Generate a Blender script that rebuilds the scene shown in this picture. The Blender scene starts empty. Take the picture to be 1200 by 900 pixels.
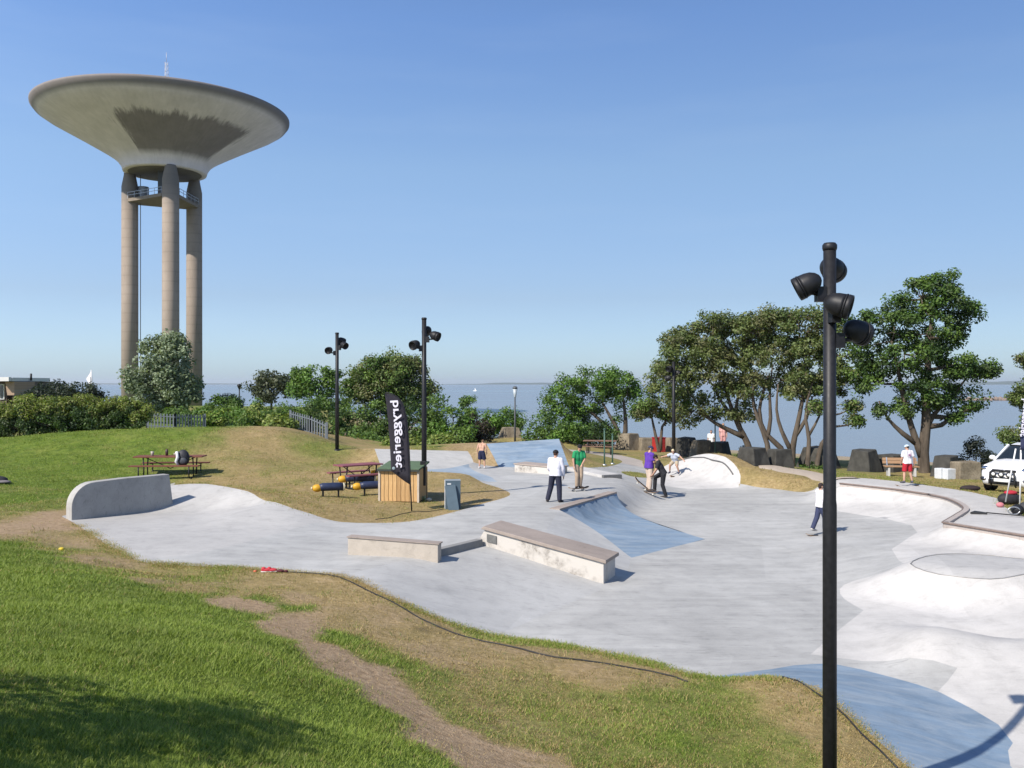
import bpy, bmesh, math, random
import numpy as np
from mathutils import Vector, Matrix, Quaternion
from mathutils.geometry import delaunay_2d_cdt
R = math.radians
rng = np.random.default_rng(7)
random.seed(7)
scene = bpy.context.scene
COL = scene.collection

# ------------------------------------------------------------------ camera, sky, sun, exposure
CAM_H, F = 4.0, 1060.0
cam_d = bpy.data.cameras.new('camera')
cam = bpy.data.objects.new('camera', cam_d); COL.objects.link(cam)
cam.location = (0, 0, CAM_H)
cam.rotation_euler = (R(90), R(0.0), 0)
cam_d.sensor_width = 36; cam_d.lens = 36 * F / 1200
cam_d.clip_start = 0.1; cam_d.clip_end = 60000
scene.camera = cam

SUN_EL = R(41.5)
SUN = Vector((-0.72 * math.cos(SUN_EL), -0.694 * math.cos(SUN_EL), math.sin(SUN_EL))).normalized()
world = bpy.data.worlds.new('World'); scene.world = world
world.use_nodes = True
wn = world.node_tree; wn.nodes.clear()
sky = wn.nodes.new('ShaderNodeTexSky'); sky.sky_type = 'NISHITA'; sky.sun_disc = False
sky.sun_elevation = SUN_EL; sky.sun_rotation = math.atan2(SUN.x, SUN.y)
sky.altitude = 0; sky.air_density = 1.0; sky.dust_density = 0.5; sky.ozone_density = 3.0
bg = wn.nodes.new('ShaderNodeBackground'); bg.inputs[1].default_value = 0.09
wo = wn.nodes.new('ShaderNodeOutputWorld')
# the low sky of a hazy summer day is blue white, not yellow
gm = wn.nodes.new('ShaderNodeTexCoord'); sx = wn.nodes.new('ShaderNodeSeparateXYZ'); wn.links.new(gm.outputs['Generated'], sx.inputs[0])
cr = wn.nodes.new('ShaderNodeValToRGB'); wn.links.new(sx.outputs[2], cr.inputs[0]); ce = cr.color_ramp.elements
ce[0].position = 0.0; ce[0].color = (.75, .94, 1.34, 1); ce[1].position = .75; ce[1].color = (.95, 1.0, 1.1, 1)
for p_, c_ in ((.014, (.75, .94, 1.32, 1)), (.094, (.86, .875, 1.03, 1)), (.229, (1.18, 1.18, 1.22, 1)), (.374, (1.10, 1.22, 1.43, 1))):
    e_ = ce.new(p_); e_.color = c_
mx = wn.nodes.new('ShaderNodeMix'); mx.data_type = 'RGBA'; mx.blend_type = 'MULTIPLY'; mx.inputs[0].default_value = 1.0
wn.links.new(sky.outputs[0], mx.inputs[6]); wn.links.new(cr.outputs[0], mx.inputs[7])
# faint high wisps
wz = wn.nodes.new('ShaderNodeMapping'); wz.inputs['Scale'].default_value = (1.2, 1.2, 9.0); wn.links.new(gm.outputs['Generated'], wz.inputs[0])
wz2 = wn.nodes.new('ShaderNodeTexNoise'); wz2.inputs['Scale'].default_value = 1.7; wz2.inputs['Detail'].default_value = 7; wz2.inputs['Roughness'].default_value = .6; wn.links.new(wz.outputs[0], wz2.inputs['Vector'])
wr = wn.nodes.new('ShaderNodeMapRange'); wr.inputs[1].default_value = .5; wr.inputs[2].default_value = .8; wr.inputs[3].default_value = 0; wr.inputs[4].default_value = .07; wn.links.new(wz2.outputs['Fac'], wr.inputs[0])
wm = wn.nodes.new('ShaderNodeMix'); wm.data_type = 'RGBA'; wn.links.new(wr.outputs[0], wm.inputs[0]); wn.links.new(mx.outputs[2], wm.inputs[6]); wm.inputs[7].default_value = (6.2, 7.2, 8.2, 1)
# haze scatters more light towards the sun's side of the sky
dv = wn.nodes.new('ShaderNodeVectorMath'); dv.operation = 'DOT_PRODUCT'; wn.links.new(gm.outputs['Generated'], dv.inputs[0]); dv.inputs[1].default_value = (-.72, -.694, 0)
dr = wn.nodes.new('ShaderNodeMapRange'); dr.inputs[1].default_value = -.96; dr.inputs[2].default_value = -.2; dr.inputs[3].default_value = .79; dr.inputs[4].default_value = 1.20; wn.links.new(dv.outputs['Value'], dr.inputs[0])
dm = wn.nodes.new('ShaderNodeMix'); dm.data_type = 'RGBA'; dm.blend_type = 'MULTIPLY'; dm.inputs[0].default_value = 1.0; wn.links.new(wm.outputs[2], dm.inputs[6]); wn.links.new(dr.outputs[0], dm.inputs[7])
wn.links.new(dm.outputs[2], bg.inputs[0]); wn.links.new(bg.outputs[0], wo.inputs[0])
sl = bpy.data.lights.new('sun', 'SUN'); sl.energy = 5.0; sl.angle = R(0.53); sl.color = (1.0, 0.93, 0.83)
so = bpy.data.objects.new('sun', sl); COL.objects.link(so)
so.rotation_euler = (-SUN).to_track_quat('-Z', 'Y').to_euler(); so.location = (-20, -20, 40)
scene.view_settings.view_transform = 'Standard'; scene.view_settings.look = 'None'
scene.view_settings.exposure = 0.5; scene.view_settings.gamma = 1.0
scene.cycles.max_bounces = 6; scene.cycles.transparent_max_bounces = 6
scene.cycles.volume_bounces = 0

# ------------------------------------------------------------------ small helpers
def W(u, v, z):                         # point on the level z seen at photo pixel u, v
    d = (CAM_H - z) * F / (v - 450.0)
    return ((u - 600.0) / F * d, d, z)
def D(u, v, d):                         # point at distance d
    return ((u - 600.0) / F * d, d, CAM_H - (v - 450.0) / F * d)

def tag(o, label=None, cat=None, group=None, kind=None):
    if label: o['label'] = label
    if cat: o['category'] = cat
    if group: o['group'] = group
    if kind: o['kind'] = kind
    return o
def empty(name, loc, rz=0.0, label=None, cat=None, group=None, parent=None):
    o = bpy.data.objects.new(name, None); COL.objects.link(o)
    o.location = loc; o.rotation_euler = (0, 0, rz); o.empty_display_size = 0.2
    o.parent = parent
    return tag(o, label, cat, group)
def copy_tree(o, parent=None):
    c = o.copy(); COL.objects.link(c); c.parent = parent
    for ch in [x for x in o.children]: copy_tree(ch, c)
    return c

def linkmesh(name, me, m=None, parent=None):
    o = bpy.data.objects.new(name, me); COL.objects.link(o); o.parent = parent
    if m is not None: me.materials.append(m)
    return o

def np_mesh(name, V, faces_idx, col=None, smooth=False, attr='tint'):
    """V (n,3), faces_idx (m,k) all of the same k; col (n,3) per point"""
    me = bpy.data.meshes.new(name)
    n, (m, k) = len(V), faces_idx.shape
    me.vertices.add(n); me.vertices.foreach_set('co', np.ascontiguousarray(V, dtype=np.float32).ravel())
    me.loops.add(m * k); me.loops.foreach_set('vertex_index', np.ascontiguousarray(faces_idx, dtype=np.int32).ravel())
    me.polygons.add(m)
    me.polygons.foreach_set('loop_start', np.arange(0, m * k, k, dtype=np.int32))
    if smooth: me.polygons.foreach_set('use_smooth', np.ones(m, dtype=bool))
    me.update(calc_edges=True)
    if col is not None:
        a = me.color_attributes.new(attr, 'FLOAT_COLOR', 'POINT')
        c4 = np.ones((n, 4), dtype=np.float32); c4[:, :col.shape[1]] = col
        a.data.foreach_set('color', c4.ravel())
    return me

class MB:
    """collects shapes into one mesh"""
    def __init__(s): s.v = []; s.f = []; s.sm = []
    def add(s, vs, fs, smooth=False, M=None):
        b = len(s.v)
        for p in vs:
            p = Vector(p)
            s.v.append(M @ p if M is not None else p)
        for f in fs:
            s.f.append([b + i for i in f]); s.sm.append(smooth)
        return s
    def box(s, c, d, rz=0.0, M=None, taper=None):
        x, y, z = d[0] / 2, d[1] / 2, d[2] / 2
        t = taper if taper is not None else 1.0
        vs = [(-x, -y, -z), (x, -y, -z), (x, y, -z), (-x, y, -z), (-x * t, -y * t, z), (x * t, -y * t, z), (x * t, y * t, z), (-x * t, y * t, z)]
        mm = Matrix.Translation(Vector(c)) @ Matrix.Rotation(rz, 4, 'Z')
        if M is not None: mm = M @ mm
        return s.add(vs, [(0, 3, 2, 1), (4, 5, 6, 7), (0, 1, 5, 4), (1, 2, 6, 5), (2, 3, 7, 6), (3, 0, 4, 7)], False, mm)
    def bar(s, a, b, w, h=None, up=(0, 0, 1)):
        """rectangular bar from a to b"""
        h = h or w; a = Vector(a); b = Vector(b); ax = (b - a)
        L = ax.length; ax.normalize(); up = Vector(up)
        if abs(ax.dot(up)) > 0.98: up = Vector((0, 1, 0))
        sx = ax.cross(up).normalized(); sy = sx.cross(ax).normalized()
        M = Matrix((( sx.x, ax.x, sy.x, (a.x + b.x) / 2), (sx.y, ax.y, sy.y, (a.y + b.y) / 2), (sx.z, ax.z, sy.z, (a.z + b.z) / 2), (0, 0, 0, 1)))
        return s.box((0, 0, 0), (w, L, h), 0, M)
    def tube(s, path, radii, seg=10, caps=True, smooth=True):
        path = [Vector(p) for p in path]; n = len(path)
        if not hasattr(radii, '__len__'): radii = [radii] * n
        rings = []; prev = None
        for i, p in enumerate(path):
            t = (path[min(i + 1, n - 1)] - path[max(i - 1, 0)])
            if t.length < 1e-9: t = Vector((0, 0, 1))
            t.normalize()
            if prev is None:
                ref = Vector((0, 0, 1)) if abs(t.z) < 0.9 else Vector((1, 0, 0))
                nx = t.cross(ref).normalized()
            else:
                nx = (prev - t * prev.dot(t))
                nx = nx.normalized() if nx.length > 1e-6 else t.orthogonal().normalized()
            prev = nx; ny = t.cross(nx)
            rings.append([p + (nx * math.cos(2 * math.pi * k / seg) + ny * math.sin(2 * math.pi * k / seg)) * radii[i] for k in range(seg)])
        vs = [q for r in rings for q in r]; fs = []
        for i in range(n - 1):
            for k in range(seg):
                k2 = (k + 1) % seg
                fs.append((i * seg + k, i * seg + k2, (i + 1) * seg + k2, (i + 1) * seg + k))
        s.add(vs, fs, smooth)
        if caps:
            s.add(rings[0], [tuple(range(seg))[::-1]]); s.add(rings[-1], [tuple(range(seg))])
        return s
    def lathe(s, prof, seg=24, M=None, smooth=True, closed=False):
        vs = []; fs = []; n = len(prof)
        for (r, z) in prof:
            for k in range(seg):
                a = 2 * math.pi * k / seg; vs.append((r * math.cos(a), r * math.sin(a), z))
        for i in range(n - 1):
            for k in range(seg):
                k2 = (k + 1) % seg
                fs.append((i * seg + k, i * seg + k2, (i + 1) * seg + k2, (i + 1) * seg + k))
        if prof[0][0] > 1e-4: fs.append(tuple(range(seg))[::-1])
        if prof[-1][0] > 1e-4: fs.append(tuple(range((n - 1) * seg, n * seg)))
        return s.add(vs, fs, smooth, M)
    def ball(s, c, r, seg=12, ring=8, M=None):
        if not hasattr(r, '__len__'): r = (r, r, r)
        prof = [(math.sin(math.pi * i / ring), -math.cos(math.pi * i / ring)) for i in range(ring + 1)]
        prof[0] = (1e-5, -1); prof[-1] = (1e-5, 1)
        mm = Matrix.Translation(Vector(c)) @ Matrix.Diagonal((r[0], r[1], r[2], 1))
        if M is not None: mm = M @ mm
        return s.lathe(prof, seg, mm)
    def prism(s, poly, off, smooth=False):
        """poly: list of 3d points, extruded by the vector off"""
        n = len(poly); off = Vector(off); p = [Vector(q) for q in poly]
        vs = p + [q + off for q in p]
        fs = [tuple(range(n))[::-1], tuple(range(n, 2 * n))]
        s.add(vs, fs)
        b = [(i, (i + 1) % n, n + (i + 1) % n, n + i) for i in range(n)]
        return s.add(vs, b, smooth)
    def build(s, name, m=None, parent=None, bevel=0.0, autosm=None):
        me = bpy.data.meshes.new(name)
        me.from_pydata([tuple(p) for p in s.v], [], s.f)
        me.polygons.foreach_set('use_smooth', s.sm)
        bm = bmesh.new(); bm.from_mesh(me)
        bmesh.ops.remove_doubles(bm, verts=bm.verts, dist=1e-5)
        bmesh.ops.recalc_face_normals(bm, faces=bm.faces)
        if bevel > 0:
            ed = [e for e in bm.edges if len(e.link_faces) == 2 and e.calc_face_angle(0) > 0.6]
            if ed: bmesh.ops.bevel(bm, geom=ed, offset=bevel, segments=2, affect='EDGES', profile=0.5, clamp_overlap=True)
        bm.to_mesh(me); bm.free()
        return linkmesh(name, me, m, parent)

# ------------------------------------------------------------------ materials
class NT:
    def __init__(s, name):
        s.m = bpy.data.materials.new(name); s.m.use_nodes = True
        s.t = s.m.node_tree; s.n = s.t.nodes; s.n.clear()
        s.out = s.n.new('ShaderNodeOutputMaterial')
        s.b = s.n.new('ShaderNodeBsdfPrincipled'); s.link(s.b.outputs[0], s.out.inputs[0])
    def link(s, a, b): s.t.links.new(a, b)
    def new(s, t, **kw):
        n = s.n.new(t)
        for k, v in kw.items(): setattr(n, k, v)
        return n
    def setv(s, sock, v):
        if isinstance(v, (int, float)): sock.default_value = v
        elif isinstance(v, (tuple, list)): sock.default_value = tuple(v) + ((1.0,) if len(v) == 3 and len(sock.default_value) == 4 else ())
        else: s.link(v, sock)
    def coord(s, kind='Object'):
        if kind == 'World': return s.new('ShaderNodeNewGeometry').outputs['Position']
        return s.new('ShaderNodeTexCoord').outputs[kind]
    def noise(s, vec, scale, detail=4, rough=0.55, dist=0.0, stretch=None, rot=0.0):
        if stretch is not None:
            mp = s.new('ShaderNodeMapping'); s.link(vec, mp.inputs[0]); mp.inputs['Scale'].default_value = stretch; mp.inputs['Rotation'].default_value = (0, 0, rot); vec = mp.outputs[0]
        n = s.new('ShaderNodeTexNoise'); s.link(vec, n.inputs['Vector'])
        n.inputs['Scale'].default_value = scale; n.inputs['Detail'].default_value = detail; n.inputs['Roughness'].default_value = rough; n.inputs['Distortion'].default_value = dist
        return n.outputs['Fac']
    def ramp(s, fac, stops):
        r = s.new('ShaderNodeValToRGB'); s.link(fac, r.inputs[0]); e = r.color_ramp.elements
        while len(e) < len(stops): e.new(0.5)
        for q, (p, c) in zip(e, stops):
            q.position = p; q.color = tuple(c) + (1,) if len(c) == 3 else c
        return r.outputs[0]
    def mix(s, fac, a, b, mode='MIX'):
        n = s.new('ShaderNodeMix'); n.data_type = 'RGBA'; n.blend_type = mode
        s.setv(n.inputs[0], fac); s.setv(n.inputs[6], a); s.setv(n.inputs[7], b)
        return n.outputs[2]
    def math(s, op, a, b=0.0, clamp=False):
        n = s.new('ShaderNodeMath'); n.operation = op; n.use_clamp = clamp
        s.setv(n.inputs[0], a); s.setv(n.inputs[1], b)
        return n.outputs[0]
    def attr(s, name): return s.new('ShaderNodeAttribute', attribute_name=name).outputs['Color']
    def bump(s, h, strength=0.3, dist=0.02):
        n = s.new('ShaderNodeBump'); s.link(h, n.inputs['Height']); n.inputs['Strength'].default_value = strength; n.inputs['Distance'].default_value = dist
        s.link(n.outputs[0], s.b.inputs['Normal'])
    def fin(s, col, rough=0.8, metal=0.0, spec=0.3):
        s.setv(s.b.inputs['Base Color'], col); s.setv(s.b.inputs['Roughness'], rough); s.setv(s.b.inputs['Metallic'], metal)
        s.b.inputs['Specular IOR Level'].default_value = spec
        return s.m

def shade(c, k): return tuple(min(1.0, x * k) for x in c)
def simple(name, c, rough=0.6, var=0.18, scale=8.0, bump=0.0, metal=0.0, spec=0.35, coord='Object', stretch=None):
    t = NT(name); p = t.coord(coord)
    n = t.noise(p, scale, 5, 0.6, stretch=stretch)
    col = t.ramp(n, [(0.25, shade(c, 1 - var)), (0.75, shade(c, 1 + var))])
    if bump: t.bump(n, bump, 0.01)
    r = t.math('ADD', t.math('MULTIPLY', n, 0.2), rough - 0.1, True)
    return t.fin(col, r, metal, spec)

def concrete(name, c, var=0.12, streak=0.10, tint=None, rough=0.75, dark=0.82, pour=0.05):
    t = NT(name); p = t.coord('World')
    big = t.noise(p, 0.45, 5, 0.62, 0.4)
    mid = t.noise(p, 2.6, 6, 0.7, 0.2)
    fine = t.noise(p, 45, 3, 0.6)
    st = t.noise(p, 1.1, 5, 0.65, 0.3, stretch=(0.35, 2.6, 1.0), rot=R(24))
    col = t.ramp(big, [(0.28, shade(c, 1 - var)), (0.72, shade(c, 1 + var))])
    col = t.mix(t.math('MULTIPLY', 1.0, 1.0), col, t.ramp(mid, [(0.22, (0.80,) * 3), (0.5, (1.0,) * 3), (0.82, (1.10,) * 3)]), 'MULTIPLY')
    col = t.mix(1.0, col, t.ramp(st, [(0.25, (1 - streak,) * 3), (0.55, (1.0,) * 3), (0.8, (1 + streak * 0.6,) * 3)]), 'MULTIPLY')
    # separate pours differ a little in tone
    vo = t.new('ShaderNodeTexVoronoi'); vm = t.new('ShaderNodeMapping'); vm.inputs['Rotation'].default_value = (0, 0, R(31)); vm.inputs['Scale'].default_value = (.30, .17, .0); t.link(p, vm.inputs[0]); t.link(vm.outputs[0], vo.inputs['Vector']); vo.inputs['Scale'].default_value = 1.0; vo.inputs['Randomness'].default_value = .25
    vs_ = t.new('ShaderNodeSeparateColor'); t.link(vo.outputs['Color'], vs_.inputs[0])
    col = t.mix(1.0, col, t.ramp(vs_.outputs[0], [(0, (1 - pour,) * 3), (1, (1 + pour * .7,) * 3)]), 'MULTIPLY')
    # scuffs: sparse darker wheel marks and pale laitance spots
    sc = t.noise(p, 5.0, 2, 0.5, 1.5, stretch=(0.5, 3.0, 1.0), rot=R(-38))
    col = t.mix(1.0, col, t.ramp(sc, [(0.28, (dark,) * 3), (0.41, (1.0,) * 3)]), 'MULTIPLY')
    if tint is not None:
        wear = t.noise(p, 1.6, 6, 0.7, 0.6, stretch=(0.6, 2.2, 1), rot=R(50))
        col = t.mix(t.ramp(wear, [(0.42, (0, 0, 0)), (0.72, (0.7,) * 3)]), col, tint)
    col = t.mix(1.0, col, t.ramp(fine, [(0.3, (0.95,) * 3), (0.7, (1.04,) * 3)]), 'MULTIPLY')
    t.bump(t.math('ADD', fine, t.math('MULTIPLY', mid, 2.0)), 0.12, 0.01)
    return t.fin(col, t.math('ADD', t.math('MULTIPLY', mid, 0.2), rough - 0.1, True), 0, 0.35)
# ------------------------------------------------------------------ ground levels
def vnoise(x, y, s, seed=0):
    """value noise, numpy"""
    x = np.asarray(x, dtype=np.float64) * s + seed * 17.13; y = np.asarray(y, dtype=np.float64) * s + seed * 9.71
    xi = np.floor(x).astype(np.int64); yi = np.floor(y).astype(np.int64); fx = x - xi; fy = y - yi
    def h(i, j):
        n = (i * 374761393 + j * 668265263 + seed * 1274126177) & 0x7fffffff
        n = ((n ^ (n >> 13)) * 1274126177) & 0x7fffffff
        return ((n ^ (n >> 16)) & 0xffff) / 65535.0
    fx = fx * fx * (3 - 2 * fx); fy = fy * fy * (3 - 2 * fy)
    return (h(xi, yi) * (1 - fx) + h(xi + 1, yi) * fx) * (1 - fy) + (h(xi, yi + 1) * (1 - fx) + h(xi + 1, yi + 1) * fx) * fy
def fbm(x, y, s, seed=0, o=4):
    return sum(vnoise(x, y, s * 2 ** k, seed + k) / 2 ** k for k in range(o)) / (2 - 2.0 ** (1 - o))

def crv(pts, step=0.3, closed=False):
    """Catmull-Rom through 3d points, resampled"""
    P = [Vector(p) for p in pts]; n = len(P); out = []
    for i in range(n if closed else n - 1):
        p1, p2 = P[i], P[(i + 1) % n]
        p0 = P[(i - 1) % n] if (closed or i > 0) else p1 * 2 - p2
        p3 = P[(i + 2) % n] if (closed or i + 2 < n) else p2 * 2 - p1
        k = max(1, int((p2 - p1).length / step))
        for j in range(k):
            t = j / k
            out.append(0.5 * ((2 * p1) + (p2 - p0) * t + (2 * p0 - 5 * p1 + 4 * p2 - p3) * t * t + (3 * p1 - p0 - 3 * p2 + p3) * t ** 3))
    if not closed: out.append(P[-1])
    return [tuple(q) for q in out]
def lin(pts, step=0.3):
    P = [Vector(p) for p in pts]; out = []
    for a, b in zip(P, P[1:]):
        k = max(1, int((b - a).length / step)); out += [tuple(a.lerp(b, j / k)) for j in range(k)]
    return out + [tuple(P[-1])]
def ws(l): return [W(*p) for p in l]

# outline of the poured concrete, piece by piece
S_near = crv(ws([(85, 612, .55), (110, 628, .55), (140, 648, .54), (165, 658, .52), (200, 661, .50), (250, 664, .47), (330, 669, .41), (400, 675, .38), (430, 685, .33), (470, 705, .22), (520, 728, .0), (560, 742, -.2), (620, 752, -.3), (700, 765, -.3), (760, 778, -.3), (820, 795, -.3)]))
S_blue = crv([W(820, 795, -.3), W(860, 795, -.2), W(905, 789, -.03), W(950, 803, -.05), W(985, 830, -.12), W(1020, 860, -.2), W(1065, 900, -.26), (4.45, 7.8, -.3), (4.45, 5.5, -.3), (4.6, 4.0, -.3)])
S_right = lin([(4.6, 4.0, -.3), (6.0, 3.4, -.45), (18, 3.4, -.3), (18, 14, -.2), (18, 21.5, .5), (18, 22.8, .5)], 0.6)
S_isle = crv([(18, 22.8, .5), (15.5, 23.2, .5), (13.7, 23.8, .5), (13.9, 25.3, .5), (14.4, 26.8, .5), (15.0, 27.8, .5), (14.9, 29.4, .5), (14.0, 32.4, .5), (12.9, 33.9, .5), (11.9, 34.0, .5)])
S_bend = crv([(11.9, 34.0, .5), (11.6, 34.1, .3), (11.45, 34.4, -.1), W(935, 578, -.28), W(900, 574, -.3), W(866, 571.5, -.3)])
S_pocket = crv([(9.35, 37.3, -.3), (9.55, 37.8, .3), (9.5, 38.8, .75), (9.3, 40, .95), (8.9, 41.5, .9), (8.3, 42.8, .6), (7.6, 43.3, .2), (6.6, 42.8, -.22)])
S_apron = crv([(6.6, 42.8, -.22), (6.5, 44.3, -.15), (6.75, 46.8, -.1), (6.9, 48.8, -.1), (6.0, 52.5, -.08), (4.2, 54.8, -.02), (1.5, 57.0, 0), (-1.5, 59.0, .05)])
S_path2 = crv([(-1.5, 57.4, .05), (1.5, 55.6, 0), (3.9, 53.0, 0), (5.4, 49.0, 0), (5.6, 46.0, .05), (4.6, 42.0, .2), (3.75, 39.6, .35), (3.2, 38.8, .4), W(668, 549, .4)])
BL, BR, TR, TL = W(585, 548, .4), W(668, 549, .4), W(655, 515, 1.43), W(570, 519, 1.30)
S_bluebank = lin([BR, TR, TL, BL])
GBR, GTR, GTL, GBL = W(555, 545.5, .45), W(548, 522.5, 1.15), W(439, 528, 1.1), W(452, 560, .6)
S_wedge = lin([BL, W(567, 546.5, .42), GBR])
S_grey = lin([GBR, GTR, GTL, GBL])
S_islet = lin([GBL, W(460, 554.5, .72), W(500, 552, .76), W(550, 554, .74), W(560, 565, .42)]) 
S_tip = crv([W(560, 565, .42), W(575, 569, .41), W(590, 574, .4), W(598, 579, .4), W(590, 584, .4), W(560, 592, .4), W(520, 603, .4), W(480, 611, .4), W(440, 613, .42), W(400, 611, .5), W(365, 602, .65), W(330, 590, .85), W(290, 573, 1.05), W(240, 565, 1.12), W(205, 566, 1.1)])
S_back = lin([W(205, 566, .48), (-12.4, 30.2, .5), (-11.7, 26.2, .52), (-11.75, 23.6, .54), W(85, 612, .55)])
OUT = []
for s in (S_near, S_blue, S_right, S_isle, S_bend, S_pocket, S_apron, S_path2, S_bluebank, S_wedge, S_grey, S_islet, S_tip, S_back):
    for p in s:
        if not OUT or (Vector(p) - Vector(OUT[-1])).length > 0.02: OUT.append(p)

# break lines inside the concrete
U_line = lin(ws([(400, 675, .38), (455, 660, .4), (515, 645, .4), (570, 634, .4), (640, 620, .4), (655, 597, .4)]))
QL, QR, QBR, QBL = W(655, 597, .4), W(722, 577, .4), W(826, 632, -.3), W(740, 655, -.3)
B_line = lin(ws([(585, 746, -.3), (640, 720, -.3), (700, 694, -.3), (735, 672, -.3), (740, 655, -.3), (826, 632, -.3)]))
Q_cop = lin([QL, QR], .2)
Q_right = lin([tuple(Vector(QBR) + Vector((.08, .02, 0))), (QR[0] + .22, QR[1] + .05, -.3)], .2)
U2 = lin([(QR[0], QR[1] + .1, .4), (4.1, 33, .4), (4.0, 36, .38), (3.4, 38.4, .4)])
B2 = lin([(QR[0] + .5, QR[1] + .3, -.3), (5.2, 32.5, -.3), (6.4, 35, -.3), (6.6, 39, -.3)])
DECK = lin([W(985, 566, .5), W(1050, 573, .5), W(1090, 579, .5)], .25) + crv([W(1090, 579, .5), W(1112, 584, .5), W(1127, 591, .5), W(1131, 596.5, .5), W(1122, 603, .5), W(1107, 612, .5)], .2) + lin([W(1107, 612, .5), W(1200, 627, .5), (15, 18.6, .5), (18, 17.0, .5)], .25)
def inset(line, off, dz):
    out = []
    for i in range(len(line)):
        a = Vector(line[max(i - 1, 0)]); b = Vector(line[min(i + 1, len(line) - 1)]); t = (b - a).normalized()
        n = Vector((t.y, -t.x, 0)); p = Vector(line[i]) + n * off + Vector((0, 0, dz)); out.append(tuple(p))
    return out
bank_base = lin([W(957, 588, -.2), W(985, 600, -.2), W(1040, 609, -.18), W(1068, 616, -.1), W(1075, 625, -.05), W(1045, 643, .0), W(1067, 651, .06), (10.5, 20.0, .08), (13, 18.0, .1), (17, 15.6, .1)], .4)
TOPZ = .38
volc = crv(ws([(1067, 657, TOPZ), (1085, 650, TOPZ), (1130, 648, TOPZ), (1180, 651, TOPZ), (1222, 657, TOPZ), (1215, 668, TOPZ), (1190, 671.5, TOPZ), (1160, 672.5, TOPZ), (1120, 670, TOPZ), (1085, 664, TOPZ)]), .25, True)
white_edge = crv(ws([(1060, 660, .2), (1040, 672, .0), (1000, 682, -.22), (984, 692, -.3), (990, 703, -.3), (1012, 716, -.3)]))
bl_low = crv([W(838, 794.6, -.3), W(905, 785.5, -.3), W(930, 780, -.3), W(975, 778, -.33), W(1010, 786, -.36), W(1050, 797, -.38), W(1100, 812, -.43), W(1140, 832, -.48), W(1170, 850, -.54), W(1187, 872, -.60), W(1184, 900, -.63), (5.75, 8.8, -.65), (5.3, 7.0, -.6), (4.9, 4.5, -.5)])
spots = [W(1100, 735, .20), W(1070, 738, .10), W(1130, 732, .14), W(1100, 752, .0), W(1095, 712, -.20), W(1040, 730, -.22), W(1150, 708, -.10), W(1200, 700, .02), W(1200, 740, -.2), W(1180, 770, -.48), W(1120, 787, -.33), W(1040, 765, -.3), W(980, 745, -.3), (9, 14.6, .02), (10.8, 15.2, -.05), (12, 14, -.4), (14, 12, -.6), (10, 11, -.7), (9, 8, -.75), (12, 8, -.7), (8, 6, -.7),
         W(1120, 694, .06), W(1080, 692, -.02), W(1160, 694, .08), W(1030, 700, -.2),
         W(760, 700, -.3), W(850, 680, -.3), W(900, 640, -.3), W(850, 720, -.3), W(930, 700, -.3), W(950, 660, -.28), W(900, 610, -.3), W(850, 600, -.3), W(940, 600, -.28), W(800, 610, -.3), W(820, 770, -.3), W(700, 730, -.3), W(640, 735, -.3),
         (7.2, 38.6, -.3), (7.9, 39.4, -.2), (7.6, 40.6, -.12), (8.5, 39, -.12), (8.6, 40.2, .15), (8.2, 41.2, .2), (7.4, 41.8, -.05), (6.6, 40.8, -.25), (8.9, 38.2, -.15),
         W(700, 560, .36), W(640, 570, .4), W(600, 585, .4), W(560, 610, .4), W(520, 625, .4), W(450, 640, .4), W(620, 556, .4), W(585, 560, .42), W(500, 547, .48), W(520, 549, .48), W(600, 605, .4), W(560, 620, .4),
         W(275, 640, .54), W(320, 626, .54), W(365, 612, .52), W(220, 650, .54), W(250, 600, .52), W(300, 600, .52), W(230, 620, .54), W(320, 650, .46), W(380, 650, .42)]
L_pad = lin(ws([(170, 656, .52), (215, 651, .53), (270, 640, .54), (320, 626, .54), (365, 614, .52), (398, 611.5, .47)]), .4)

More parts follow.
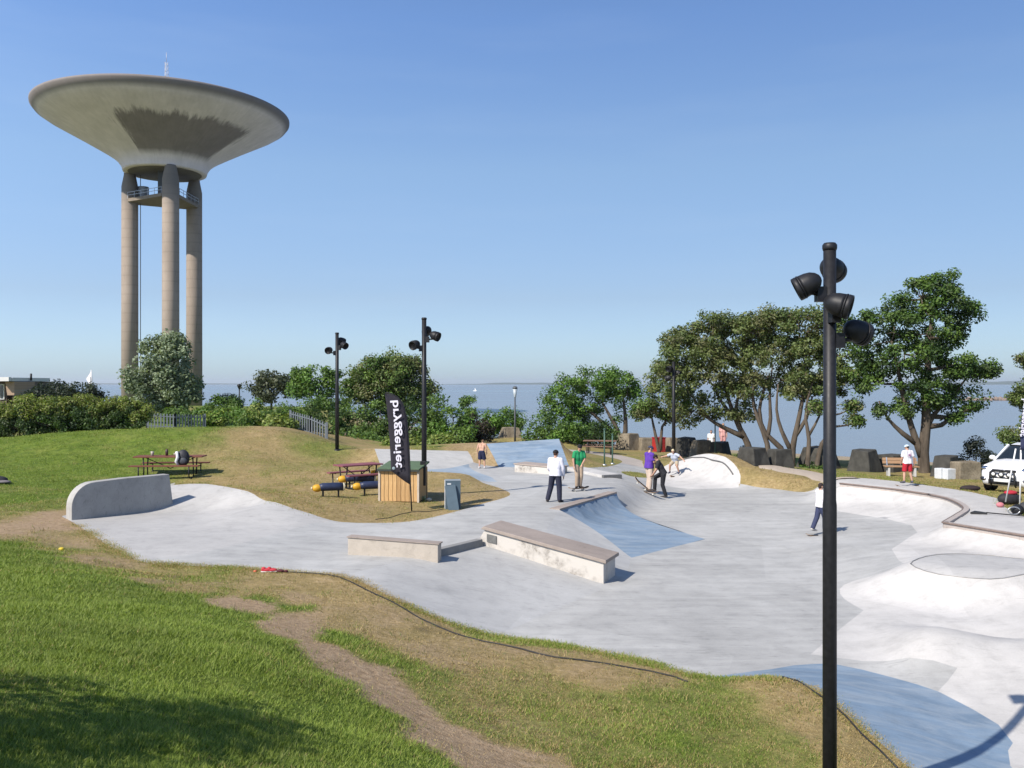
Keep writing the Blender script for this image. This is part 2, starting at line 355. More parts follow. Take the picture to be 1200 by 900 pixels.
# grass levels (photo pixel, distance, level follows) and points out of view
gr = [D(*p) for p in [(-60, 518, 40), (0, 512, 40), (50, 507, 40), (100, 503, 40), (170, 500, 40), (240, 503, 40), (310, 497, 42), (333, 496.5, 43), (345, 505, 41), (365, 512, 41.5), (383, 520, 42), (395, 527, 44), (420, 533, 42), (432, 548, 38), (300, 560, 32.6), (340, 560, 32.6), (380, 560, 33), (410, 571, 31.3), (350, 583, 28.3), (250, 530, 37), (150, 530, 37), (60, 540, 35), (0, 560, 31.3), (200, 558, 33.6), (150, 562, 32.7),
      (440, 590, 27.3), (480, 598, 25.9), (540, 575, 29.5), (520, 565, 31), (560, 580, 28.6),
      (30, 590, 25.4), (60, 590, 25.7), (40, 610, 22.4), (75, 640, 19.2), (160, 674, 17), (250, 690, 15.5), (330, 720, 13.7), (400, 765, 12), (480, 830, 10.2), (560, 880, 9.6), (620, 900, 9.3),
      (430, 715, 14.6), (500, 760, 13), (560, 790, 12.0), (640, 800, 11.9), (700, 820, 11.4), (780, 830, 11.3), (830, 815, 12), (900, 850, 10.7), (960, 890, 9.7), (760, 890, 9.6), (700, 890, 9.4), (905, 805, 12.0), (870, 815, 11.9),
      (0, 650, 15), (-60, 650, 15), (0, 700, 10.6), (0, 760, 7.6), (0, 900, 4.7), (150, 720, 10.2), (150, 800, 7.0), (250, 760, 8.7), (300, 900, 5.7), (400, 850, 7.5), (500, 900, 7.4), (300, 735, 11.2), (200, 692, 14), (100, 665, 15.5), (450, 880, 7.5), (380, 800, 9.0),
      (872, 548, 38.6), (905, 550, 37.8), (930, 560, 36.6), (880, 538, 42), (890, 541, 42), (930, 549, 41), (955, 555, 38), (960, 565, 35.6),
      (700, 540, 44), (680, 532, 45), (670, 540, 41.5), (650, 530, 46), (720, 527, 60), (760, 528, 61), (820, 535, 56), (880, 545, 50), (960, 551, 46.5), (1000, 553, 45), (1040, 557, 43), (1100, 560, 42), (1160, 562, 41), (1200, 566, 40), (1000, 560, 38), (1060, 565, 36), (1120, 572, 34.5), (1150, 574, 36), (1200, 575, 35), (1190, 590, 28),
      (560, 532, 42), (575, 535, 41.5), (560, 521, 43), (600, 516, 46), (500, 521, 45), (460, 524, 44), (600, 510, 62), (650, 511, 58), (520, 520, 50)]]
gr += [(-25, 25, 1.3), (-25, 14, 1.5), (-22, 44, 1.5), (-35, 40, 1.2), (-34, 20, 1.4), (0, 0, 2.4), (2.5, 0.5, 2.0), (-3, 2, 2.4), (-6, 0, 2.5), (-8, 6, 2.0), (-12, 8, 1.9), (0, 3, 1.9), (1.5, 4.6, 1.0), (1.2, 6.8, .45), (2.4, 7.5, .05), (3.3, 9.5, -.15), (3.0, 8, -.05), (2.8, 5.8, .2), (4.2, 1.5, .6), (8, 1.0, .1), (20, 0, 0), (21, 20, .3), (22, 30, .1), (-6, -20, 2.5), (20, -20, 1.5), (-30, -10, 2.2), (2.4, 11.2, .0), (2.9, 10.6, -.05),
       (26, 40, -.2), (30, 30, -.2), (-20, 60, .8), (-8, 60, .2), (-30, 60, .8), (-5, 70, -.3), (5, 66, -.55), (12, 62, -.6), (18, 54, -.55), (24, 46, -.4)]
far = [(-40, 80, .6), (-60, 60, .8), (-60, 30, 1.0), (-80, 0, 1.5), (-40, -30, 2), (40, -30, 1), (50, 10, 0), (-63, 160, .3), (-95, 160, .3), (-120, 120, .5), (-30, 150, .2), (-45, 100, .4), (-70, 110, .4), (-20, 100, -.3), (-90, 60, .9), (-130, 30, 1), (-140, 180, .2), (36, 36, -.4), (45, 22, -.4)]
sh = [(-200, 215), (-130, 205), (-70, 196), (-38, 182), (-26, 150), (-16, 118), (-6, 92), (4, 80), (14, 73), (22, 66), (30, 56), (42, 44), (60, 30), (90, 12), (120, -10)]
far += [p + (-1.1,) for p in sh]
far += [(x + 14 * .6, y + 14 * .8, -3.2) for x, y in sh] + [(x + 120, y + 160, -9) for x, y in sh] + [(-220, -60, 1.5), (160, -60, .5), (-220, 60, 1), (-220, 420, -9), (160, 420, -9), (260, 100, -9), (-260, 460, -9), (260, 460, -9), (260, -90, 0), (-260, -90, 1.5), (-260, 200, -2), (-260, 230, -5)]

TP = []
for s in (OUT, U_line, B_line, Q_cop, Q_right, U2, B2, DECK, bank_base, volc, white_edge, bl_low, L_pad): TP += list(s)
TP += inset(DECK, .1, -.14) + spots + gr + far
# the shape falls steeply off the deck as a quarter: a mid row between coping and base
TP += inset(DECK, .55, -.42)
TP = np.array(TP)
_, ui = np.unique(np.round(TP[:, :2], 2), axis=0, return_index=True); TP = TP[np.sort(ui)]
res = delaunay_2d_cdt([Vector((p[0], p[1])) for p in TP], [], [], 0, 1e-4)
tv = np.array([tuple(v) for v in res[0]]); tz = np.array([TP[o[0], 2] if o else 0.0 for o in res[3]]); tt = np.array(res[2])

def raster(x0, x1, y0, y1, st):
    nx = int((x1 - x0) / st) + 1; ny = int((y1 - y0) / st) + 1
    Z = np.zeros((ny, nx))
    for a, b, c in tt:
        pa, pb, pc = tv[a], tv[b], tv[c]
        lo = np.minimum(np.minimum(pa, pb), pc); hi = np.maximum(np.maximum(pa, pb), pc)
        i0 = max(0, int(math.floor((lo[0] - x0) / st))); i1 = min(nx - 1, int(math.ceil((hi[0] - x0) / st)))
        j0 = max(0, int(math.floor((lo[1] - y0) / st))); j1 = min(ny - 1, int(math.ceil((hi[1] - y0) / st)))
        if i1 < i0 or j1 < j0: continue
        X, Y = np.meshgrid(x0 + np.arange(i0, i1 + 1) * st, y0 + np.arange(j0, j1 + 1) * st)
        det = (pb[1] - pc[1]) * (pa[0] - pc[0]) + (pc[0] - pb[0]) * (pa[1] - pc[1])
        if abs(det) < 1e-12: continue
        l1 = ((pb[1] - pc[1]) * (X - pc[0]) + (pc[0] - pb[0]) * (Y - pc[1])) / det
        l2 = ((pc[1] - pa[1]) * (X - pc[0]) + (pa[0] - pc[0]) * (Y - pc[1])) / det
        l3 = 1 - l1 - l2; m = (l1 >= -1e-6) & (l2 >= -1e-6) & (l3 >= -1e-6)
        Z[j0:j1 + 1, i0:i1 + 1][m] = (l1 * tz[a] + l2 * tz[b] + l3 * tz[c])[m]
    return Z
def blur(Z, sig):
    r = int(3 * sig) + 1; k = np.exp(-0.5 * (np.arange(-r, r + 1) / sig) ** 2); k /= k.sum()
    P = np.pad(Z, r, mode='edge')
    P = sum(k[i] * P[i:i + Z.shape[0], :] for i in range(2 * r + 1))
    return sum(k[i] * P[:, i:i + Z.shape[1]] for i in range(2 * r + 1))

def in_poly(X, Y, poly):
    P = np.array([(p[0], p[1]) for p in poly]); ins = np.zeros(X.shape, dtype=bool)
    x1, y1 = P[-1]
    for x2, y2 in P:
        if y1 != y2:
            c = ((y2 > Y) != (y1 > Y)) & (X < (x1 - x2) * (Y - y2) / (y1 - y2 + 1e-30) + x2)
            ins ^= c
        x1, y1 = x2, y2
    return ins
NX0, NX1, NY0, NY1, NS = -42.0, 34.0, -4.0, 84.0, 0.16
ZN = raster(NX0, NX1, NY0, NY1, NS)
gx, gy = np.meshgrid(NX0 + np.arange(ZN.shape[1]) * NS, NY0 + np.arange(ZN.shape[0]) * NS)
park_mask = in_poly(gx, gy, OUT)
Zs = blur(ZN, 1.3); Zg = blur(ZN, 7.0)
edge_near = blur(park_mask.astype(float), 5.0)
wg = np.clip(1 - edge_near * 6, 0, 1)             # 1 far from the concrete
ZN = Zs * (1 - wg) + Zg * wg
bumps = (fbm(gx, gy, 0.5, 3) - .5) * .16 + (fbm(gx, gy, 2.2, 8) - .5) * .07
ZN = ZN + bumps * np.where(park_mask, 0, np.clip(1 - edge_near * 2.2, 0, 1))
FX0, FX1, FY0, FY1, FS = -230.0, 170.0, -62.0, 430.0, 1.0
ZF = blur(raster(FX0, FX1, FY0, FY1, FS), 1.5)
def bil(Z, x, y, x0, y0, st):
    fx = np.clip((x - x0) / st, 0, Z.shape[1] - 1.001); fy = np.clip((y - y0) / st, 0, Z.shape[0] - 1.001)
    i = fx.astype(int); j = fy.astype(int); a = fx - i; b = fy - j
    return (Z[j, i] * (1 - a) + Z[j, i + 1] * a) * (1 - b) + (Z[j + 1, i] * (1 - a) + Z[j + 1, i + 1] * a) * b
def zat(x, y):
    x = np.asarray(x, dtype=float); y = np.asarray(y, dtype=float)
    d = np.minimum(np.minimum(x - NX0, NX1 - x), np.minimum(y - NY0, NY1 - y))
    w = np.clip(d / 4.0, 0, 1)
    return bil(ZN, x, y, NX0, NY0, NS) * w + bil(ZF, x, y, FX0, FY0, FS) * (1 - w)
def z1(x, y): return float(zat(np.array([x]), np.array([y]))[0])
def G(u, v, dmax=200.0):
    """ground point seen at photo pixel u, v"""
    d = np.concatenate([np.arange(3, 60, 0.03), np.arange(60, dmax, .25)])
    x = (u - 600) / F * d; z = CAM_H - (v - 450) / F * d
    k = np.nonzero(z <= zat(x, d))[0]
    i = k[0] if len(k) else len(d) - 1
    return Vector((x[i], d[i], z1(x[i], d[i])))

# ------------------------------------------------------------------ surface colour of the ground (dry, soil, sand)
paint = [  # u, v, reach px, dry, soil
 (0, 540, 60, 0.02, 0), (60, 530, 50, 0.05, 0), (130, 530, 50, 0.10, 0), (200, 520, 40, 0.13, 0), (0, 580, 40, 0.18, 0), (60, 575, 30, 0.23, 0.05), (150, 545, 40, 0.10, 0), (200, 545, 30, 0.18, 0),
 (250, 520, 30, 0.72, 0.05), (290, 510, 30, 0.80, 0.1), (330, 520, 30, 0.80, 0.05), (290, 545, 30, 0.70, 0), (340, 550, 30, 0.75, 0.05), (250, 550, 25, 0.28, 0), (380, 560, 30, 0.75, 0.05), (350, 580, 20, 0.75, 0.05), (320, 575, 20, 0.60, 0), (400, 580, 25, 0.70, 0.1), (440, 600, 20, 0.85, 0.2), (350, 510, 15, 0.23, 0), (370, 525, 15, 0.18, 0), (395, 532, 12, 0.28, 0), (415, 545, 14, 0.70, 0.1), (430, 540, 12, 0.90, 0.25),
 (520, 570, 25, 0.90, 0.25), (560, 580, 25, 0.95, 0.3), (540, 565, 15, 0.95, 0.3), (480, 605, 14, 0.80, 0.15), (500, 590, 14, 0.70, 0.2), (565, 535, 15, 0.95, 0.4),
 (40, 590, 25, 0.50, 0.2), (30, 610, 20, 0.70, 0.6), (60, 615, 18, 0.80, 0.8), (80, 640, 20, 0.65, 0.5), (120, 645, 18, 0.60, 0.25), (40, 625, 14, 0.60, 0.4), (110, 657, 14, 0.80, 0.4), (150, 665, 12, 0.70, 0.3), (200, 672, 10, 0.60, 0.1), (180, 680, 10, 0.55, 0.3), (240, 690, 12, 0.65, 0.3), (290, 712, 16, 0.75, 0.9), (330, 735, 18, 0.80, 0.95), (370, 765, 20, 0.80, 0.95), (410, 795, 22, 0.80, 0.95), (460, 830, 26, 0.80, 0.95), (510, 865, 30, 0.80, 0.9), (570, 890, 30, 0.80, 0.85), (620, 890, 22, 0.75, 0.7), (370, 725, 12, 0.75, 0.6),
 (300, 675, 14, 0.60, 0.1), (330, 683, 14, 0.75, 0.2), (380, 690, 16, 0.85, 0.35), (430, 705, 16, 0.85, 0.35), (470, 735, 18, 0.90, 0.35), (520, 760, 20, 0.85, 0.35), (420, 730, 14, 0.80, 0.3), (560, 770, 18, 0.90, 0.3), (620, 775, 22, 0.90, 0.3), (690, 785, 22, 0.90, 0.3), (760, 800, 22, 0.85, 0.25), (400, 745, 12, 0.10, 0), (430, 770, 14, 0.25, 0), (360, 720, 9, 0.10, 0), (330, 700, 8, 0.25, 0), (500, 795, 14, 0.35, 0.1), (480, 800, 10, 0.30, 0.05), (550, 800, 20, 0.60, 0.15), (600, 830, 30, 0.50, 0.1), (520, 830, 16, 0.40, 0.1), (660, 820, 25, 0.45, 0.05), (700, 850, 30, 0.40, 0.05), (650, 870, 25, 0.50, 0.15), (780, 840, 30, 0.35, 0), (740, 880, 30, 0.35, 0), (830, 830, 22, 0.40, 0.05), (850, 860, 30, 0.30, 0), (810, 880, 30, 0.30, 0), (900, 800, 10, 0.50, 0), (880, 810, 12, 0.70, 0.2), (930, 815, 14, 0.85, 0.3), (910, 835, 14, 0.70, 0.2), (900, 870, 25, 0.35, 0), (950, 850, 16, 0.85, 0.25), (930, 890, 25, 0.50, 0.05), (1000, 860, 16, 0.80, 0.2), (990, 890, 20, 0.75, 0.15), (1030, 890, 18, 0.75, 0.1), (960, 825, 12, 0.70, 0.1),
 (0, 650, 40, 0.02, 0), (80, 690, 40, 0.00, 0), (0, 740, 60, 0.00, 0), (150, 700, 30, 0.05, 0), (200, 720, 40, 0.00, 0), (100, 780, 70, 0.02, 0), (250, 780, 50, 0.00, 0), (300, 760, 30, 0.00, 0), (200, 850, 70, 0.02, 0), (330, 860, 50, 0.04, 0), (400, 840, 40, 0.00, 0), (450, 880, 40, 0.00, 0), (0, 860, 70, 0.00, 0), (500, 890, 25, 0.02, 0), (380, 800, 25, 0.00, 0), (230, 700, 12, 0.05, 0),
 (900, 555, 25, 0.90, 0.15), (880, 545, 15, 0.85, 0.1), (930, 570, 15, 0.75, 0), (950, 565, 15, 0.70, 0), (870, 560, 10, 0.95, 0.2), (920, 550, 10, 0.70, 0.1),
 (670, 535, 14, 0.90, 0.35), (690, 540, 14, 0.60, 0.1), (720, 535, 14, 0.55, 0), (740, 555, 14, 0.50, 0), (700, 520, 14, 0.60, 0.05), (760, 530, 16, 0.60, 0), (600, 512, 16, 0.60, 0), (800, 535, 14, 0.60, 0.1), (1000, 553, 30, 0.45, 0.05), (1060, 560, 30, 0.65, 0.05), (1110, 568, 20, 0.70, 0.05), (1160, 578, 20, 0.60, 0), (1190, 595, 15, 0.50, 0), (960, 548, 20, 0.18, 0.05),
]
PW = []
for (u, v, r, a, b) in paint:
    p = G(u, v); PW.append((p.x, p.y, r / F * p.y, a, b))
PW = np.array(PW)
def ground_tint(x, y):
    """dry, soil weights at world x, y"""
    x = np.asarray(x, dtype=float); y = np.asarray(y, dtype=float)
    jx = x + (fbm(x, y, 0.8, 21, 3) - .5) * .9 * np.clip(y / 14, .4, 2.0); jy = y + (fbm(x, y, 0.8, 31, 3) - .5) * 1.6 * np.clip(y / 12, .5, 2.5)
    num = np.zeros((2,) + x.shape); den = np.full(x.shape, 1e-3); num[0] += .3e-3
    for px, py, r, a, b in PW:
        w = np.exp(-(((jx - px) / (r * 1.1)) ** 2 + ((jy - py) / (r * 1.1 * max(1.0, py / 7.0))) ** 2))
        num[0] += w * a; num[1] += w * b; den += w
    dry = num[0] / den + (fbm(x, y, 0.9, 41) - .5) * .55 + (fbm(x, y, 4.0, 47, 3) - .5) * .4
    soil = num[1] / den + (fbm(x, y, 1.3, 51) - .5) * .7 * (num[1] / den > .02)
    return np.clip(dry, 0, 1), np.clip(soil, 0, 1)
# ------------------------------------------------------------------ materials of the ground and the concrete
def grass_material():
    t = NT('grass_and_soil'); p = t.coord('World')
    a = t.attr('tint'); sep = t.new('ShaderNodeSeparateColor'); t.link(a, sep.inputs[0])
    n1 = t.noise(p, 0.7, 5, 0.65); n2 = t.noise(p, 9.0, 5, 0.7); n3 = t.noise(p, 60.0, 3, 0.6)
    g = t.ramp(n1, [(0.3, (.095, .145, .018)), (0.5, (.135, .19, .027)), (0.72, (.185, .215, .045))])
    n4 = t.noise(p, 2.6, 5, .7, .4)
    g = t.mix(1.0, g, t.ramp(n2, [(0.25, (.55, .6, .52)), (0.55, (1, 1, 1)), (0.8, (1.3, 1.22, 1.1))]), 'MULTIPLY')
    g = t.mix(1.0, g, t.ramp(n4, [(0.32, (.50, .58, .48)), (0.5, (.95, .97, .95)), (0.72, (1.28, 1.2, 1.15))]), 'MULTIPLY')
    d = t.ramp(n2, [(0.25, (.23, .165, .075)), (0.5, (.34, .25, .118)), (0.75, (.45, .345, .18))])
    d = t.mix(1.0, d, t.ramp(n4, [(.3, (.72, .72, .7)), (.55, (1, 1, 1)), (.75, (1.18, 1.16, 1.1))]), 'MULTIPLY')
    d = t.mix(t.ramp(n1, [(.4, (0, 0, 0)), (.75, (.6, .6, .6))]), d, (.21, .175, .06))
    s = t.ramp(n2, [(0.25, (.21, .145, .085)), (0.5, (.36, .255, .155)), (0.78, (.48, .36, .235))])
    sand = t.ramp(n2, [(0.25, (.26, .21, .14)), (0.75, (.40, .33, .24))])
    fd = t.math('ADD', sep.outputs[0], t.math('MULTIPLY', t.math('SUBTRACT', n3, 0.5), 0.5), True)
    col = t.mix(t.ramp(fd, [(.18, (0, 0, 0)), (.72, (1, 1, 1))]), g, d)
    fs = t.math('ADD', sep.outputs[1], t.math('MULTIPLY', t.math('SUBTRACT', n2, 0.5), 0.7), True)
    col = t.mix(t.ramp(fs, [(.22, (0, 0, 0)), (.72, (1, 1, 1))]), col, s)
    col = t.mix(sep.outputs[2], col, sand)
    col = t.mix(1.0, col, t.ramp(n3, [(0.3, (.72,) * 3), (0.6, (1.05,) * 3)]), 'MULTIPLY')
    t.bump(t.math('ADD', t.math('MULTIPLY', n2, 2.0), n3), 0.55, 0.05)
    return t.fin(col, 0.9, 0, 0.15)
M_grass = grass_material()
M_floor = concrete('grey_concrete', (.358, .354, .340), .15, .17, pour=.06)
M_pad = concrete('pale_concrete', (.37, .36, .345), .07, .06, rough=.8)
M_bank = concrete('light_grey_concrete', (.375, .372, .362), .08, .08)
M_white = concrete('new_white_concrete', (.45, .435, .415), .11, .08, rough=.85, dark=.9)
M_top = concrete('mound_top_concrete', (.40, .39, .375), .07, .06)
M_deck = concrete('deck_concrete', (.42, .405, .385), .06, .05)
M_blue = concrete('blue_stained_concrete', (.165, .232, .31), .14, .20, tint=(.30, .34, .375), dark=.85)
M_blue2 = concrete('pale_blue_concrete', (.26, .32, .375), .08, .10, tint=(.36, .38, .40))
M_backgrey = concrete('back_bank_concrete', (.41, .40, .375), .06, .06)
M_path = concrete('path_concrete', (.37, .325, .285), .06, .05)
M_brown = concrete('brown_edge_concrete', (.30, .25, .215), .12, .08)
M_wall = concrete('wall_concrete', (.335, .325, .305), .12, .10)
M_steel = simple('galvanised_steel', (.42, .43, .44), .4, .12, 14, .05, .8)
M_darkline = simple('dark_joint', (.10, .10, .10), .8, .2)
M_black = simple('black_paint', (.013, .013, .015), .5, .35, 20, .05, 0, .3)
M_cable = simple('black_rubber', (.02, .02, .02), .6, .3)

# ------------------------------------------------------------------ regions of the skate park
def loop(*parts, step=.3):
    pts = []
    for s in parts:
        for q in s:
            q = (q[0], q[1])
            if not pts or math.hypot(q[0] - pts[-1][0], q[1] - pts[-1][1]) > .01: pts.append(q)
    if math.hypot(pts[0][0] - pts[-1][0], pts[0][1] - pts[-1][1]) < .01: pts.pop()
    return pts
Q_left = lin([QBL, QL], .2); Q_r = lin([QR, QBR], .2); Q_bot = lin([QBR, QBL], .2)
white_tail = lin([W(1012, 716, -.3), W(975, 745, -.3), W(950, 766, -.3), W(985, 770.5, -.31), W(1122, 787, -.33), W(1099, 811.8, -.43)])
bl_i = min(range(len(bl_low)), key=lambda i: (Vector(bl_low[i]) - Vector(W(1100, 812, -.43))).length)
REG = [
 ('blue_quarter_pipe', loop(Q_cop, Q_r, Q_bot, Q_left), M_blue),
 ('blue_side_bank', loop(S_blue, bl_low[::-1]), M_blue),
 ('blue_back_bank', loop(S_bluebank), M_blue),
 ('grey_back_bank', loop(S_grey), M_backgrey),
 ('pale_blue_strip', loop(lin(ws([(500, 552, .76), (460, 554.5, .72), (455, 557, .66), (470, 547.5, .5), (505, 543, .5), (548, 545.5, .46), (557, 551, .5), (550, 554, .74)]))), M_blue2),
 ('pale_blue_bank', loop(lin(ws([(550, 554, .74), (557, 551, .5), (570, 558, .41), (583, 565, .4), (560, 565, .42)]))), M_blue2),
 ('mound_top', loop(volc), M_top),
 ('raised_deck', loop(DECK, [(19, 17), (19, 24), (16, 31), (12.6, 35.0), (11.0, 34.6)]), M_deck),
 ('white_bowl_slope', loop(bank_base[:next(i for i, q in enumerate(bank_base) if math.hypot(q[0] - W(1045, 643, 0)[0], q[1] - W(1045, 643, 0)[1]) < .05) + 1], white_edge, white_tail, bl_low[bl_i:], [(5.2, 3.0), (19, 3.0), (19, 16.9), (18, 17.0)], DECK[::-1], [W(985, 566, .5), W(957, 588, -.2)]), M_white),
 ('white_pocket', loop(S_pocket, lin([(6.6, 42.8, 0), (5.9, 40.5, 0), (6.0, 38.3, 0), (7.2, 37.0, 0), (9.35, 37.3, 0)])), M_white),
 ('left_pad', loop(L_pad, [(-4.45, 25.0), (-5, 31), (-11, 36), (-15, 30), (-13, 20), (-9.0, 16.2)]), M_pad),
 ('sloping_bank', loop(U_line, lin([QL, QBL], .2), B_line[:next(i for i, q in enumerate(B_line) if math.hypot(q[0] - QBL[0], q[1] - QBL[1]) < .02) + 1][::-1], [(-1.2, 14.0), (-4.2, 16.0)]), M_bank),
 ('path', loop([(6.5, 44.4), (8, 46), (8, 50), (3, 60), (-3, 61), (-3, 56), (3, 52), (4.9, 46), (5.3, 45.0)]), M_path),
]
GRASSPATCH = loop(crv(ws([(728, 553.5, .1), (740, 550.5, .1), (760, 550, .05), (768, 553, .0), (755, 557, .0), (738, 557.5, .05)]), .3, True))

RX0, RX1, RY0, RY1 = -40.0, 32.0, 2.0, 80.0
def build_ground():
    pts, edges = [], []
    key = {}
    def addp(x, y):
        k = (round(x, 3), round(y, 3))
        if k not in key: key[k] = len(pts); pts.append((x, y))
        return key[k]
    def addloop(l):
        idx = []
        for i in range(len(l)):
            a, b = l[i], l[(i + 1) % len(l)]
            L = math.hypot(b[0] - a[0], b[1] - a[1]); k = max(1, int(L / .45))
            for j in range(k): idx.append(addp(a[0] + (b[0] - a[0]) * j / k, a[1] + (b[1] - a[1]) * j / k))
        for i in range(len(idx)):
            if idx[i] != idx[(i + 1) % len(idx)]: edges.append((idx[i], idx[(i + 1) % len(idx)]))
    addloop(loop(OUT))
    for _, l, _ in REG: addloop(l)
    addloop(GRASSPATCH)
    nb = len(pts); B = np.array(pts)
    rim = [(x, RY0) for x in np.arange(RX0, RX1, 2)] + [(RX1, y) for y in np.arange(RY0, RY1, 2)] + [(x, RY1) for x in np.arange(RX1, RX0, -2)] + [(RX0, y) for y in np.arange(RY1, RY0, -2)]
    i0 = len(pts); 
    for p in rim: pts.append(p)
    for i in range(len(rim)): edges.append((i0 + i, i0 + (i + 1) % len(rim)))
    cand = []
    def grid(x0, x1, y0, y1, st, park):
        X, Y = np.meshgrid(np.arange(x0, x1, st), np.arange(y0, y1, st))
        X = X + (np.arange(X.shape[0]) % 2)[:, None] * st / 2
        X = X + (rng.random(X.shape) - .5) * st * .12; Y = Y + (rng.random(Y.shape) - .5) * st * .12
        m = in_poly(X, Y, OUT); m = m if park else ~m
        vis = np.abs(X) < Y * .66 + 3.0
        m &= vis
        cand.append((np.stack([X[m], Y[m]], 1), st))
    grid(-14, 18.2, 3.4, 33.5, .30, True); grid(-10, 14, 33.5, 60, .45, True)
    grid(-14, 12, 2.4, 16, .26, False); grid(-24, 26, 16, 34, .42, False); grid(-34, 31, 34, 50, .7, False); grid(-39, 31, 50, 79, 1.5, False)
    X, Y = np.meshgrid(np.arange(RX0 + 2, RX1, 4), np.arange(RY0 + 1.5, RY1, 4)); m = np.abs(X) >= Y * .66 + 3.0
    cand.append((np.stack([X[m], Y[m]], 1), 2.0))
    for c, st in cand:
        keep = np.ones(len(c), dtype=bool)
        for s in range(0, len(c), 2000):
            q = c[s:s + 2000]
            d = ((q[:, None, 0] - B[None, :, 0]) ** 2 + (q[:, None, 1] - B[None, :, 1]) ** 2).min(1)
            keep[s:s + 2000] = d > (st * .38) ** 2
        pts.extend(map(tuple, c[keep]))
    r = delaunay_2d_cdt([Vector(p) for p in pts], edges, [], 1, 1e-4)
    V = np.array([tuple(v) for v in r[0]]); T = np.array(r[2])
    c = V[T].mean(1)
    return V, T, c
gV, gT, gC = build_ground()
gZ = zat(gV[:, 0], gV[:, 1])
def flat_bank(poly, corners):
    # the back banks are true planes with crisp edges
    A_ = np.array([[c[0], c[1], 1] for c in corners]); k_ = np.linalg.lstsq(A_, np.array([c[2] for c in corners]), rcond=None)[0]
    m_ = in_poly(gC[:, 0], gC[:, 1], poly); ids = np.unique(gT[m_]); pz_ = gV[ids, 0] * k_[0] + gV[ids, 1] * k_[1] + k_[2]; w_ = np.clip((pz_ - .55) / .3, 0, 1); gZ[ids] = gZ[ids] * (1 - w_) + pz_ * w_
flat_bank(REG[2][1], (BL, BR, TR, TL)); flat_bank(REG[3][1], (GBR, GTR, GTL, GBL))
inside = in_poly(gC[:, 0], gC[:, 1], OUT) & ~in_poly(gC[:, 0], gC[:, 1], GRASSPATCH)
owner = np.where(inside, len(REG), -1)
for k in range(len(REG) - 1, -1, -1):
    owner[in_poly(gC[:, 0], gC[:, 1], REG[k][1]) & inside] = k

def submesh(name, mask, m, z=None, tint=None):
    T = gT[mask]; ids, inv = np.unique(T, return_inverse=True)
    zz = gZ[ids] if z is None else z(gV[ids])
    P = np.column_stack([gV[ids], zz])
    f = inv.reshape(T.shape)
    me = np_mesh(name, P, f, None if tint is None else tint(P), True)
    return linkmesh(name, me, m), P, f

def quarter_z(P):
    a = np.array(QL[:2]); b = np.array(QR[:2]); c = np.array(QBL[:2]); d = np.array(QBR[:2])
    def ld(p, s, e):
        t = (e - s) / np.linalg.norm(e - s); q = p - s
        return np.abs(q[:, 0] * t[1] - q[:, 1] * t[0])
    t1 = ld(P, a, b); t2 = ld(P, c, d); return np.interp(t1, [0, .06, .15, .3, .5, .8, 1.3, 2.2, 3.6], [.4, .30, .19, .06, -.045, -.14, -.215, -.27, -.295]) + .004

INFO = {'blue_quarter_pipe': ('blue stained quarter pipe in the middle of the park below the boy in white', 'ramp'),
        'blue_side_bank': ('long blue stained bank curving beside the grass at the bottom right', 'ramp'),
        'blue_back_bank': ('wide pale blue concrete bank at the back beneath the slim park lantern', 'ramp'),
        'grey_back_bank': ('plain grey concrete bank at the back behind the shirtless boy', 'ramp'),
        'pale_blue_bank': ('small pale blue slope at the corner of the dry grass island', 'ramp')}
LAB = {'white_bowl_slope': 'white concrete slopes and humps of the bowl', 'mound_top': 'flat grey oval top of the white concrete mound', 'raised_deck': 'raised concrete deck behind the bowl', 'left_pad': 'pale concrete pad before the curved wall', 'sloping_bank': 'grey concrete slope holding the ledges', 'white_pocket': 'white curved pocket at the back', 'pale_blue_strip': 'pale blue strip of floor behind the grass island'}
for k, (nm, poly, m) in enumerate(REG):
    mk = owner == k
    if not mk.any(): continue
    if nm == 'blue_quarter_pipe':
        o, P, f = submesh(nm, mk, m, quarter_z)
        # closed sides so that the ramp is a solid
        cnt = {}
        for tri in f:
            for i in range(3):
                e = (int(tri[i]), int(tri[(i + 1) % 3])); cnt[e] = cnt.get(e, 0) + 1
        mb = MB()
        for (a, b) in cnt:
            if (b, a) not in cnt:
                mb.add([P[a], P[b], (P[b][0], P[b][1], -.6), (P[a][0], P[a][1], -.6)], [(0, 3, 2, 1)])
        mb.build('side_wall', M_floor, o)
    else:
        o, P, f = submesh(nm, mk, m)
    if nm in INFO: tag(o, *INFO[nm])
    else: tag(o, LAB.get(nm), kind='structure')
tag(submesh('skatepark_floor', owner == len(REG), M_floor)[0], 'grey concrete floor of the skate park', kind='structure')

def g_tint(P):
    dry, soil = ground_tint(P[:, 0], P[:, 1])
    sand = np.clip((-.60 - P[:, 2]) * 5.0, 0, 1) * (P[:, 1] > 30)
    pth = np.zeros(len(P))
    return np.column_stack([dry, soil, np.maximum(sand, pth)])
g_o, gP, gF = submesh('grass_ground', owner == -1, M_grass, None, g_tint)
tag(g_o, 'grass slopes and worn soil round the skate park', kind='structure')

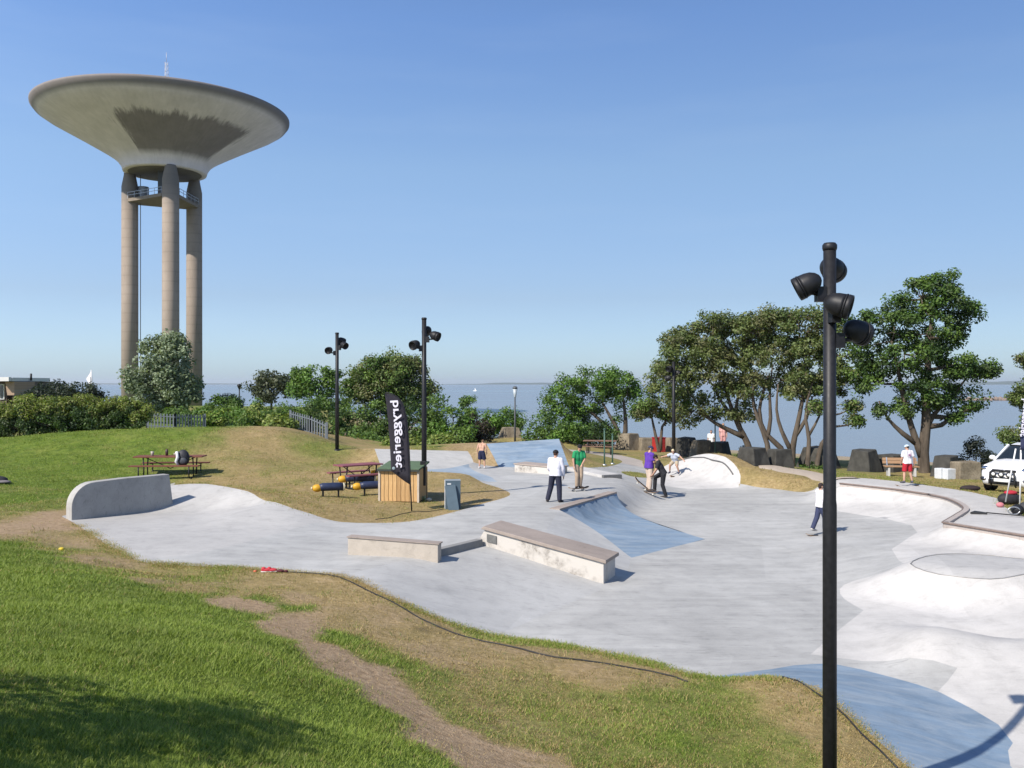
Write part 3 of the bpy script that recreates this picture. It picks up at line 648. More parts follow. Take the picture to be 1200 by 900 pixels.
def build_far():
    xs = np.arange(-220, 161, 4.0); ys = np.arange(-58, 423, 4.0)
    xs = np.unique(np.concatenate([xs, np.arange(RX0, RX1 + .1, 2)])); ys = np.unique(np.concatenate([ys, np.arange(RY0, RY1 + .1, 2)]))
    X, Y = np.meshgrid(xs, ys); Z = zat(X.ravel(), Y.ravel())
    nx = len(xs); F_ = []
    for j in range(len(ys) - 1):
        for i in range(nx - 1):
            cx, cy = (xs[i] + xs[i + 1]) / 2, (ys[j] + ys[j + 1]) / 2
            if RX0 < cx < RX1 and RY0 < cy < RY1: continue
            F_.append((j * nx + i, j * nx + i + 1, (j + 1) * nx + i + 1, (j + 1) * nx + i))
    P = np.column_stack([X.ravel(), Y.ravel(), Z])
    t = np.column_stack([np.clip(.35 + (fbm(P[:, 0], P[:, 1], .05, 5) - .5), 0, 1), np.zeros(len(P)), np.clip((-.75 - P[:, 2]) * 3, 0, 1) * (P[:, 1] > 20)])
    o = linkmesh('terrain', np_mesh('terrain', P, np.array(F_), t, True), M_grass)
    tag(o, 'grassy land behind the park falling to the shore', kind='structure')
build_far()

# worn gravel path between the pocket and the deck, laid 4 mm proud of the grass
def strip_on_ground(name, left, right, m, lift, label=None, step=.5, kind='structure'):
    n = 40
    def res(l):
        l = [Vector((p[0], p[1], 0)) for p in l]; L = [0]
        for a, b in zip(l, l[1:]): L.append(L[-1] + (b - a).length)
        out = []
        for i in range(n):
            s = L[-1] * i / (n - 1); k = max(j for j in range(len(L)) if L[j] <= s + 1e-9); k = min(k, len(l) - 2)
            t = (s - L[k]) / max(1e-9, L[k + 1] - L[k]); out.append(l[k].lerp(l[k + 1], t))
        return out
    A, B = res(left), res(right); V, Fc = [], []; w = 7
    for i in range(n):
        for j in range(w):
            p = A[i].lerp(B[i], j / (w - 1)); V.append((p.x, p.y, z1(p.x, p.y) + lift - (.05 if j in (0, w - 1) else 0)))
    for i in range(n - 1):
        for j in range(w - 1): Fc.append((i * w + j, i * w + j + 1, (i + 1) * w + j + 1, (i + 1) * w + j))
    o = linkmesh(name, np_mesh(name, np.array(V), np.array(Fc), None, True), m)
    return tag(o, label, kind=kind)
strip_on_ground('path', crv([tuple(G(u, v)) for u, v in [(890, 549), (915, 554), (945, 560), (975, 564.5)]]), crv([tuple(G(u, v)) for u, v in [(888, 545), (925, 549), (965, 555), (1010, 561)]]), simple('pale_gravel', (.36, .30, .24), .9, .12, 6, .2, coord='World'), .035, 'pale worn path behind the dry grass mound')

# ------------------------------------------------------------------ sea
def sea_material():
    t = NT('sea_water'); p = t.coord('World')
    w1 = t.noise(p, 0.9, 4, 0.6, stretch=(.6, 1.4, 1), rot=R(20)); w2 = t.noise(p, 0.12, 4, 0.6)
    band = t.noise(p, 0.0045, 4, 0.55, .6, stretch=(.25, 1.6, 1))
    col = t.ramp(band, [(.3, (.135, .160, .180)), (.5, (.165, .19, .208)), (.7, (.20, .222, .238))])
    t.bump(t.math('ADD', w1, t.math('MULTIPLY', w2, 3.0)), 0.3, 0.2)
    rg = t.math('ADD', t.math('MULTIPLY', band, .3), .10)
    t.fin(col, rg, 0, .5); t.b.inputs['IOR'].default_value = 1.333
    return t.m
SEA_Z = -2.0
mb = MB()
ys = [20, 60, 90, 140, 220, 400, 800, 1600, 4000, 9000, 16000]
for a, b in zip(ys, ys[1:]):
    w = max(500, b * 1.2)
    mb.add([(-w, a, SEA_Z), (w, a, SEA_Z), (w, b, SEA_Z), (-w, b, SEA_Z)], [(0, 1, 2, 3)])
tag(mb.build('sea', sea_material()), 'calm pale blue sea reaching the horizon', kind='structure')
# low far coast across the water
M_coast = simple('far_coast', (.06, .085, .06), .95, .3, .002, coord='World')
def coast(u0, u1, d, hmax, seed, label):
    n = 60; vs = []; fs = []
    for i in range(n):
        u = u0 + (u1 - u0) * i / (n - 1); x = (u - 600) / F * d
        h = hmax * (.35 + .65 * vnoise(np.array([i * 1.0]), np.array([0.0]), .22, seed)[0]) * min(1, 3.0 * i / n, 3.0 * (n - 1 - i) / n + .05)
        vs += [(x, d - 350, SEA_Z - 1), (x, d, SEA_Z + h), (x, d + 500, SEA_Z + h * .8), (x, d + 1200, SEA_Z - 1)]
    for i in range(n - 1):
        for j in range(3): fs.append((i * 4 + j, i * 4 + j + 1, i * 4 + j + 5, i * 4 + j + 4))
    mb = MB(); mb.add(vs, fs, True)
    return tag(mb.build('far_coast_hills', M_coast), label, kind='structure')
coast(505, 760, 9500, 30, 2, 'low hazy coast on the horizon in the middle'); coast(1090, 1330, 8800, 45, 5, 'low hazy coast on the horizon at the right'); coast(-100, 420, 11500, 22, 9, 'faint low coast on the horizon behind the tower')

# ------------------------------------------------------------------ copings, walls, ledges
def ribbon(line, a, b, lift, h, flat=None):
    """band along a line from offset a to b (to the right of its direction), top at lift above the line, h thick"""
    mb = MB(); n = len(line); vs = []
    for i in range(n):
        p = Vector(line[i]); t = (Vector(line[min(i + 1, n - 1)]) - Vector(line[max(i - 1, 0)])); t.z = 0; t.normalize(); nn = Vector((t.y, -t.x, 0))
        z = (p.z if flat is None else flat) + lift
        for off, zz in ((a, z), (b, z), (b, z - h), (a, z - h)):
            q = p + nn * off; vs.append((q.x, q.y, zz))
    fs = [(0, 1, 2, 3), tuple((n - 1) * 4 + i for i in (3, 2, 1, 0))]
    for i in range(n - 1):
        for j in range(4): fs.append((i * 4 + j, (i + 1) * 4 + j, (i + 1) * 4 + (j + 1) % 4, i * 4 + (j + 1) % 4))
    return mb.add(vs, fs)
tag(ribbon(DECK, -.10, .04, .010, .2).build('deck_edging', concrete('deck_edge_concrete', (.36, .315, .285), .08, .05)), 'brown concrete edging along the lip of the raised deck', 'edging')
tag(MB().tube([(p[0], p[1], p[2] + .004) for p in inset(DECK, .055, -.01)], .024, 8).build('steel_coping', simple('rusty_pipe', (.16, .12, .10), .6, .2)), 'thin steel pipe along the lip of the deck bowl', 'coping')
tag(ribbon(Q_cop, -.30, .03, .02, .25).build('quarter_edging', M_brown), 'pale brown edging on top of the blue quarter pipe', 'edging')
pk = [q for q in S_pocket]
pk_in = inset(pk, -.28, .01)
pk_in = [(p[0], p[1], z1(p[0], p[1]) + .012) for p in pk_in][3:-3]
tag(MB().tube(pk_in, .03, 8).build('pocket_coping', M_darkline), 'dark curved steel lip round the white pocket', 'coping')
vring = [(p[0], p[1], z1(p[0], p[1]) + .012) for p in volc]
tag(MB().tube(vring + vring[:1], .010, 6).build('mound_rim', simple('rim_steel', (.34, .33, .32), .5, .15, metal=.4)), 'thin dark steel ring round the flat mound top', 'rim')

def on(p): return z1(p[0], p[1])
# left wall with one rounded end
A = Vector((-11.15, 22.9, 0)); Bw = Vector((-9.38, 25.1, 0)); ax = (Bw - A).normalized(); nb = Vector((-ax.y, ax.x, 0)) * .30
L = (Bw - A).length; prof = []
z_t0, z_t1 = 1.47, 1.505; rad = .60
for i in range(9):
    a = math.pi - math.pi / 2 * i / 8
    prof.append((rad + rad * math.cos(a) + (.0), z_t0 - rad + rad * math.sin(a)))
prof += [(L * .5, z_t0 + .03), (L - .14, z_t1), (L, .5), (L, .3), (0, .3)]
poly = [A + ax * s + Vector((0, 0, z)) for s, z in prof]
wo_ = empty('curved_wall', (0, 0, 0), 0, 'upright grey concrete wall with one rounded end at the left of the park', 'wall')
mb = MB(); mb.prism(poly, nb); mb.build('wall_body', M_wall, wo_, .012)
# long hubba ledge with a heavy cap
lo = empty('long_ledge', (0, 0, 0), 0, 'long pale ledge with a brown cap stone sloping down the bank', 'ledge')
fl = Vector((-.62, 20.4, .79)); fr = Vector((1.98, 19.28, .255)); dl = (fr - fl); bk = Vector((.36, .86, 0))
def lp(t, w, z): return fl + dl * t + bk * w + Vector((0, 0, z))
cap = MB(); cap.prism([lp(-.005, -.04, 0), lp(1.012, -.04, 0), lp(1.012, -.04, -.075), lp(-.03, -.04, -.075)], bk * 1.08); cap.build('cap_stone', M_brown, lo, .01)
body = MB(); body.prism([lp(.0, .02, -.078), lp(.988, .02, -.078), lp(.988, .02, -.9), lp(.03, .02, -1.2), lp(-.045, .02, -.55), lp(-.045, .02, -.3)], bk * .95); body.build('ledge_body', None, lo, .008)
t = NT('scuffed_ledge'); p = t.coord('World'); n = t.noise(p, 6, 7, .78, .5, stretch=(1, 1, .8)); n2 = t.noise(p, 1.2, 4, .6)
zc = t.new('ShaderNodeSeparateXYZ'); t.link(p, zc.inputs[0])
c_ = t.ramp(n, [(.43, (.11, .095, .08)), (.53, (.36, .33, .29)), (.66, (.50, .47, .43))])
c_ = t.mix(t.ramp(n2, [(.50, (0, 0, 0)), (.66, (.85, .85, .85))]), (.47, .44, .40), c_)
t.bump(n, .2, .01); M_scuff = t.fin(c_, .8)
for o in lo.children:
    if o.name.startswith('ledge_body'): o.data.materials.append(M_scuff)
pq = MB(); e0 = lp(.02, -.0, -.16); d1 = dl * .085
pq.prism([e0, e0 + d1 + Vector((0, 0, .01)), e0 + d1 + Vector((0, 0, -.17)), e0 + Vector((0, 0, -.17))], bk * .03); pq.build('plaque', simple('grey_plaque', (.12, .12, .115), .6, .3, 12), lo)
# low wall and kerb
lw = empty('low_wall', (0, 0, 0), 0, 'low beige concrete wall tapering along the slope, left of the long ledge', 'wall')
a, b = Vector((-3.45, 19.0, 0)), Vector((-1.53, 18.72, 0)); nb = Vector((.05, .24, 0))
mb = MB(); mb.prism([a + Vector((0, 0, .775)), b + Vector((0, 0, .672)), b + Vector((0, 0, -.1)), a + Vector((0, 0, .1))], nb); mb.build('wall_body', concrete('beige_concrete', (.42, .37, .31), .10, .08), lw, .012)
mb = MB(); mb.prism([a + Vector((-.02, -.02, .80)), b + Vector((.02, -.02, .697)), b + Vector((.02, -.02, .675)), a + Vector((-.02, -.02, .778))], nb * 1.15); mb.build('top_strip', M_brown, lw)
a, b = Vector((-1.52, 19.15, 0)), Vector((-.66, 20.35, 0)); nb = Vector((-.14, .1, 0))
mb = MB(); mb.prism([a + Vector((0, 0, .50)), b + Vector((0, 0, .51)), b + Vector((0, 0, .0)), a + Vector((0, 0, .0))], nb)
tag(mb.build('low_kerb', simple('grey_kerb', (.21, .205, .195), .8, .15, 6, .1), None, .01), 'short low grey kerb joining the low wall and the long ledge', 'kerb')
# back ledge and flat pad
bl = empty('back_ledge', (0, 0, 0), 0, 'long low ledge with a brown top in front of the blue back bank', 'ledge')
a, b = Vector(W(603, 553, .4)), Vector(W(652, 556, .4)); ax = (b - a).normalized(); nb = Vector((-ax.y, ax.x, 0)) * .9
mb = MB(); mb.prism([a + Vector((0, 0, .30)), b + Vector((0, 0, .24)), b + Vector((0, 0, -.2)), a + Vector((0, 0, -.2))], nb); mb.build('ledge_body', M_scuff, bl, .01)
mb = MB(); mb.prism([a - ax * .04 - nb * .03 + Vector((0, 0, .355)), b + ax * .04 - nb * .03 + Vector((0, 0, .295)), b + ax * .04 - nb * .03 + Vector((0, 0, .243)), a - ax * .04 - nb * .03 + Vector((0, 0, .303))], nb * 1.08); mb.build('cap_stone', M_brown, bl, .01)
fp = empty('flat_ledge', (0, 0, 0), 0, 'very low white concrete ledge behind the boy in green with a dark end', 'ledge')
a, b = Vector(W(661, 550, .4)), Vector(W(705, 560, .36)); ax = (b - a).normalized(); nb = Vector((-ax.y, ax.x, 0)) * .8
a.z = b.z = 0
mb = MB(); mb.prism([a + Vector((0, 0, .50)), b + Vector((0, 0, .47)), b + Vector((0, 0, .2)), a + Vector((0, 0, .2))], nb); mb.build('ledge_body', M_white, fp, .01)
mb = MB(); mb.prism([b + Vector((.004, 0, .475)), b + ax * .18 + Vector((0, 0, .475)), b + ax * .18 + Vector((0, 0, .2)), b + Vector((.004, 0, .2))], nb); mb.build('end_block', simple('dark_end', (.10, .10, .10), .7, .2), fp, .01)
# ------------------------------------------------------------------ the water tower
def tower():
    X0, Y0 = -61.35, 160.0
    zb = z1(X0, Y0) - .3
    T = empty('water_tower', (X0, Y0, zb), 0, 'tall concrete water tower with a wide dish on three round columns', 'water tower')
    h = lambda z: z - zb
    # dish: pale concrete darkened by condensation over the cold tank
    t = NT('dish_concrete'); p = t.coord('Object'); sp = t.new('ShaderNodeSeparateXYZ'); t.link(p, sp.inputs[0])
    ang = t.math('ARCTAN2', sp.outputs[1], sp.outputs[0])
    rr = t.math('SQRT', t.math('ADD', t.math('MULTIPLY', sp.outputs[0], sp.outputs[0]), t.math('MULTIPLY', sp.outputs[1], sp.outputs[1])))
    cv = t.new('ShaderNodeCombineXYZ'); t.link(t.math('MULTIPLY', ang, 9.0), cv.inputs[0]); t.link(t.math('MULTIPLY', rr, .10), cv.inputs[1])
    jag = t.noise(cv.outputs[0], 1.6, 6, 0.75)
    fine = t.noise(p, .35, 6, .7); streak = t.noise(cv.outputs[0], 4.0, 3, .6)
    base = t.ramp(fine, [(.3, (.57, .515, .52)), (.7, (.72, .65, .66))])
    base = t.mix(1.0, base, t.ramp(streak, [(.3, (.93,) * 3), (.7, (1.04,) * 3)]), 'MULTIPLY')
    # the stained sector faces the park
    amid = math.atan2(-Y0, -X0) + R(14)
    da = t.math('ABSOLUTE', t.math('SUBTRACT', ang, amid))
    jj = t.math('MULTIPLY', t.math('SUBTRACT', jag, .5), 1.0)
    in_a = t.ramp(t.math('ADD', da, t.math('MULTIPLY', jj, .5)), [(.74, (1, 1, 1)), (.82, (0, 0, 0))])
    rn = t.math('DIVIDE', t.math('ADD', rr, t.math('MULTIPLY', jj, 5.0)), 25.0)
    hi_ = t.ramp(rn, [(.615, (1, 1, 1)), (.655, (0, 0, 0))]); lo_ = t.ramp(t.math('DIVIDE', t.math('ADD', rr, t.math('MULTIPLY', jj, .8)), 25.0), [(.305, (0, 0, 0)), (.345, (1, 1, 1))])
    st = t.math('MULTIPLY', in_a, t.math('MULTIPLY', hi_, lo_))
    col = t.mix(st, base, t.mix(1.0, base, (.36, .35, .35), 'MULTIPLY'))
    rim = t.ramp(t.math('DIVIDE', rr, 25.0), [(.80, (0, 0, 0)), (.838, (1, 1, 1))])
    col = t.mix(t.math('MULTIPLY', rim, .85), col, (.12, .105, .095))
    t.bump(fine, .3, .1); M_dish = t.fin(col, .85, 0, .2)
    prof = [(6.2, 41.15), (6.95, 41.2), (7.05, 41.5), (7.2, 42.0), (7.75, 42.8), (8.55, 43.5), (9.7, 44.25), (11.7, 45.4), (14.3, 46.85), (16.9, 48.25), (19.3, 49.55), (20.8, 50.55), (21.34, 51.25), (21.36, 51.6), (21.0, 51.75), (18, 51.5), (6, 53.0), (0.001, 53.4)]
    MB().lathe([(r, h(z)) for r, z in prof], 120).build('dish', M_dish, T)
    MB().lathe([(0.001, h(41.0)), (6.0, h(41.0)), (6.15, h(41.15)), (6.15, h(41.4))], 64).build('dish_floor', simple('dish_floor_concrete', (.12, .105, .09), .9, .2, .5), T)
    # columns
    t = NT('column_concrete'); p = t.coord('Object'); sp = t.new('ShaderNodeSeparateXYZ'); t.link(p, sp.inputs[0])
    w = t.new('ShaderNodeTexWave'); w.wave_type = 'BANDS'; w.bands_direction = 'Z'; t.link(p, w.inputs['Vector']); w.inputs['Scale'].default_value = .19; w.inputs['Distortion'].default_value = .25
    n = t.noise(p, .35, 7, .72, stretch=(1, 1, .35))
    col = t.ramp(n, [(.3, (.245, .20, .165)), (.7, (.335, .278, .232))])
    col = t.mix(1.0, col, t.ramp(w.outputs['Fac'], [(0, (.90,) * 3), (.10, (1.0,) * 3), (1, (1.01,) * 3)]), 'MULTIPLY')
    dish_shade = t.ramp(t.math('DIVIDE', t.math('ADD', sp.outputs[2], t.math('MULTIPLY', t.math('SUBTRACT', n, .5), 6)), 50.0), [(.68, (0, 0, 0)), (.76, (1, 1, 1))])  # shade under the dish, painted into the colour of the column tops
    col = t.mix(t.math('MULTIPLY', dish_shade, .65), col, (.13, .125, .12))
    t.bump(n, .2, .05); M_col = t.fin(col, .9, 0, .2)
    va = math.atan2(-Y0, -X0)                       # direction of the park
    for k in range(3):
        a = va + R(8) + k * 2 * math.pi / 3
        cx, cy = 6.3 * math.cos(a), 6.3 * math.sin(a)
        M = Matrix.Translation((cx, cy, 0))
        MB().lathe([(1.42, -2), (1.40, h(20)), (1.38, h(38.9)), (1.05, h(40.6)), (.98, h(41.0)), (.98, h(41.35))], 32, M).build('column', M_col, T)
    # ring platform with railing, drum and stair
    tri = []
    for k in range(3):
        a = va + R(8) + k * 2 * math.pi / 3
        for s in (-.24, .24): tri.append((6.2 * math.cos(a + s), 6.2 * math.sin(a + s), h(36.0)))
    MB().prism(tri, (0, 0, .55)).build('platform', simple('platform_concrete', (.20, .165, .13), .9, .15, 1), T)
    rl = MB()
    for i in range(6):
        p, q = Vector(tri[i]), Vector(tri[(i + 1) % 6])
        for z in (1.1, 1.6): rl.bar(p + Vector((0, 0, z)), q + Vector((0, 0, z)), .07)
        m_ = max(1, int((q - p).length / 1.6))
        for j in range(m_): rl.bar(p.lerp(q, j / m_) + Vector((0, 0, .55)), p.lerp(q, j / m_) + Vector((0, 0, 1.6)), .06)
    rl.build('railing', simple('railing_steel', (.35, .36, .38), .5, .1, metal=.5), T)
    a = va + R(8) - 2 * math.pi / 3
    cx, cy = 6.3 * math.cos(a), 6.3 * math.sin(a)
    side = Vector((math.cos(va + math.pi / 2), math.sin(va + math.pi / 2), 0))    # towards the right seen from the park
    d0 = Vector((cx, cy, 0)) + side * 2.2 + Vector((math.cos(va), math.sin(va), 0)) * -.3
    MB().lathe([(.95, h(36.4)), (.95, h(39.0)), (.9, h(39.1))], 20, Matrix.Translation((d0.x, d0.y, 0))).build('drum', simple('drum_grey', (.27, .28, .30), .5, .15, 2), T)
    c1 = Vector((0, 0, 0)) + Vector((math.cos(va), math.sin(va), 0)) * 1.5
    MB().box((c1.x, c1.y, h(39.2)), (2.4, 2.4, 4.4), va).build('pipe_shaft', simple('shaft_grey', (.10, .105, .11), .8, .2, 1), T)
    lad = MB(); b = Vector((cx, cy, 0)) + side * 1.75
    for s in (-.22, .22):
        o_ = Vector((math.cos(va), math.sin(va), 0)) * s; lad.bar(b + o_ + Vector((0, 0, 2)), b + o_ + Vector((0, 0, h(41))), .09)
    for i in range(70):
        z = 2.5 + i * .52; lad.bar(b + Vector((math.cos(va) * .22, math.sin(va) * .22, z)), b - Vector((math.cos(va) * .22, math.sin(va) * .22, -z)), .05)
    lad.build('ladder', simple('ladder_steel', (.10, .10, .11), .6, .2), T)
    an = MB(); ap = Vector((.6, -1.0, 0))
    for k in range(3):
        q = Vector((.45 * math.cos(k * 2.1), .45 * math.sin(k * 2.1), 0)); an.bar(ap + q + Vector((0, 0, h(52.6))), ap + q * .5 + Vector((0, 0, h(60.5))), .07)
    for i in range(8):
        z = h(53.5 + i * .9)
        for k in range(3):
            q = Vector((.42 * math.cos(k * 2.1), .42 * math.sin(k * 2.1), 0)); q2 = Vector((.42 * math.cos(k * 2.1 + 2.1), .42 * math.sin(k * 2.1 + 2.1), .7)); an.bar(ap + q + Vector((0, 0, z)), ap + q2 + Vector((0, 0, z)), .045)
    an.tube([ap + Vector((0, 0, h(60.5))), ap + Vector((0, 0, h(62.3)))], .04, 6); an.tube([ap + Vector((-1.8, .2, h(52.6))), ap + Vector((-1.7, .2, h(57.5)))], .05, 6)
    an.build('antenna', simple('antenna_steel', (.45, .45, .46), .5, .1, metal=.5), T)
tower()

# ------------------------------------------------------------------ floodlight poles
M_lens = simple('lamp_glass', (.10, .11, .12), .15, .2, 6, 0, 0, .8)
def floodlight(x, y, zb, H, r, heads, label, size=1.0):
    T = empty('floodlight_pole', (x, y, zb), 0, label, 'street lamp', 'black floodlight poles round the park')
    MB().tube([(0, 0, -.4), (0, 0, H * .55), (0, 0, H * .56), (0, 0, H)], [r * 1.12, r * 1.1, r, r], 20).build('pole', M_black, T)
    MB().lathe([(r * 1.06, H - .02), (r * 1.16, H), (r * 1.16, H + .03), (r * .9, H + .05), (.001, H + .052)], 20).build('pole_cap', M_black, T)
    MB().lathe([(r * 1.9, -.2), (r * 1.9, .02), (r * 1.2, .05)], 20).build('foot_plate', M_black, T)
    for (off, aim, hz) in heads:                    # offset of the head from the pole axis, direction of its beam
        o = Vector(off) * size; o.z = hz; d = Vector(aim).normalized()
        M = Matrix.Translation(o) @ d.to_track_quat('Z', 'Y').to_matrix().to_4x4() @ Matrix.Scale(size, 4)
        hd = MB()
        hd.lathe([(.001, -.165), (.035, -.158), (.075, -.13), (.105, -.085), (.12, -.03), (.124, .02), (.126, .045)], 24, M)
        hd.lathe([(.126, .048), (.132, .05), (.132, .064), (.126, .066)], 24, M); hd.lathe([(.126, .07), (.13, .074), (.128, .118), (.118, .122), (.116, .10)], 24, M)
        hp = hd.build('lamp_head', M_black, T)
        MB().lathe([(.001, .098), (.06, .099), (.116, .1)], 24, M).build('lamp_glass', M_lens, hp)
        st = MB(); base = Vector((0, 0, o.z - .10 * size)); tip = o - d * .02 + Vector((0, 0, -.09 * size))
        hv = Vector((o.x, o.y, 0))
        if hv.length > .01:
            hv.normalize(); st.box(base + hv * (r + .03), (.10 * size, .10 * size, .16 * size), math.atan2(hv.y, hv.x)); st.tube([base + hv * (r + .05), tip], .022 * size, 8); st.tube([tip, o - d * .04], .03 * size, 8)
            st.build('bracket', M_black, T)
    return T
PD = 8.5; px = (972.3 - 600) / F * PD; zb = z1(px, PD)
hz = lambda v: CAM_H - (v - 450) / F * PD - zb
floodlight(px, PD, zb, CAM_H + 159.0 / F * PD - zb, .058, [
    ((.09, .19, 0), (.75, .9, -.35), hz(312)), ((-.255, -.02, 0), (-.85, .25, -.45), hz(334)), ((.03, -.20, 0), (.86, -.42, -.28), hz(359)), ((.305, .03, 0), (.9, .35, -.33), hz(388))],
    'tall black floodlight pole with four lamp heads, nearest to the camera', .88)
p = Vector(W(497, 587, .36)); zb = on(p)
hz = lambda v: CAM_H - (v - 450) / F * p.y - zb
floodlight(p.x, p.y, zb, CAM_H + 76 / F * p.y - zb, .072, [((.06, .22, 0), (-.3, .9, -.3), hz(387)), ((.30, -.02, 0), (.85, -.35, -.35), hz(393.5)), ((-.24, -.06, 0), (-.55, -.75, -.3), hz(404))], 'black floodlight pole with three lamp heads beside the wooden box', 1.15)
p = G(395, 528); zb = p.z; hz2 = lambda v: CAM_H - (v - 450) / F * p.y - zb
floodlight(p.x, p.y, zb, CAM_H + 59 / F * p.y - zb, .075, [((.12, .2, 0), (.6, .7, -.3), hz2(399)), ((.26, -.05, 0), (.7, -.6, -.4), hz2(404.5)), ((-.28, -.04, 0), (-.2, -.9, -.2), hz2(410.5))], 'black floodlight pole with three lamp heads on the grass before the big round tree', 1.2)
p = Vector(D(789.5, 541, 47.5)); zb = on(p); hz3 = lambda v: CAM_H - (v - 450) / F * p.y - zb
floodlight(p.x, p.y, zb, CAM_H + 25 / F * p.y - zb, .085, [((-.2, -.1, 0), (-.6, -.6, -.3), hz3(432)), ((.2, .1, 0), (.6, -.4, -.4), hz3(437)), ((-.22, .1, 0), (-.7, .4, -.3), hz3(443))], 'black floodlight pole standing before the dark crowns left of the white pocket', 1.2)

# park lantern and slim posts
p = G(603.5, 516.5); H = p.y * 64 / F
T = empty('park_lantern', tuple(p), 0, 'slim grey park lantern behind the blue back bank', 'street lamp')
MB().tube([(0, 0, -.3), (0, 0, 1.0), (0, 0, H - .75)], [.07, .06, .045], 12).build('pole', simple('dark_grey_paint', (.06, .065, .07), .5, .2), T)
k = p.y / 62
MB().lathe([(.05, H - .75), (.07, H - .72), (.16 * k, H - .18)], 16).build('lantern_glass', simple('frosted_glass', (.34, .38, .40), .3, .1), T)
MB().lathe([(.17 * k, H - .18), (.17 * k, H - .1), (.10, H - .02), (.001, H)], 16).build('lantern_lid', simple('dark_grey_lid', (.07, .075, .08), .5, .2), T)
p = Vector(D(280.5, 476, 105)); T = empty('park_lantern', tuple(p), 0, 'tiny distant lantern against the sea between the tower and the grey green tree', 'street lamp')
MB().tube([(0, 0, -2), (0, 0, 1.9)], .07, 8).build('pole', M_black, T); MB().lathe([(.05, 1.9), (.26, 2.35), (.26, 2.5), (.001, 2.6)], 12).build('lantern_lid', M_black, T)
M_green = simple('green_paint', (.05, .10, .075), .5, .2)
for (u, v0, v1, lab) in [(708.3, 503, 545, 'taller of two slim green posts on the grass behind the boy in green'), (717.7, 509, 543.5, 'shorter of two slim green posts on the grass behind the boy in green'), (838, 492, 534, 'slim green post standing among the stone blocks behind the white pocket')]:
    p = G(u, v1) if u < 800 else Vector(D(u, v1, 52)); H = p.y * (v1 - v0) / F
    T = empty('slim_post', tuple(p), 0, lab, 'post', 'slim green posts')
    MB().tube([(0, 0, -.3), (0, 0, H)], .035, 10).build('pole', M_green, T); MB().lathe([(.05, H - .03), (.05, H + .02), (.001, H + .04)], 10).build('pole_cap', M_green, T)
    MB().lathe([(.10, -.1), (.10, .03), (.04, .05)], 10).build('foot_plate', M_steel, T)

# ------------------------------------------------------------------ feather flag with its lettering, seen from the back
def feather():
    y0 = 25.5
    base = Vector(D(482.5, 599.5, y0)); base.z = on(base)
    T = empty('feather_flag', tuple(base), 0, 'tall black feather flag with white lettering in front of the wooden box', 'flag')
    def L(u, v, dy=0.0):
        q = Vector(D(u, v, y0)); return Vector((q.x - base.x, dy, q.z - base.z))
    pole = [(482.5, 600), (480.8, 566), (480, 540), (479, 515), (476.5, 488), (472, 472.5), (466, 465), (458, 461), (451.5, 460.2)]
    MB().tube([L(u, v) for u, v in pole], [.02] * 3 + [.014] * 6, 8).build('pole', M_black, T)
    right = [(480.6, 566), (479.8, 540), (478.8, 515), (476.2, 488), (471.6, 473), (465.6, 465.6), (458, 461.8), (451.4, 461)]
    left = [(476.5, 558.5), (458.2, 552), (457.3, 535), (456.0, 515), (454.6, 497), (453.3, 480), (452.3, 470), (451.3, 461)]
    n, w = 28, 8
    def at(lst, t):
        t = t * (len(lst) - 1); i = min(int(t), len(lst) - 2); a = t - i
        return (lst[i][0] * (1 - a) + lst[i + 1][0] * a, lst[i][1] * (1 - a) + lst[i + 1][1] * a)
    RR = [(480.7, 568), (480, 545), (479.5, 530), (478.8, 515), (477.6, 500), (476.2, 488), (474.2, 479), (471.6, 472.8), (468, 468), (464, 464.6), (459, 462.2), (455.5, 461.5), (453, 461.2)]
    LL = [(458.2, 551.5), (457.6, 540), (456.9, 528), (456.2, 516), (455.4, 505), (454.7, 495), (454.0, 486), (453.4, 479), (452.8, 473.5), (452.2, 469), (451.8, 465), (451.5, 462.5), (451.3, 461.4)]
    def wob(s, t): return .05 * math.sin(3.0 * s + 5 * t) * (1 - s) + .02 * math.sin(9 * t + 2 * s) * (1 - s)
    vs = []
    for i in range(n + 1):
        t = i / n
        a, b = at(LL, t), at(RR, t)
        for j in range(w + 1):
            s = j / w; u = a[0] * (1 - s) + b[0] * s; v = a[1] * (1 - s) + b[1] * s
            if i == 0: v += 4.0 * s * (1 - s)
            vs.append(L(u, v, wob(s, t)))
    fs = []
    for i in range(n):
        for j in range(w): fs.append((i * (w + 1) + j, i * (w + 1) + j + 1, (i + 1) * (w + 1) + j + 1, (i + 1) * (w + 1) + j))
    mb = MB(); mb.add(vs, fs, True)
    cl = mb.build('flag_cloth', simple('black_flag_cloth', (.017, .015, .022), .75, .3, 3), T)
    md = cl.modifiers.new('thick', 'SOLIDIFY'); md.thickness = .004
    return T, L
FT, FL = feather()
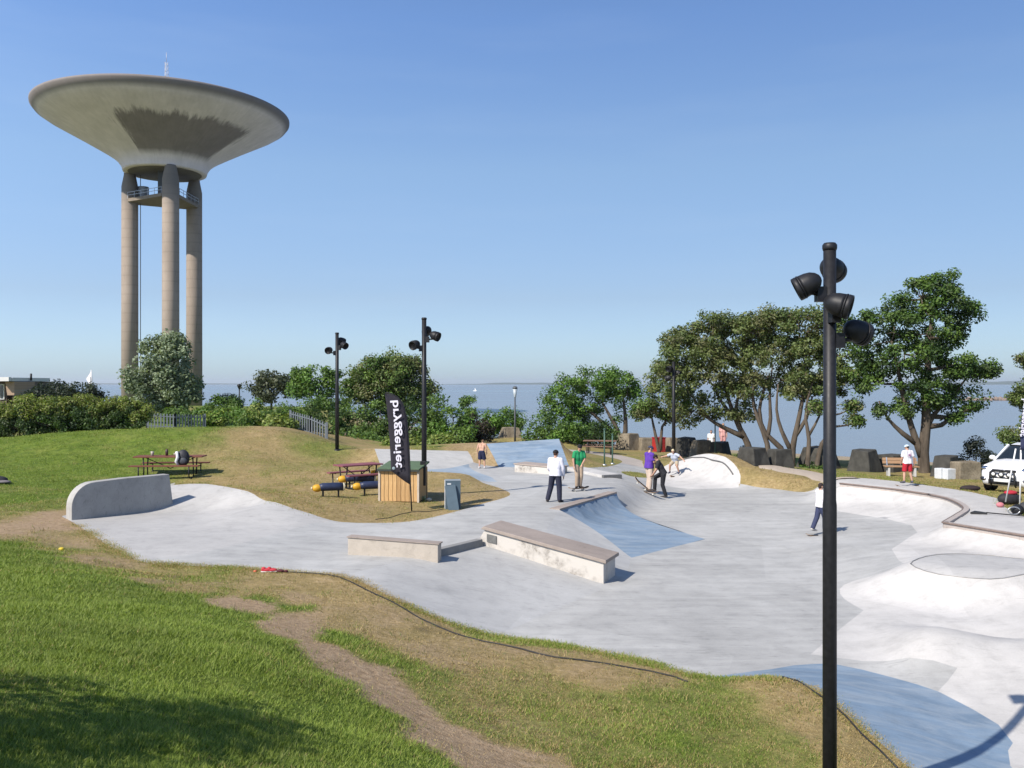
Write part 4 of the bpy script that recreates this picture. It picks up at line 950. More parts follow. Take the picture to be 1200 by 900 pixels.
def lettering(parent, text, p0, p1, hgt, m, lift, mirror=True, tilt=0.0, wide=1.0, name='lettering', upv=None):
    """flat letters running from p0 to p1 (local points in the x z plane); letter tops point left of the run when mirrored"""
    cu = bpy.data.curves.new(name, 'FONT'); cu.body = text; cu.offset = .018; cu.resolution_u = 4; cu.space_character = 1.04
    tmp = bpy.data.objects.new('tmp_text', cu); COL.objects.link(tmp)
    bpy.context.view_layer.update()
    dg = bpy.context.evaluated_depsgraph_get()
    me = bpy.data.meshes.new_from_object(tmp.evaluated_get(dg), depsgraph=dg)
    bpy.data.objects.remove(tmp)
    co = np.zeros(len(me.vertices) * 3); me.vertices.foreach_get('co', co); co = co.reshape(-1, 3)
    x0, x1, = co[:, 0].min(), co[:, 0].max()
    p0, p1 = Vector(p0), Vector(p1); run = (p1 - p0); Lr = run.length; run.normalize()
    nrm = Vector((0, -1, 0))
    up = run.cross(nrm) if mirror else nrm.cross(run)      # mirrored: tops to the other side
    if upv is not None: up = Vector(upv)
    sx = Lr / (x1 - x0); sy = hgt / .72
    out = np.array([tuple(p0 + run * ((x - x0) * sx) + up * (y * sy) + nrm * lift) for x, y, z in co])
    me.vertices.foreach_set('co', out.ravel().astype(np.float32)); me.update(); me.materials.clear()
    return linkmesh(name, me, m, parent)
M_print = simple('white_print', (.62, .60, .66), .7, .08, 20)
# each letter sits on the cloth, 12 mm in front; tops of the letters point to the left as the print shows through from the front
lettering(FT, 'bryggeriet', FL(466.6, 469.0), FL(471.2, 547.5), .225, M_print, .085, True)
MB().lathe([(.02, -.002), (.045, -.002), (.045, .002), (.02, .002)], 16, Matrix.Translation(FL(461.8, 548.5, -.085)) @ Matrix.Rotation(R(90), 4, 'X')).build('round_mark', simple('grey_print', (.20, .25, .27), .7, .1), FT)

# ------------------------------------------------------------------ wooden box with a green roof
def wood_box():
    p = Vector(W(467.5, 590.3, .38)); rz = R(-10)
    T = empty('wooden_box', (p.x, p.y, .0), rz, 'wooden plank box with a flat green roof at the foot of the floodlight pole', 'storage box')
    g = min(on((p.x - .7, p.y)), on((p.x + .7, p.y))) - .02
    wd, dp, h0 = 1.18, 1.05, .98
    t = NT('pine_planks'); q = t.coord('Object'); n = t.noise(q, 7, 5, .65, stretch=(6, 6, .6)); oi = t.new('ShaderNodeObjectInfo')
    col = t.ramp(n, [(.3, (.36, .215, .09)), (.7, (.52, .34, .16))]); col = t.mix(1.0, col, t.ramp(oi.outputs['Random'], [(0, (.78, .74, .7)), (.5, (1, 1, 1)), (1, (1.12, 1.1, 1.06))]), 'MULTIPLY')
    Mw = t.fin(col, .7); Md = simple('weathered_side', (.13, .095, .06), .8, .25, 6, .1)
    MB().box((0, dp / 2, g + .02 + h0 / 2), (wd - .06, dp - .06, h0 - .06)).build('inner_box', Md, T)
    nP = 9; wP = wd / nP; me = None
    for i in range(nP):
        if me is None: o = MB().box((0, 0, 0), (wP - .012, .025, h0 - .02)).build('plank', Mw, T, .003); me = o.data
        else: o = linkmesh('plank', me, None, T)
        o.location = (-wd / 2 + wP * (i + .5), -.004 + (i % 3) * .003, g + .03 + h0 / 2)
    me2 = None; nS = 8; wS = dp / nS
    for sd in (-1, 1):
        for i in range(nS):
            if me2 is None: o = MB().box((0, 0, 0), (.025, wS - .012, h0 - .02)).build('plank', Mw, T, .003); me2 = o.data
            else: o = linkmesh('plank', me2, None, T)
            o.location = (sd * (wd / 2 + .004), wS * (i + .5), g + .03 + h0 / 2)
    Mcp = simple('pale_post', (.42, .36, .29), .8, .15)
    for x in (-wd / 2 - .02, wd / 2 + .02): MB().box((x, -.02, g + h0 / 2 + .02), (.06, .05, h0)).build('corner_post', Mcp, T)
    MB().prism([(-wd / 2 - .06, -.09, g + h0 + .0), (wd / 2 + .06, -.09, g + h0 + .0), (wd / 2 + .06, dp + .06, g + h0 + .14), (-wd / 2 - .06, dp + .06, g + h0 + .14)], (0, 0, .05)).build('roof', simple('green_roof_felt', (.075, .115, .065), .85, .25, 10, .2), T)
    MB().box((0, -.10, g + h0 + .0), (wd + .14, .02, .06)).build('roof_edge', simple('dark_edge', (.03, .035, .03), .7, .2), T)
wood_box()
p = Vector(W(497, 588, .36))
T = empty('cable_drum', (p.x - .06, p.y - .25, on(p) + .09), 0, 'small pale green drum on the ground at the foot of the floodlight pole', 'cable drum')
Mx = Matrix.Rotation(R(90), 4, 'Y')
MB().lathe([(.03, -.12), (.10, -.12), (.10, -.10), (.06, -.10), (.06, .10), (.10, .10), (.10, .12), (.03, .12)], 18, Mx).build('drum_body', simple('pale_green', (.22, .28, .14), .6, .2), T)
MB().ball((.24, -.1, -.02), (.09, .07, .06)).build('cable_coil', simple('pale_bag', (.42, .40, .33), .8, .2), T)

# strapped control box on that pole
MB_ = MB().box((0, 0, 0), (.17, .12, .75)); o = MB_.build('control_box', M_black, None, .01); o.location = (p.x - .02, p.y - .12, on(p) + .85)
tag(o, 'narrow black control box strapped to the pole beside the wooden box', 'control box')

# grey blue box with a board leaning on it
def grey_box():
    p = Vector(W(530, 596.5, .4)); z = on(p) - .02
    T = empty('grey_cabinet', (p.x, p.y, z), R(6), 'grey blue metal cabinet standing on the dry grass island', 'cabinet')
    Mf = simple('slate_paint', (.065, .098, .125), .55, .15, 6); Ms = simple('white_side', (.52, .54, .55), .6, .1, 6)
    MB().box((.02, .16, .42), (.44, .32, .84)).build('shell', Mf, T, .008)
    MB().box((-.207, .16, .42), (.012, .325, .845)).build('side_panel', Ms, T)
    MB().box((.02, .16, .846), (.45, .335, .014)).build('lid', simple('lid_grey', (.22, .25, .27), .5, .1), T)
    MB().box((-.09, -.004, .75), (.11, .006, .04)).build('name_plate', Ms, T)
    B = MB().box((0, 0, .37), (.31, .025, .74)).build('leaning_board', Mf, None, .004)
    B.location = (p.x + .06, p.y - .20, z); B.rotation_euler = (R(-13), R(-9), R(4))
    tag(B, 'slate blue board leaning against the front of the grey cabinet', 'board')
grey_box()

# ------------------------------------------------------------------ picnic tables and log seats
def picnic(loc, rz, Lg, Mtop, label):
    T = empty('picnic_table', loc, rz, label, 'picnic table', 'picnic tables')
    def planks(n, wtot, y0, z):
        me = None
        for i in range(n):
            w = wtot / n
            if me is None: o = MB().box((0, 0, 0), (Lg, w - .012, .045)).build('plank', Mtop, T, .005); me = o.data
            else: o = linkmesh('plank', me, None, T)
            o.location = (0, y0 - wtot / 2 + w * (i + .5), z)
    planks(5, .72, 0, .745); planks(2, .27, -.70, .45); planks(2, .27, .70, .45)
    for s in (-1, 1):
        f = MB(); x = s * Lg * .36
        f.tube([(x, -.28, .72), (x, -.20, .34), (x, -.22, .02)], .024, 8); f.tube([(x, .28, .72), (x, .20, .34), (x, .22, .02)], .024, 8)
        f.tube([(x, -.80, .42), (x, -.78, .1), (x, -.70, .015), (x, 0, .012), (x, .70, .015), (x, .78, .1), (x, .80, .42)], .024, 8)
        f.tube([(x, -.82, .425), (x, -.56, .425)], .02, 8); f.tube([(x, .82, .425), (x, .56, .425)], .02, 8); f.tube([(x, -.3, .715), (x, .3, .715)], .02, 8)
        f.build('leg', M_black, T)
        MB().tube([(x, 0, .70), (s * Lg * .10, 0, .42), (0, 0, .30)], .016, 6).build('brace', M_black, T)
    return T
M_red = simple('weathered_red_wood', (.145, .048, .028), .6, .3, 5, .1, stretch=(1, 8, 8)); M_plum = simple('plum_red_wood', (.20, .065, .075), .6, .25, 5, .1, stretch=(1, 8, 8))
p = G(191, 563.5); c = Vector((p.x, p.y + .7, 0)); c.z = on(c)
picnic(tuple(c), R(4), 2.45, M_red, 'brown red picnic table on the grass behind the curved wall')
TB = c.copy()
p = G(418, 571.5); c2 = Vector((p.x, p.y + .3, 0)); c2.z = on(c2)
picnic(tuple(c2), R(38), 1.55, M_plum, 'plum red picnic table beside the blue log seats')
p = G(703, 531.5); c3 = Vector((p.x, p.y, 0)); c3.z = on(c3)
picnic(tuple(c3), R(-12), 1.9, simple('old_brown_wood', (.16, .09, .06), .7, .25), 'far brown picnic table on the path behind the green posts')
# backpack hanging at the table end, cups on the top
bp = empty('backpack', (TB.x + .62, TB.y - .42, TB.z + .50), R(12), 'black and white backpack leaning on the left picnic table', 'backpack')
MB().ball((0, 0, .22), (.23, .16, .30), 16, 10).build('bag_body', simple('black_nylon', (.025, .026, .032), .6, .3, 9), bp)
MB().tube([(-.20, -.13, .46), (-.16, -.19, .26), (-.22, -.18, .10), (-.14, -.16, -.04)], [.05, .055, .05, .03], 8).build('white_strap', simple('white_nylon', (.55, .55, .56), .7, .1), bp)
MB().ball((.02, -.15, .12), (.14, .05, .12), 12, 8).build('front_pocket', simple('dark_grey_nylon', (.05, .055, .065), .6, .2), bp)
for (dx, dy, c_, h_, lab) in [(-.62, -.1, (.40, .35, .30), .16, 'pale cup on the left picnic table'), (-.15, .05, (.06, .03, .03), .24, 'dark bottle standing midway on the left picnic table'), (.2, -.05, (.32, .27, .24), .10, 'small pale bowl near the backpack on the left picnic table')]:
    o = MB().lathe([(.045, 0), (.055, h_ * .6), (.03 if h_ > .2 else .06, h_), (.001, h_)], 12).build('cup' if h_ < .2 else 'bottle', simple('cup_paint', c_, .5, .2), None)
    o.location = (TB.x + dx, TB.y + dy, TB.z + .77); tag(o, lab, 'cup' if h_ < .2 else 'bottle')
M_navy = simple('navy_paint', (.018, .026, .06), .45, .25, 7); M_yel = simple('yellow_paint', (.50, .27, .02), .5, .15, 9); M_cream = simple('cream_paint', (.55, .50, .36), .6, .1)
def log_seat(u, v, rz, Lg, h, label):
    p = G(u, v); T = empty('log_seat', tuple(p), rz, label, 'bench', 'navy log seats with yellow ends')
    MB().tube([(-Lg * .42, 0, h), (-Lg * .3, 0, h + .015), (Lg * .3, 0, h + .015), (Lg * .5, 0, h)], [.10, .125, .125, .12], 16).build('seat', M_navy, T)
    MB().ball((-Lg * .5, 0, h - .012), (.16, .125, .12), 16, 10).build('yellow_end', M_yel, T)
    MB().tube([(-Lg * .5 - .155, 0, h - .01), (-Lg * .5 - .19, 0, h - .01)], [.05, .03], 10).build('nose_cap', M_cream, T)
    MB().tube([(Lg * .5, 0, h), (Lg * .5 + .05, 0, h)], [.128, .11], 16).build('collar', M_cream, T)
    for x in (-Lg * .28, Lg * .32): MB().tube([(x, 0, -.1), (x, 0, h - .09)], .028, 8).build('leg', M_black, T)
log_seat(387, 582.5, R(20), .78, .30, 'shortest navy log seat with a yellow end, nearest the picnic table front')
log_seat(420, 572.5, R(16), 1.05, .34, 'navy log seat with a yellow end directly before the plum red table')
log_seat(438, 580, R(20), 1.05, .30, 'navy log seat with a yellow end running behind the wooden box')
log_seat(450, 565, R(40), .8, .34, 'navy log seat half hidden behind the corner of the wooden box')

# ------------------------------------------------------------------ stone blocks along the shore
t = NT('old_block_concrete'); q = t.coord('Object'); n = t.noise(q, 1.6, 6, .7); n2 = t.noise(q, 12, 4, .65)
col = t.ramp(n, [(.28, (.115, .095, .068)), (.5, (.20, .168, .122)), (.72, (.29, .245, .18))]); col = t.mix(1.0, col, t.ramp(n2, [(.3, (.75,) * 3), (.7, (1.1,) * 3)]), 'MULTIPLY')
t.bump(t.math('ADD', n2, n), .6, .04); M_block = t.fin(col, .95, 0, .1)
M_block2 = simple('dark_block_concrete', (.045, .043, .037), .95, .6, 2.5, .5)  # much darker tone for some of the blocks
def block(u, v, wpx, hpx, rz, top=.62, deep=1.0, label='', d=None, lean=0.0, dark=None):
    p = G(u, v) if d is None else Vector(D(u, v, d))
    w = wpx / F * p.y; h = hpx * .92 / F * p.y; k = top
    mb = MB(); x, y = w / 2, w / 2 * deep
    r_ = random.Random(int(u * 7)); j = lambda: r_.uniform(-.06, .06) * w
    vs = [(-x + j(), -y + j(), -.5), (x + j(), -y + j(), -.5), (x + j(), y + j(), -.5), (-x + j(), y + j(), -.5)]
    vs += [(-x * k + lean * w + j(), -y * k + j(), h + j() * .5), (x * k + lean * w + j(), -y * k + j(), h + j() * .5), (x * k + lean * w + j(), y * k + j(), h + j() * .5), (-x * k + lean * w + j(), y * k + j(), h + j() * .5)]
    mb.add(vs, [(0, 3, 2, 1), (4, 5, 6, 7), (0, 1, 5, 4), (1, 2, 6, 5), (2, 3, 7, 6), (3, 0, 4, 7)])
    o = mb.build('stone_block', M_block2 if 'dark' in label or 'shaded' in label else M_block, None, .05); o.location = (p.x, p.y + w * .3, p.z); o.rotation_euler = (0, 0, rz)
    return tag(o, label, 'stone block', 'weathered concrete blocks along the shore')
block(597, 512.5, 26, 12.5, R(20), .62, 1, 'tan stone block below the slim park lantern')
block(738, 525.5, 28, 19, R(40), .6, 1, 'tan sided stone block left of the red tree tub, furthest from it', 61)
block(757, 527, 24, 15, R(15), .72, 1, 'pale stone block touching the red tree tub on its left', 61)
block(789, 528, 22, 16, R(25), .75, 1, 'pale stone block touching the red tree tub on its right', 60.5)
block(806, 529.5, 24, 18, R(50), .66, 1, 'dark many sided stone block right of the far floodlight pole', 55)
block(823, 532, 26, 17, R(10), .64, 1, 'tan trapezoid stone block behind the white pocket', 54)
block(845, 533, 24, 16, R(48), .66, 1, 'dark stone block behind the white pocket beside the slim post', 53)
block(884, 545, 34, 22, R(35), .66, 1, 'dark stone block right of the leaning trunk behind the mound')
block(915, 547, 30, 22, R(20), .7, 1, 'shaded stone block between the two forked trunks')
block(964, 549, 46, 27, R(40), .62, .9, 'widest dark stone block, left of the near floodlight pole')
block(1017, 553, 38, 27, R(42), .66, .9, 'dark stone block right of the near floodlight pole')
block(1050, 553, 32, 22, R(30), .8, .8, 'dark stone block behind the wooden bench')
block(1112, 559, 34, 26, R(40), .72, .8, 'dark leaning stone block behind the white boxes', None, .12)
block(1136, 562, 30, 22, R(8), .9, .6, 'square upright tan stone block left of the white car')
for (u, v, s, lab) in [(1103, 561, .5, 'small white box on the grass before the dark leaning block'), (1113, 561.5, .75, 'larger pale box beside the small white box on the grass')]:
    p = G(u, v); o = MB().box((0, 0, .24), (s * .85, .4, .48)).build('white_box', simple('white_box_paint', (.50, .52, .54), .6, .12), None, .02); o.location = tuple(p); o.rotation_euler = (0, 0, R(20)); tag(o, lab, 'box')

# red and blue tubs
p = G(772, 529.5); T = empty('red_tub', tuple(p), 0, 'square red tub round the foot of the small forked tree', 'planter'); s_ = p.y / F
MB().box((0, 0, 8.2 * s_), (11.5 * s_, 11.5 * s_, 17 * s_), R(24)).build('tub_body', simple('red_paint', (.30, .022, .02), .5, .2, 3), T, .03); MB().box((0, 0, 16.6 * s_), (12.2 * s_, 12.2 * s_, 1.2 * s_), R(24)).build('tub_rim', simple('red_rim', (.26, .02, .018), .5, .2), T)
PT = p
p = G(715, 523); T = empty('blue_bin', tuple(p), 0, 'blue bin in the shade beside the leafy tree trunk', 'bin'); s_ = p.y / F
MB().lathe([(3.6 * s_, 0), (4.2 * s_, 13 * s_)], 16).build('bin_body', simple('blue_plastic', (.02, .075, .22), .4, .2), T); MB().lathe([(4.5 * s_, 13 * s_), (4.5 * s_, 14 * s_), (2 * s_, 15 * s_), (.001, 15 * s_)], 16).build('lid', simple('dark_blue_plastic', (.015, .04, .12), .4, .2), T)

# benches
def bench(loc, rz, Lg, label, mw):
    T = empty('wooden_bench', loc, rz, label, 'bench', 'wooden benches'); me = None
    for (y, z, a) in [(-.2, .45, 0), (-.05, .455, 0), (.10, .46, 0), (.245, .62, 1), (.27, .76, 1)]:
        if me is None: o = MB().box((0, 0, 0), (Lg, .13, .04)).build('slat', mw, T, .005); me = o.data
        else: o = linkmesh('slat', me, None, T)
        o.location = (0, y, z); o.rotation_euler = (R(78) if a else R(3), 0, 0)
    for x in (-Lg * .38, Lg * .38):
        MB().box((x, -.05, .21), (.09, .36, .42)).build('leg', simple('pale_concrete_leg', (.42, .41, .39), .8, .1), T, .01)
        MB().bar((x, .16, .40), (x, .29, .84), .05).build('back_support', M_steel, T)
M_pine = simple('varnished_pine', (.29, .175, .095), .5, .2, 6, .05, stretch=(1, 8, 8))
p = G(1058, 558.5); bench((p.x, p.y + .2, p.z), R(-8), 1.5, 'orange wooden bench on the grass behind the boy in red shorts', M_pine)
p = G(1203, 577.5); bench((p.x + .75, p.y, p.z), R(10), 1.7, 'orange wooden bench in front of the white car', M_pine)

# ------------------------------------------------------------------ small things
def cable(pts, label, r=.014):
    P = crv([tuple(G(u, v)) for u, v in pts], .25)
    return tag(MB().tube([(x, y, z1(x, y) + r * .8) for x, y, _ in P], r, 6).build('cable', M_cable), label, 'cable')
cable([(318, 671), (345, 671.5), (385, 674.5), (410, 682), (440, 697), (470, 712), (500, 729), (530, 742), (565, 752), (610, 761), (650, 771), (680, 774), (720, 780), (760, 787), (790, 794), (806, 800)], 'thin black cable lying along the dry grass edge', .012)
cable([(917, 794), (935, 799), (955, 812), (975, 826), (992, 842), (1010, 862), (1030, 880), (1052, 902)], 'black cable running over the grass hump past the near pole', .012)
cable([(440, 609), (455, 607.5), (470, 603), (482, 600.5), (500, 600), (520, 597)], 'thin cable on the grass before the wooden box', .012)
p = G(313, 670.5); T = empty('red_shoes', tuple(p), R(5), 'pair of red and white shoes left at the grass edge', 'shoes')
T.scale = (.72,) * 3
for i, (dx, dz) in enumerate([(-.02, 0), (.13, .35)]):
    s_ = MB().ball((dx, 0, .05), (.14, .055, .05), 12, 8).ball((dx - .07, 0, .085), (.06, .05, .05), 10, 6).build('shoe', simple('red_canvas', (.42, .03, .045), .7, .2, 12), T)
    MB().box((dx, 0, .012), (.27, .10, .025)).build('sole', simple('white_sole', (.6, .58, .56), .7, .1), s_, .008)
o = MB().ball((0, 0, .03), (.09, .05, .04)).ball((.13, .01, .025), (.05, .04, .03)).build('dark_glove', simple('dark_maroon', (.07, .015, .02), .8, .2)); o.scale = (.8,) * 3; o.location = (p.x + .26, p.y - .02, p.z); tag(o, 'dark red crumpled glove beside the red shoes', 'glove')
o = MB().lathe([(.001, .0), (.035, .004), (.035, .03), (.001, .035)], 10).build('orange_litter', simple('orange_plastic', (.5, .12, .05), .5, .1)); o.location = (p.x - .22, p.y - .02, p.z); tag(o, 'tiny orange disc left of the red shoes', 'litter')
p = G(72, 645); o = MB().ball((0, 0, .035), (.075, .06, .05)).build('yellow_fruit', simple('yellow_peel', (.55, .40, .03), .5, .15)); o.location = tuple(p); o.scale = (.75,) * 3; tag(o, 'small yellow fruit lying on the worn soil path', 'fruit')
p = G(3, 566); T = empty('dark_bundle', tuple(p), 0, 'dark bundle of clothes on the grass at the left edge', 'clothes')
MB().ball((-.15, 0, .10), (.32, .2, .13), 12, 8).build('jacket', simple('dark_cloth', (.02, .02, .026), .8, .3), T); MB().ball((.05, -.12, .05), (.30, .14, .06), 12, 8).build('grey_sleeve', simple('grey_cloth', (.13, .115, .12), .8, .2), T)
p = G(1137, 574.5); T = empty('black_bag', (p.x, p.y, p.z), R(-6), 'flat black bag lying at the edge of the deck', 'bag')
MB().ball((0, 0, .07), (.34, .16, .10), 14, 8).build('bag_body', simple('black_canvas', (.022, .014, .015), .8, .3), T); MB().tube([(-.3, -.1, .06), (-.45, -.15, .02), (-.3, -.2, .02)], .018, 6).build('strap', M_cable, T)
p = G(1183, 591); T = empty('sports_bag', (p.x, p.y, p.z), R(8), 'black sports bag with a red top on the grass beside the deck', 'bag')
MB().ball((0, 0, .16), (.36, .2, .19), 16, 10).build('bag_body', simple('black_canvas_two', (.018, .017, .02), .7, .3), T); MB().ball((.02, -.02, .34), (.2, .14, .07), 12, 8).build('red_cloth', simple('red_cloth', (.35, .02, .035), .8, .2), T)
o = MB().ball((0, 0, .07), (.11, .08, .075), 12, 8).build('pink_shoe', simple('pink_canvas', (.45, .16, .18), .8, .15)); q = G(1172, 594.5); o.location = tuple(q); tag(o, 'pink shoe at the rim of the deck beside the sports bag', 'shoe')
# helmet heap and the long dark arrow shaped item
p = G(1192, 603); T = empty('helmet_pile', (p.x, p.y, p.z), 0, 'dark rounded helmet and pads in a heap on the grass island', 'helmet')
MB().ball((0, 0, .13), (.17, .15, .14), 14, 8).build('helmet_shell', M_black, T); MB().ball((.3, .05, .16), (.25, .17, .18), 14, 8).build('pads', simple('dark_pads', (.03, .03, .033), .7, .3), T)
MB().tube([(-.16 + .16 * math.cos(a), -.13, .12 + .1 * math.sin(a)) for a in np.linspace(0, 6.283, 16)], .018, 6).build('rim_strap', M_steel, T)
p = G(1150, 602.5); q = G(1215, 608.5); v_ = Vector((q.x - p.x, q.y - p.y, 0)); T = empty('arrow_item', (p.x, p.y, p.z), math.atan2(v_.y, v_.x), 'long dark arrow shaped broom lying on the raised deck', 'item')  # flat dark head with a long thin tail on the deck
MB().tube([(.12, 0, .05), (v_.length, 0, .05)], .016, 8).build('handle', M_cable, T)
MB().prism([(-.22, -.19, .0), (-.02, -.12, .0), (.14, -.03, .0), (.14, .03, .0), (-.02, .12, .0), (-.22, .19, .0)], (0, 0, .05)).build('arrow_head', M_cable, T)

# lettered banner on two white legs, at the right edge
def side_banner():
    b1 = Vector(G(1186, 598)); T = empty('lettered_banner', (b1.x, b1.y, b1.z), 0, 'dark navy banner hung between white legs at the right edge', 'banner')
    y0 = b1.y; s_ = y0 / F; Lp = lambda u, v: Vector(((u - 600) * s_ - b1.x, 0, CAM_H - (v - 450) * s_ - b1.z))
    Mw = simple('white_leg_paint', (.62, .61, .60), .5, .08)
    MB().tube([Lp(1186.5, 590) + Vector((0, .35, 0)), Lp(1191.5, 526) + Vector((0, .05, 0))], .02, 8).build('leg', Mw, T)
    MB().tube([Lp(1195, 600), Lp(1196.5, 524)], .022, 8).build('leg', Mw, T)
    MB().tube([Lp(1246, 600), Lp(1245, 470)], .032, 8).build('leg', Mw, T)
    n = 12; vs = []
    L0 = [(1199.5, 470), (1197.5, 488), (1196, 500), (1194.5, 515), (1193.5, 527)]
    for i in range(n + 1):
        t_ = i / n * 4; k = min(int(t_), 3); a = t_ - k; u = L0[k][0] * (1 - a) + L0[k + 1][0] * a; v = L0[k][1] * (1 - a) + L0[k + 1][1] * a
        for j in range(7):
            q = Lp(u + (1244 - u) * j / 6, v + 3.5 * (j / 6) * (i / n)); q.y = -.05 + .04 * math.sin(j * 1.3 + i * .4); vs.append(q)
    fs = [(i * 7 + j, i * 7 + j + 1, (i + 1) * 7 + j + 1, (i + 1) * 7 + j) for i in range(n) for j in range(6)]
    o = MB().add(vs, fs, True).build('banner_cloth', simple('navy_banner_cloth', (.016, .02, .055), .7, .3, 3), T); o.modifiers.new('thick', 'SOLIDIFY').thickness = .006
    lettering(T, 'bryggeriet', Lp(1203.5, 468), Lp(1199.0, 512), .24, M_print, .13, True)
side_banner()

# ------------------------------------------------------------------ house, mast flag, fences behind the hill
def house():
    d = 95.0; P0 = Vector(D(0, 470, d)); s_ = d / F
    T = empty('flat_roof_house', (P0.x, d, 0), 0, 'low brick house with a white flat roof and a flared corner, left edge', 'house')
    zz = lambda v: CAM_H - (v - 450) * s_; xx = lambda u, dy=0.0: (u - 600) * (d + dy) / F - P0.x
    t = NT('house_brick'); q = t.coord('Object'); b = t.new('ShaderNodeTexBrick'); mp = t.new('ShaderNodeMapping'); mp.inputs['Rotation'].default_value = (R(90), 0, 0); t.link(q, mp.inputs[0]); t.link(mp.outputs[0], b.inputs[0])
    b.inputs['Color1'].default_value = (.30, .20, .135, 1); b.inputs['Color2'].default_value = (.36, .245, .165, 1); b.inputs['Mortar'].default_value = (.30, .26, .2, 1); b.inputs['Scale'].default_value = 2.2
    Mb = t.fin(b.outputs[0], .9); Mr = simple('white_roof_trim', (.60, .59, .57), .6, .06, 2); Mg = simple('house_glass', (.03, .04, .05), .1, .3, 1, 0, 0, .8)
    Mdk = simple('shaded_wall_brown', (.115, .085, .07), .8, .15, 3)  # dark walls; the right one is brick with its shade in the colour
    mb = MB(); mb.prism([(xx(24), 0, -1), (xx(56, 7), 7, -1), (xx(56, 7), 7, zz(447)), (xx(24), 0, zz(447))], (-4.0, 9, 0)); mb.build('wall', Mdk, T)
    mb = MB(); mb.prism([(xx(-40), -.2, -1), (xx(9), -.2, -1), (xx(9), -.2, zz(447)), (xx(-40), -.2, zz(447))], (0, 9, 0)); mb.build('wall', Mdk, T)
    mb = MB(); mb.prism([(xx(16), -1.2, zz(463)), (xx(24), -1.2, zz(463)), (xx(24.4), -1.2, zz(447.4)), (xx(13.5), -1.2, zz(447.4))], (0, 4, 0)); mb.build('flared_corner', Mb, T)
    mb = MB(); mb.prism([(xx(17.5), -.4, -1), (xx(23), -.4, -1), (xx(23), -.4, zz(463.1)), (xx(17.5), -.4, zz(463.1))], (0, 3, 0)); mb.build('corner_foot', Mdk, T)
    mb = MB(); mb.prism([(xx(-44), -1.6, zz(446.8)), (xx(24.5), -1.6, zz(446.8)), (xx(58.5, 7), 7, zz(446.8)), (xx(50, 14), 14, zz(446.8)), (xx(-44), 12, zz(446.8))], (0, 0, .38)); mb.build('roof', Mr, T)
    MB().box((xx(17), -1.9, zz(444.4)), (13 * s_, .5, .42)).build('roof_parapet', Mr, T)
    MB().tube([(xx(24.5), 2, zz(446)), (xx(24.5), 2, zz(437.5))], .11, 8).build('chimney_pipe', M_black, T)
    for x0, x1, v0, v1 in [(-12, -2, 450, 468), (1, 7, 450, 468)]:
        w = MB().box((xx((x0 + x1) / 2), -.26, zz((v0 + v1) / 2)), ((x1 - x0) * s_, .14, (v1 - v0) * s_)).build('window', Mr, T)
        MB().box((xx((x0 + x1) / 2), -.35, zz((v0 + v1) / 2)), ((x1 - x0) * s_ - .25, .06, (v1 - v0) * s_ - .25)).build('pane', Mg, w)
    MB().bar((xx(27), -.6, zz(470)), (xx(40, 2.6), 2.6, zz(455)), .35).build('stair_rail', M_black, T)
house()
p = Vector(D(107.5, 470, 90)); T = empty('mast_flag', (p.x, p.y, p.z), 0, 'white feather flag on a thin pole above the far bushes', 'flag')
MB().tube([(0, 0, -1.5), (0, 0, 2.2), (-.05, 0, 3.1)], .05, 6).build('pole', simple('white_pole', (.6, .6, .6), .5, .1), T)
vs = [(.0, 0, 3.1), (-.25, .05, 2.7), (-.62, .1, 2.2), (-.30, .05, 1.75), (-.16, 0, .9), (.0, 0, 1.6)]
MB().prism(vs, (0, .02, 0)).build('flag_cloth', simple('white_flag_cloth', (.66, .66, .68), .7, .05), T); MB().prism([(-.14, -.01, 2.35), (-.05, -.01, 2.5), (-.05, -.01, 1.9), (-.12, -.01, 1.8)], (0, -.01, 0)).build('printed_mark', simple('grey_mark', (.10, .11, .15), .7, .1), T)

def fence(pts, label, h=1.25, grp='grey paling fences'):
    T = empty('metal_fence', pts[0], 0, label, 'fence', grp); o0 = Vector(pts[0]); Mf = simple('grey_fence_paint', (.115, .13, .145), .55, .1)
    me = None
    for a, b in zip(pts, pts[1:]):
        a, b = Vector(a) - o0, Vector(b) - o0; L_ = (b - a).length; n = max(2, int(L_ / .17))
        for z in (.22, h - .15): MB().bar(a + Vector((0, 0, z)), b + Vector((0, 0, z)), .05).build('rail', Mf, T)
        for i in range(n):
            q = a.lerp(b, (i + .5) / n)
            if me is None: o = MB().box((0, 0, h / 2), (.075, .03, h)).build('paling', Mf, T); me = o.data
            else: o = linkmesh('paling', me, None, T)
            o.location = q; o.rotation_euler = (0, 0, math.atan2(b.y - a.y, b.x - a.x))
        for q in (a, b): MB().box(q + Vector((0, 0.05, h / 2)), (.09, .09, h + .1)).build('post', Mf, T)
gp = lambda u, v, d: (lambda q: (q.x, q.y, q.z))(Vector(D(u, v, d)))
fence([gp(172, 503, 52), gp(205, 505, 52), gp(240, 505, 53)], 'grey paling fence between the hedge and the tower bush', .95)
fence([gp(340, 505, 47), gp(364, 512, 46), gp(383, 520.5, 45.5)], 'grey paling fence stepping down the back of the dry hill', 1.05)

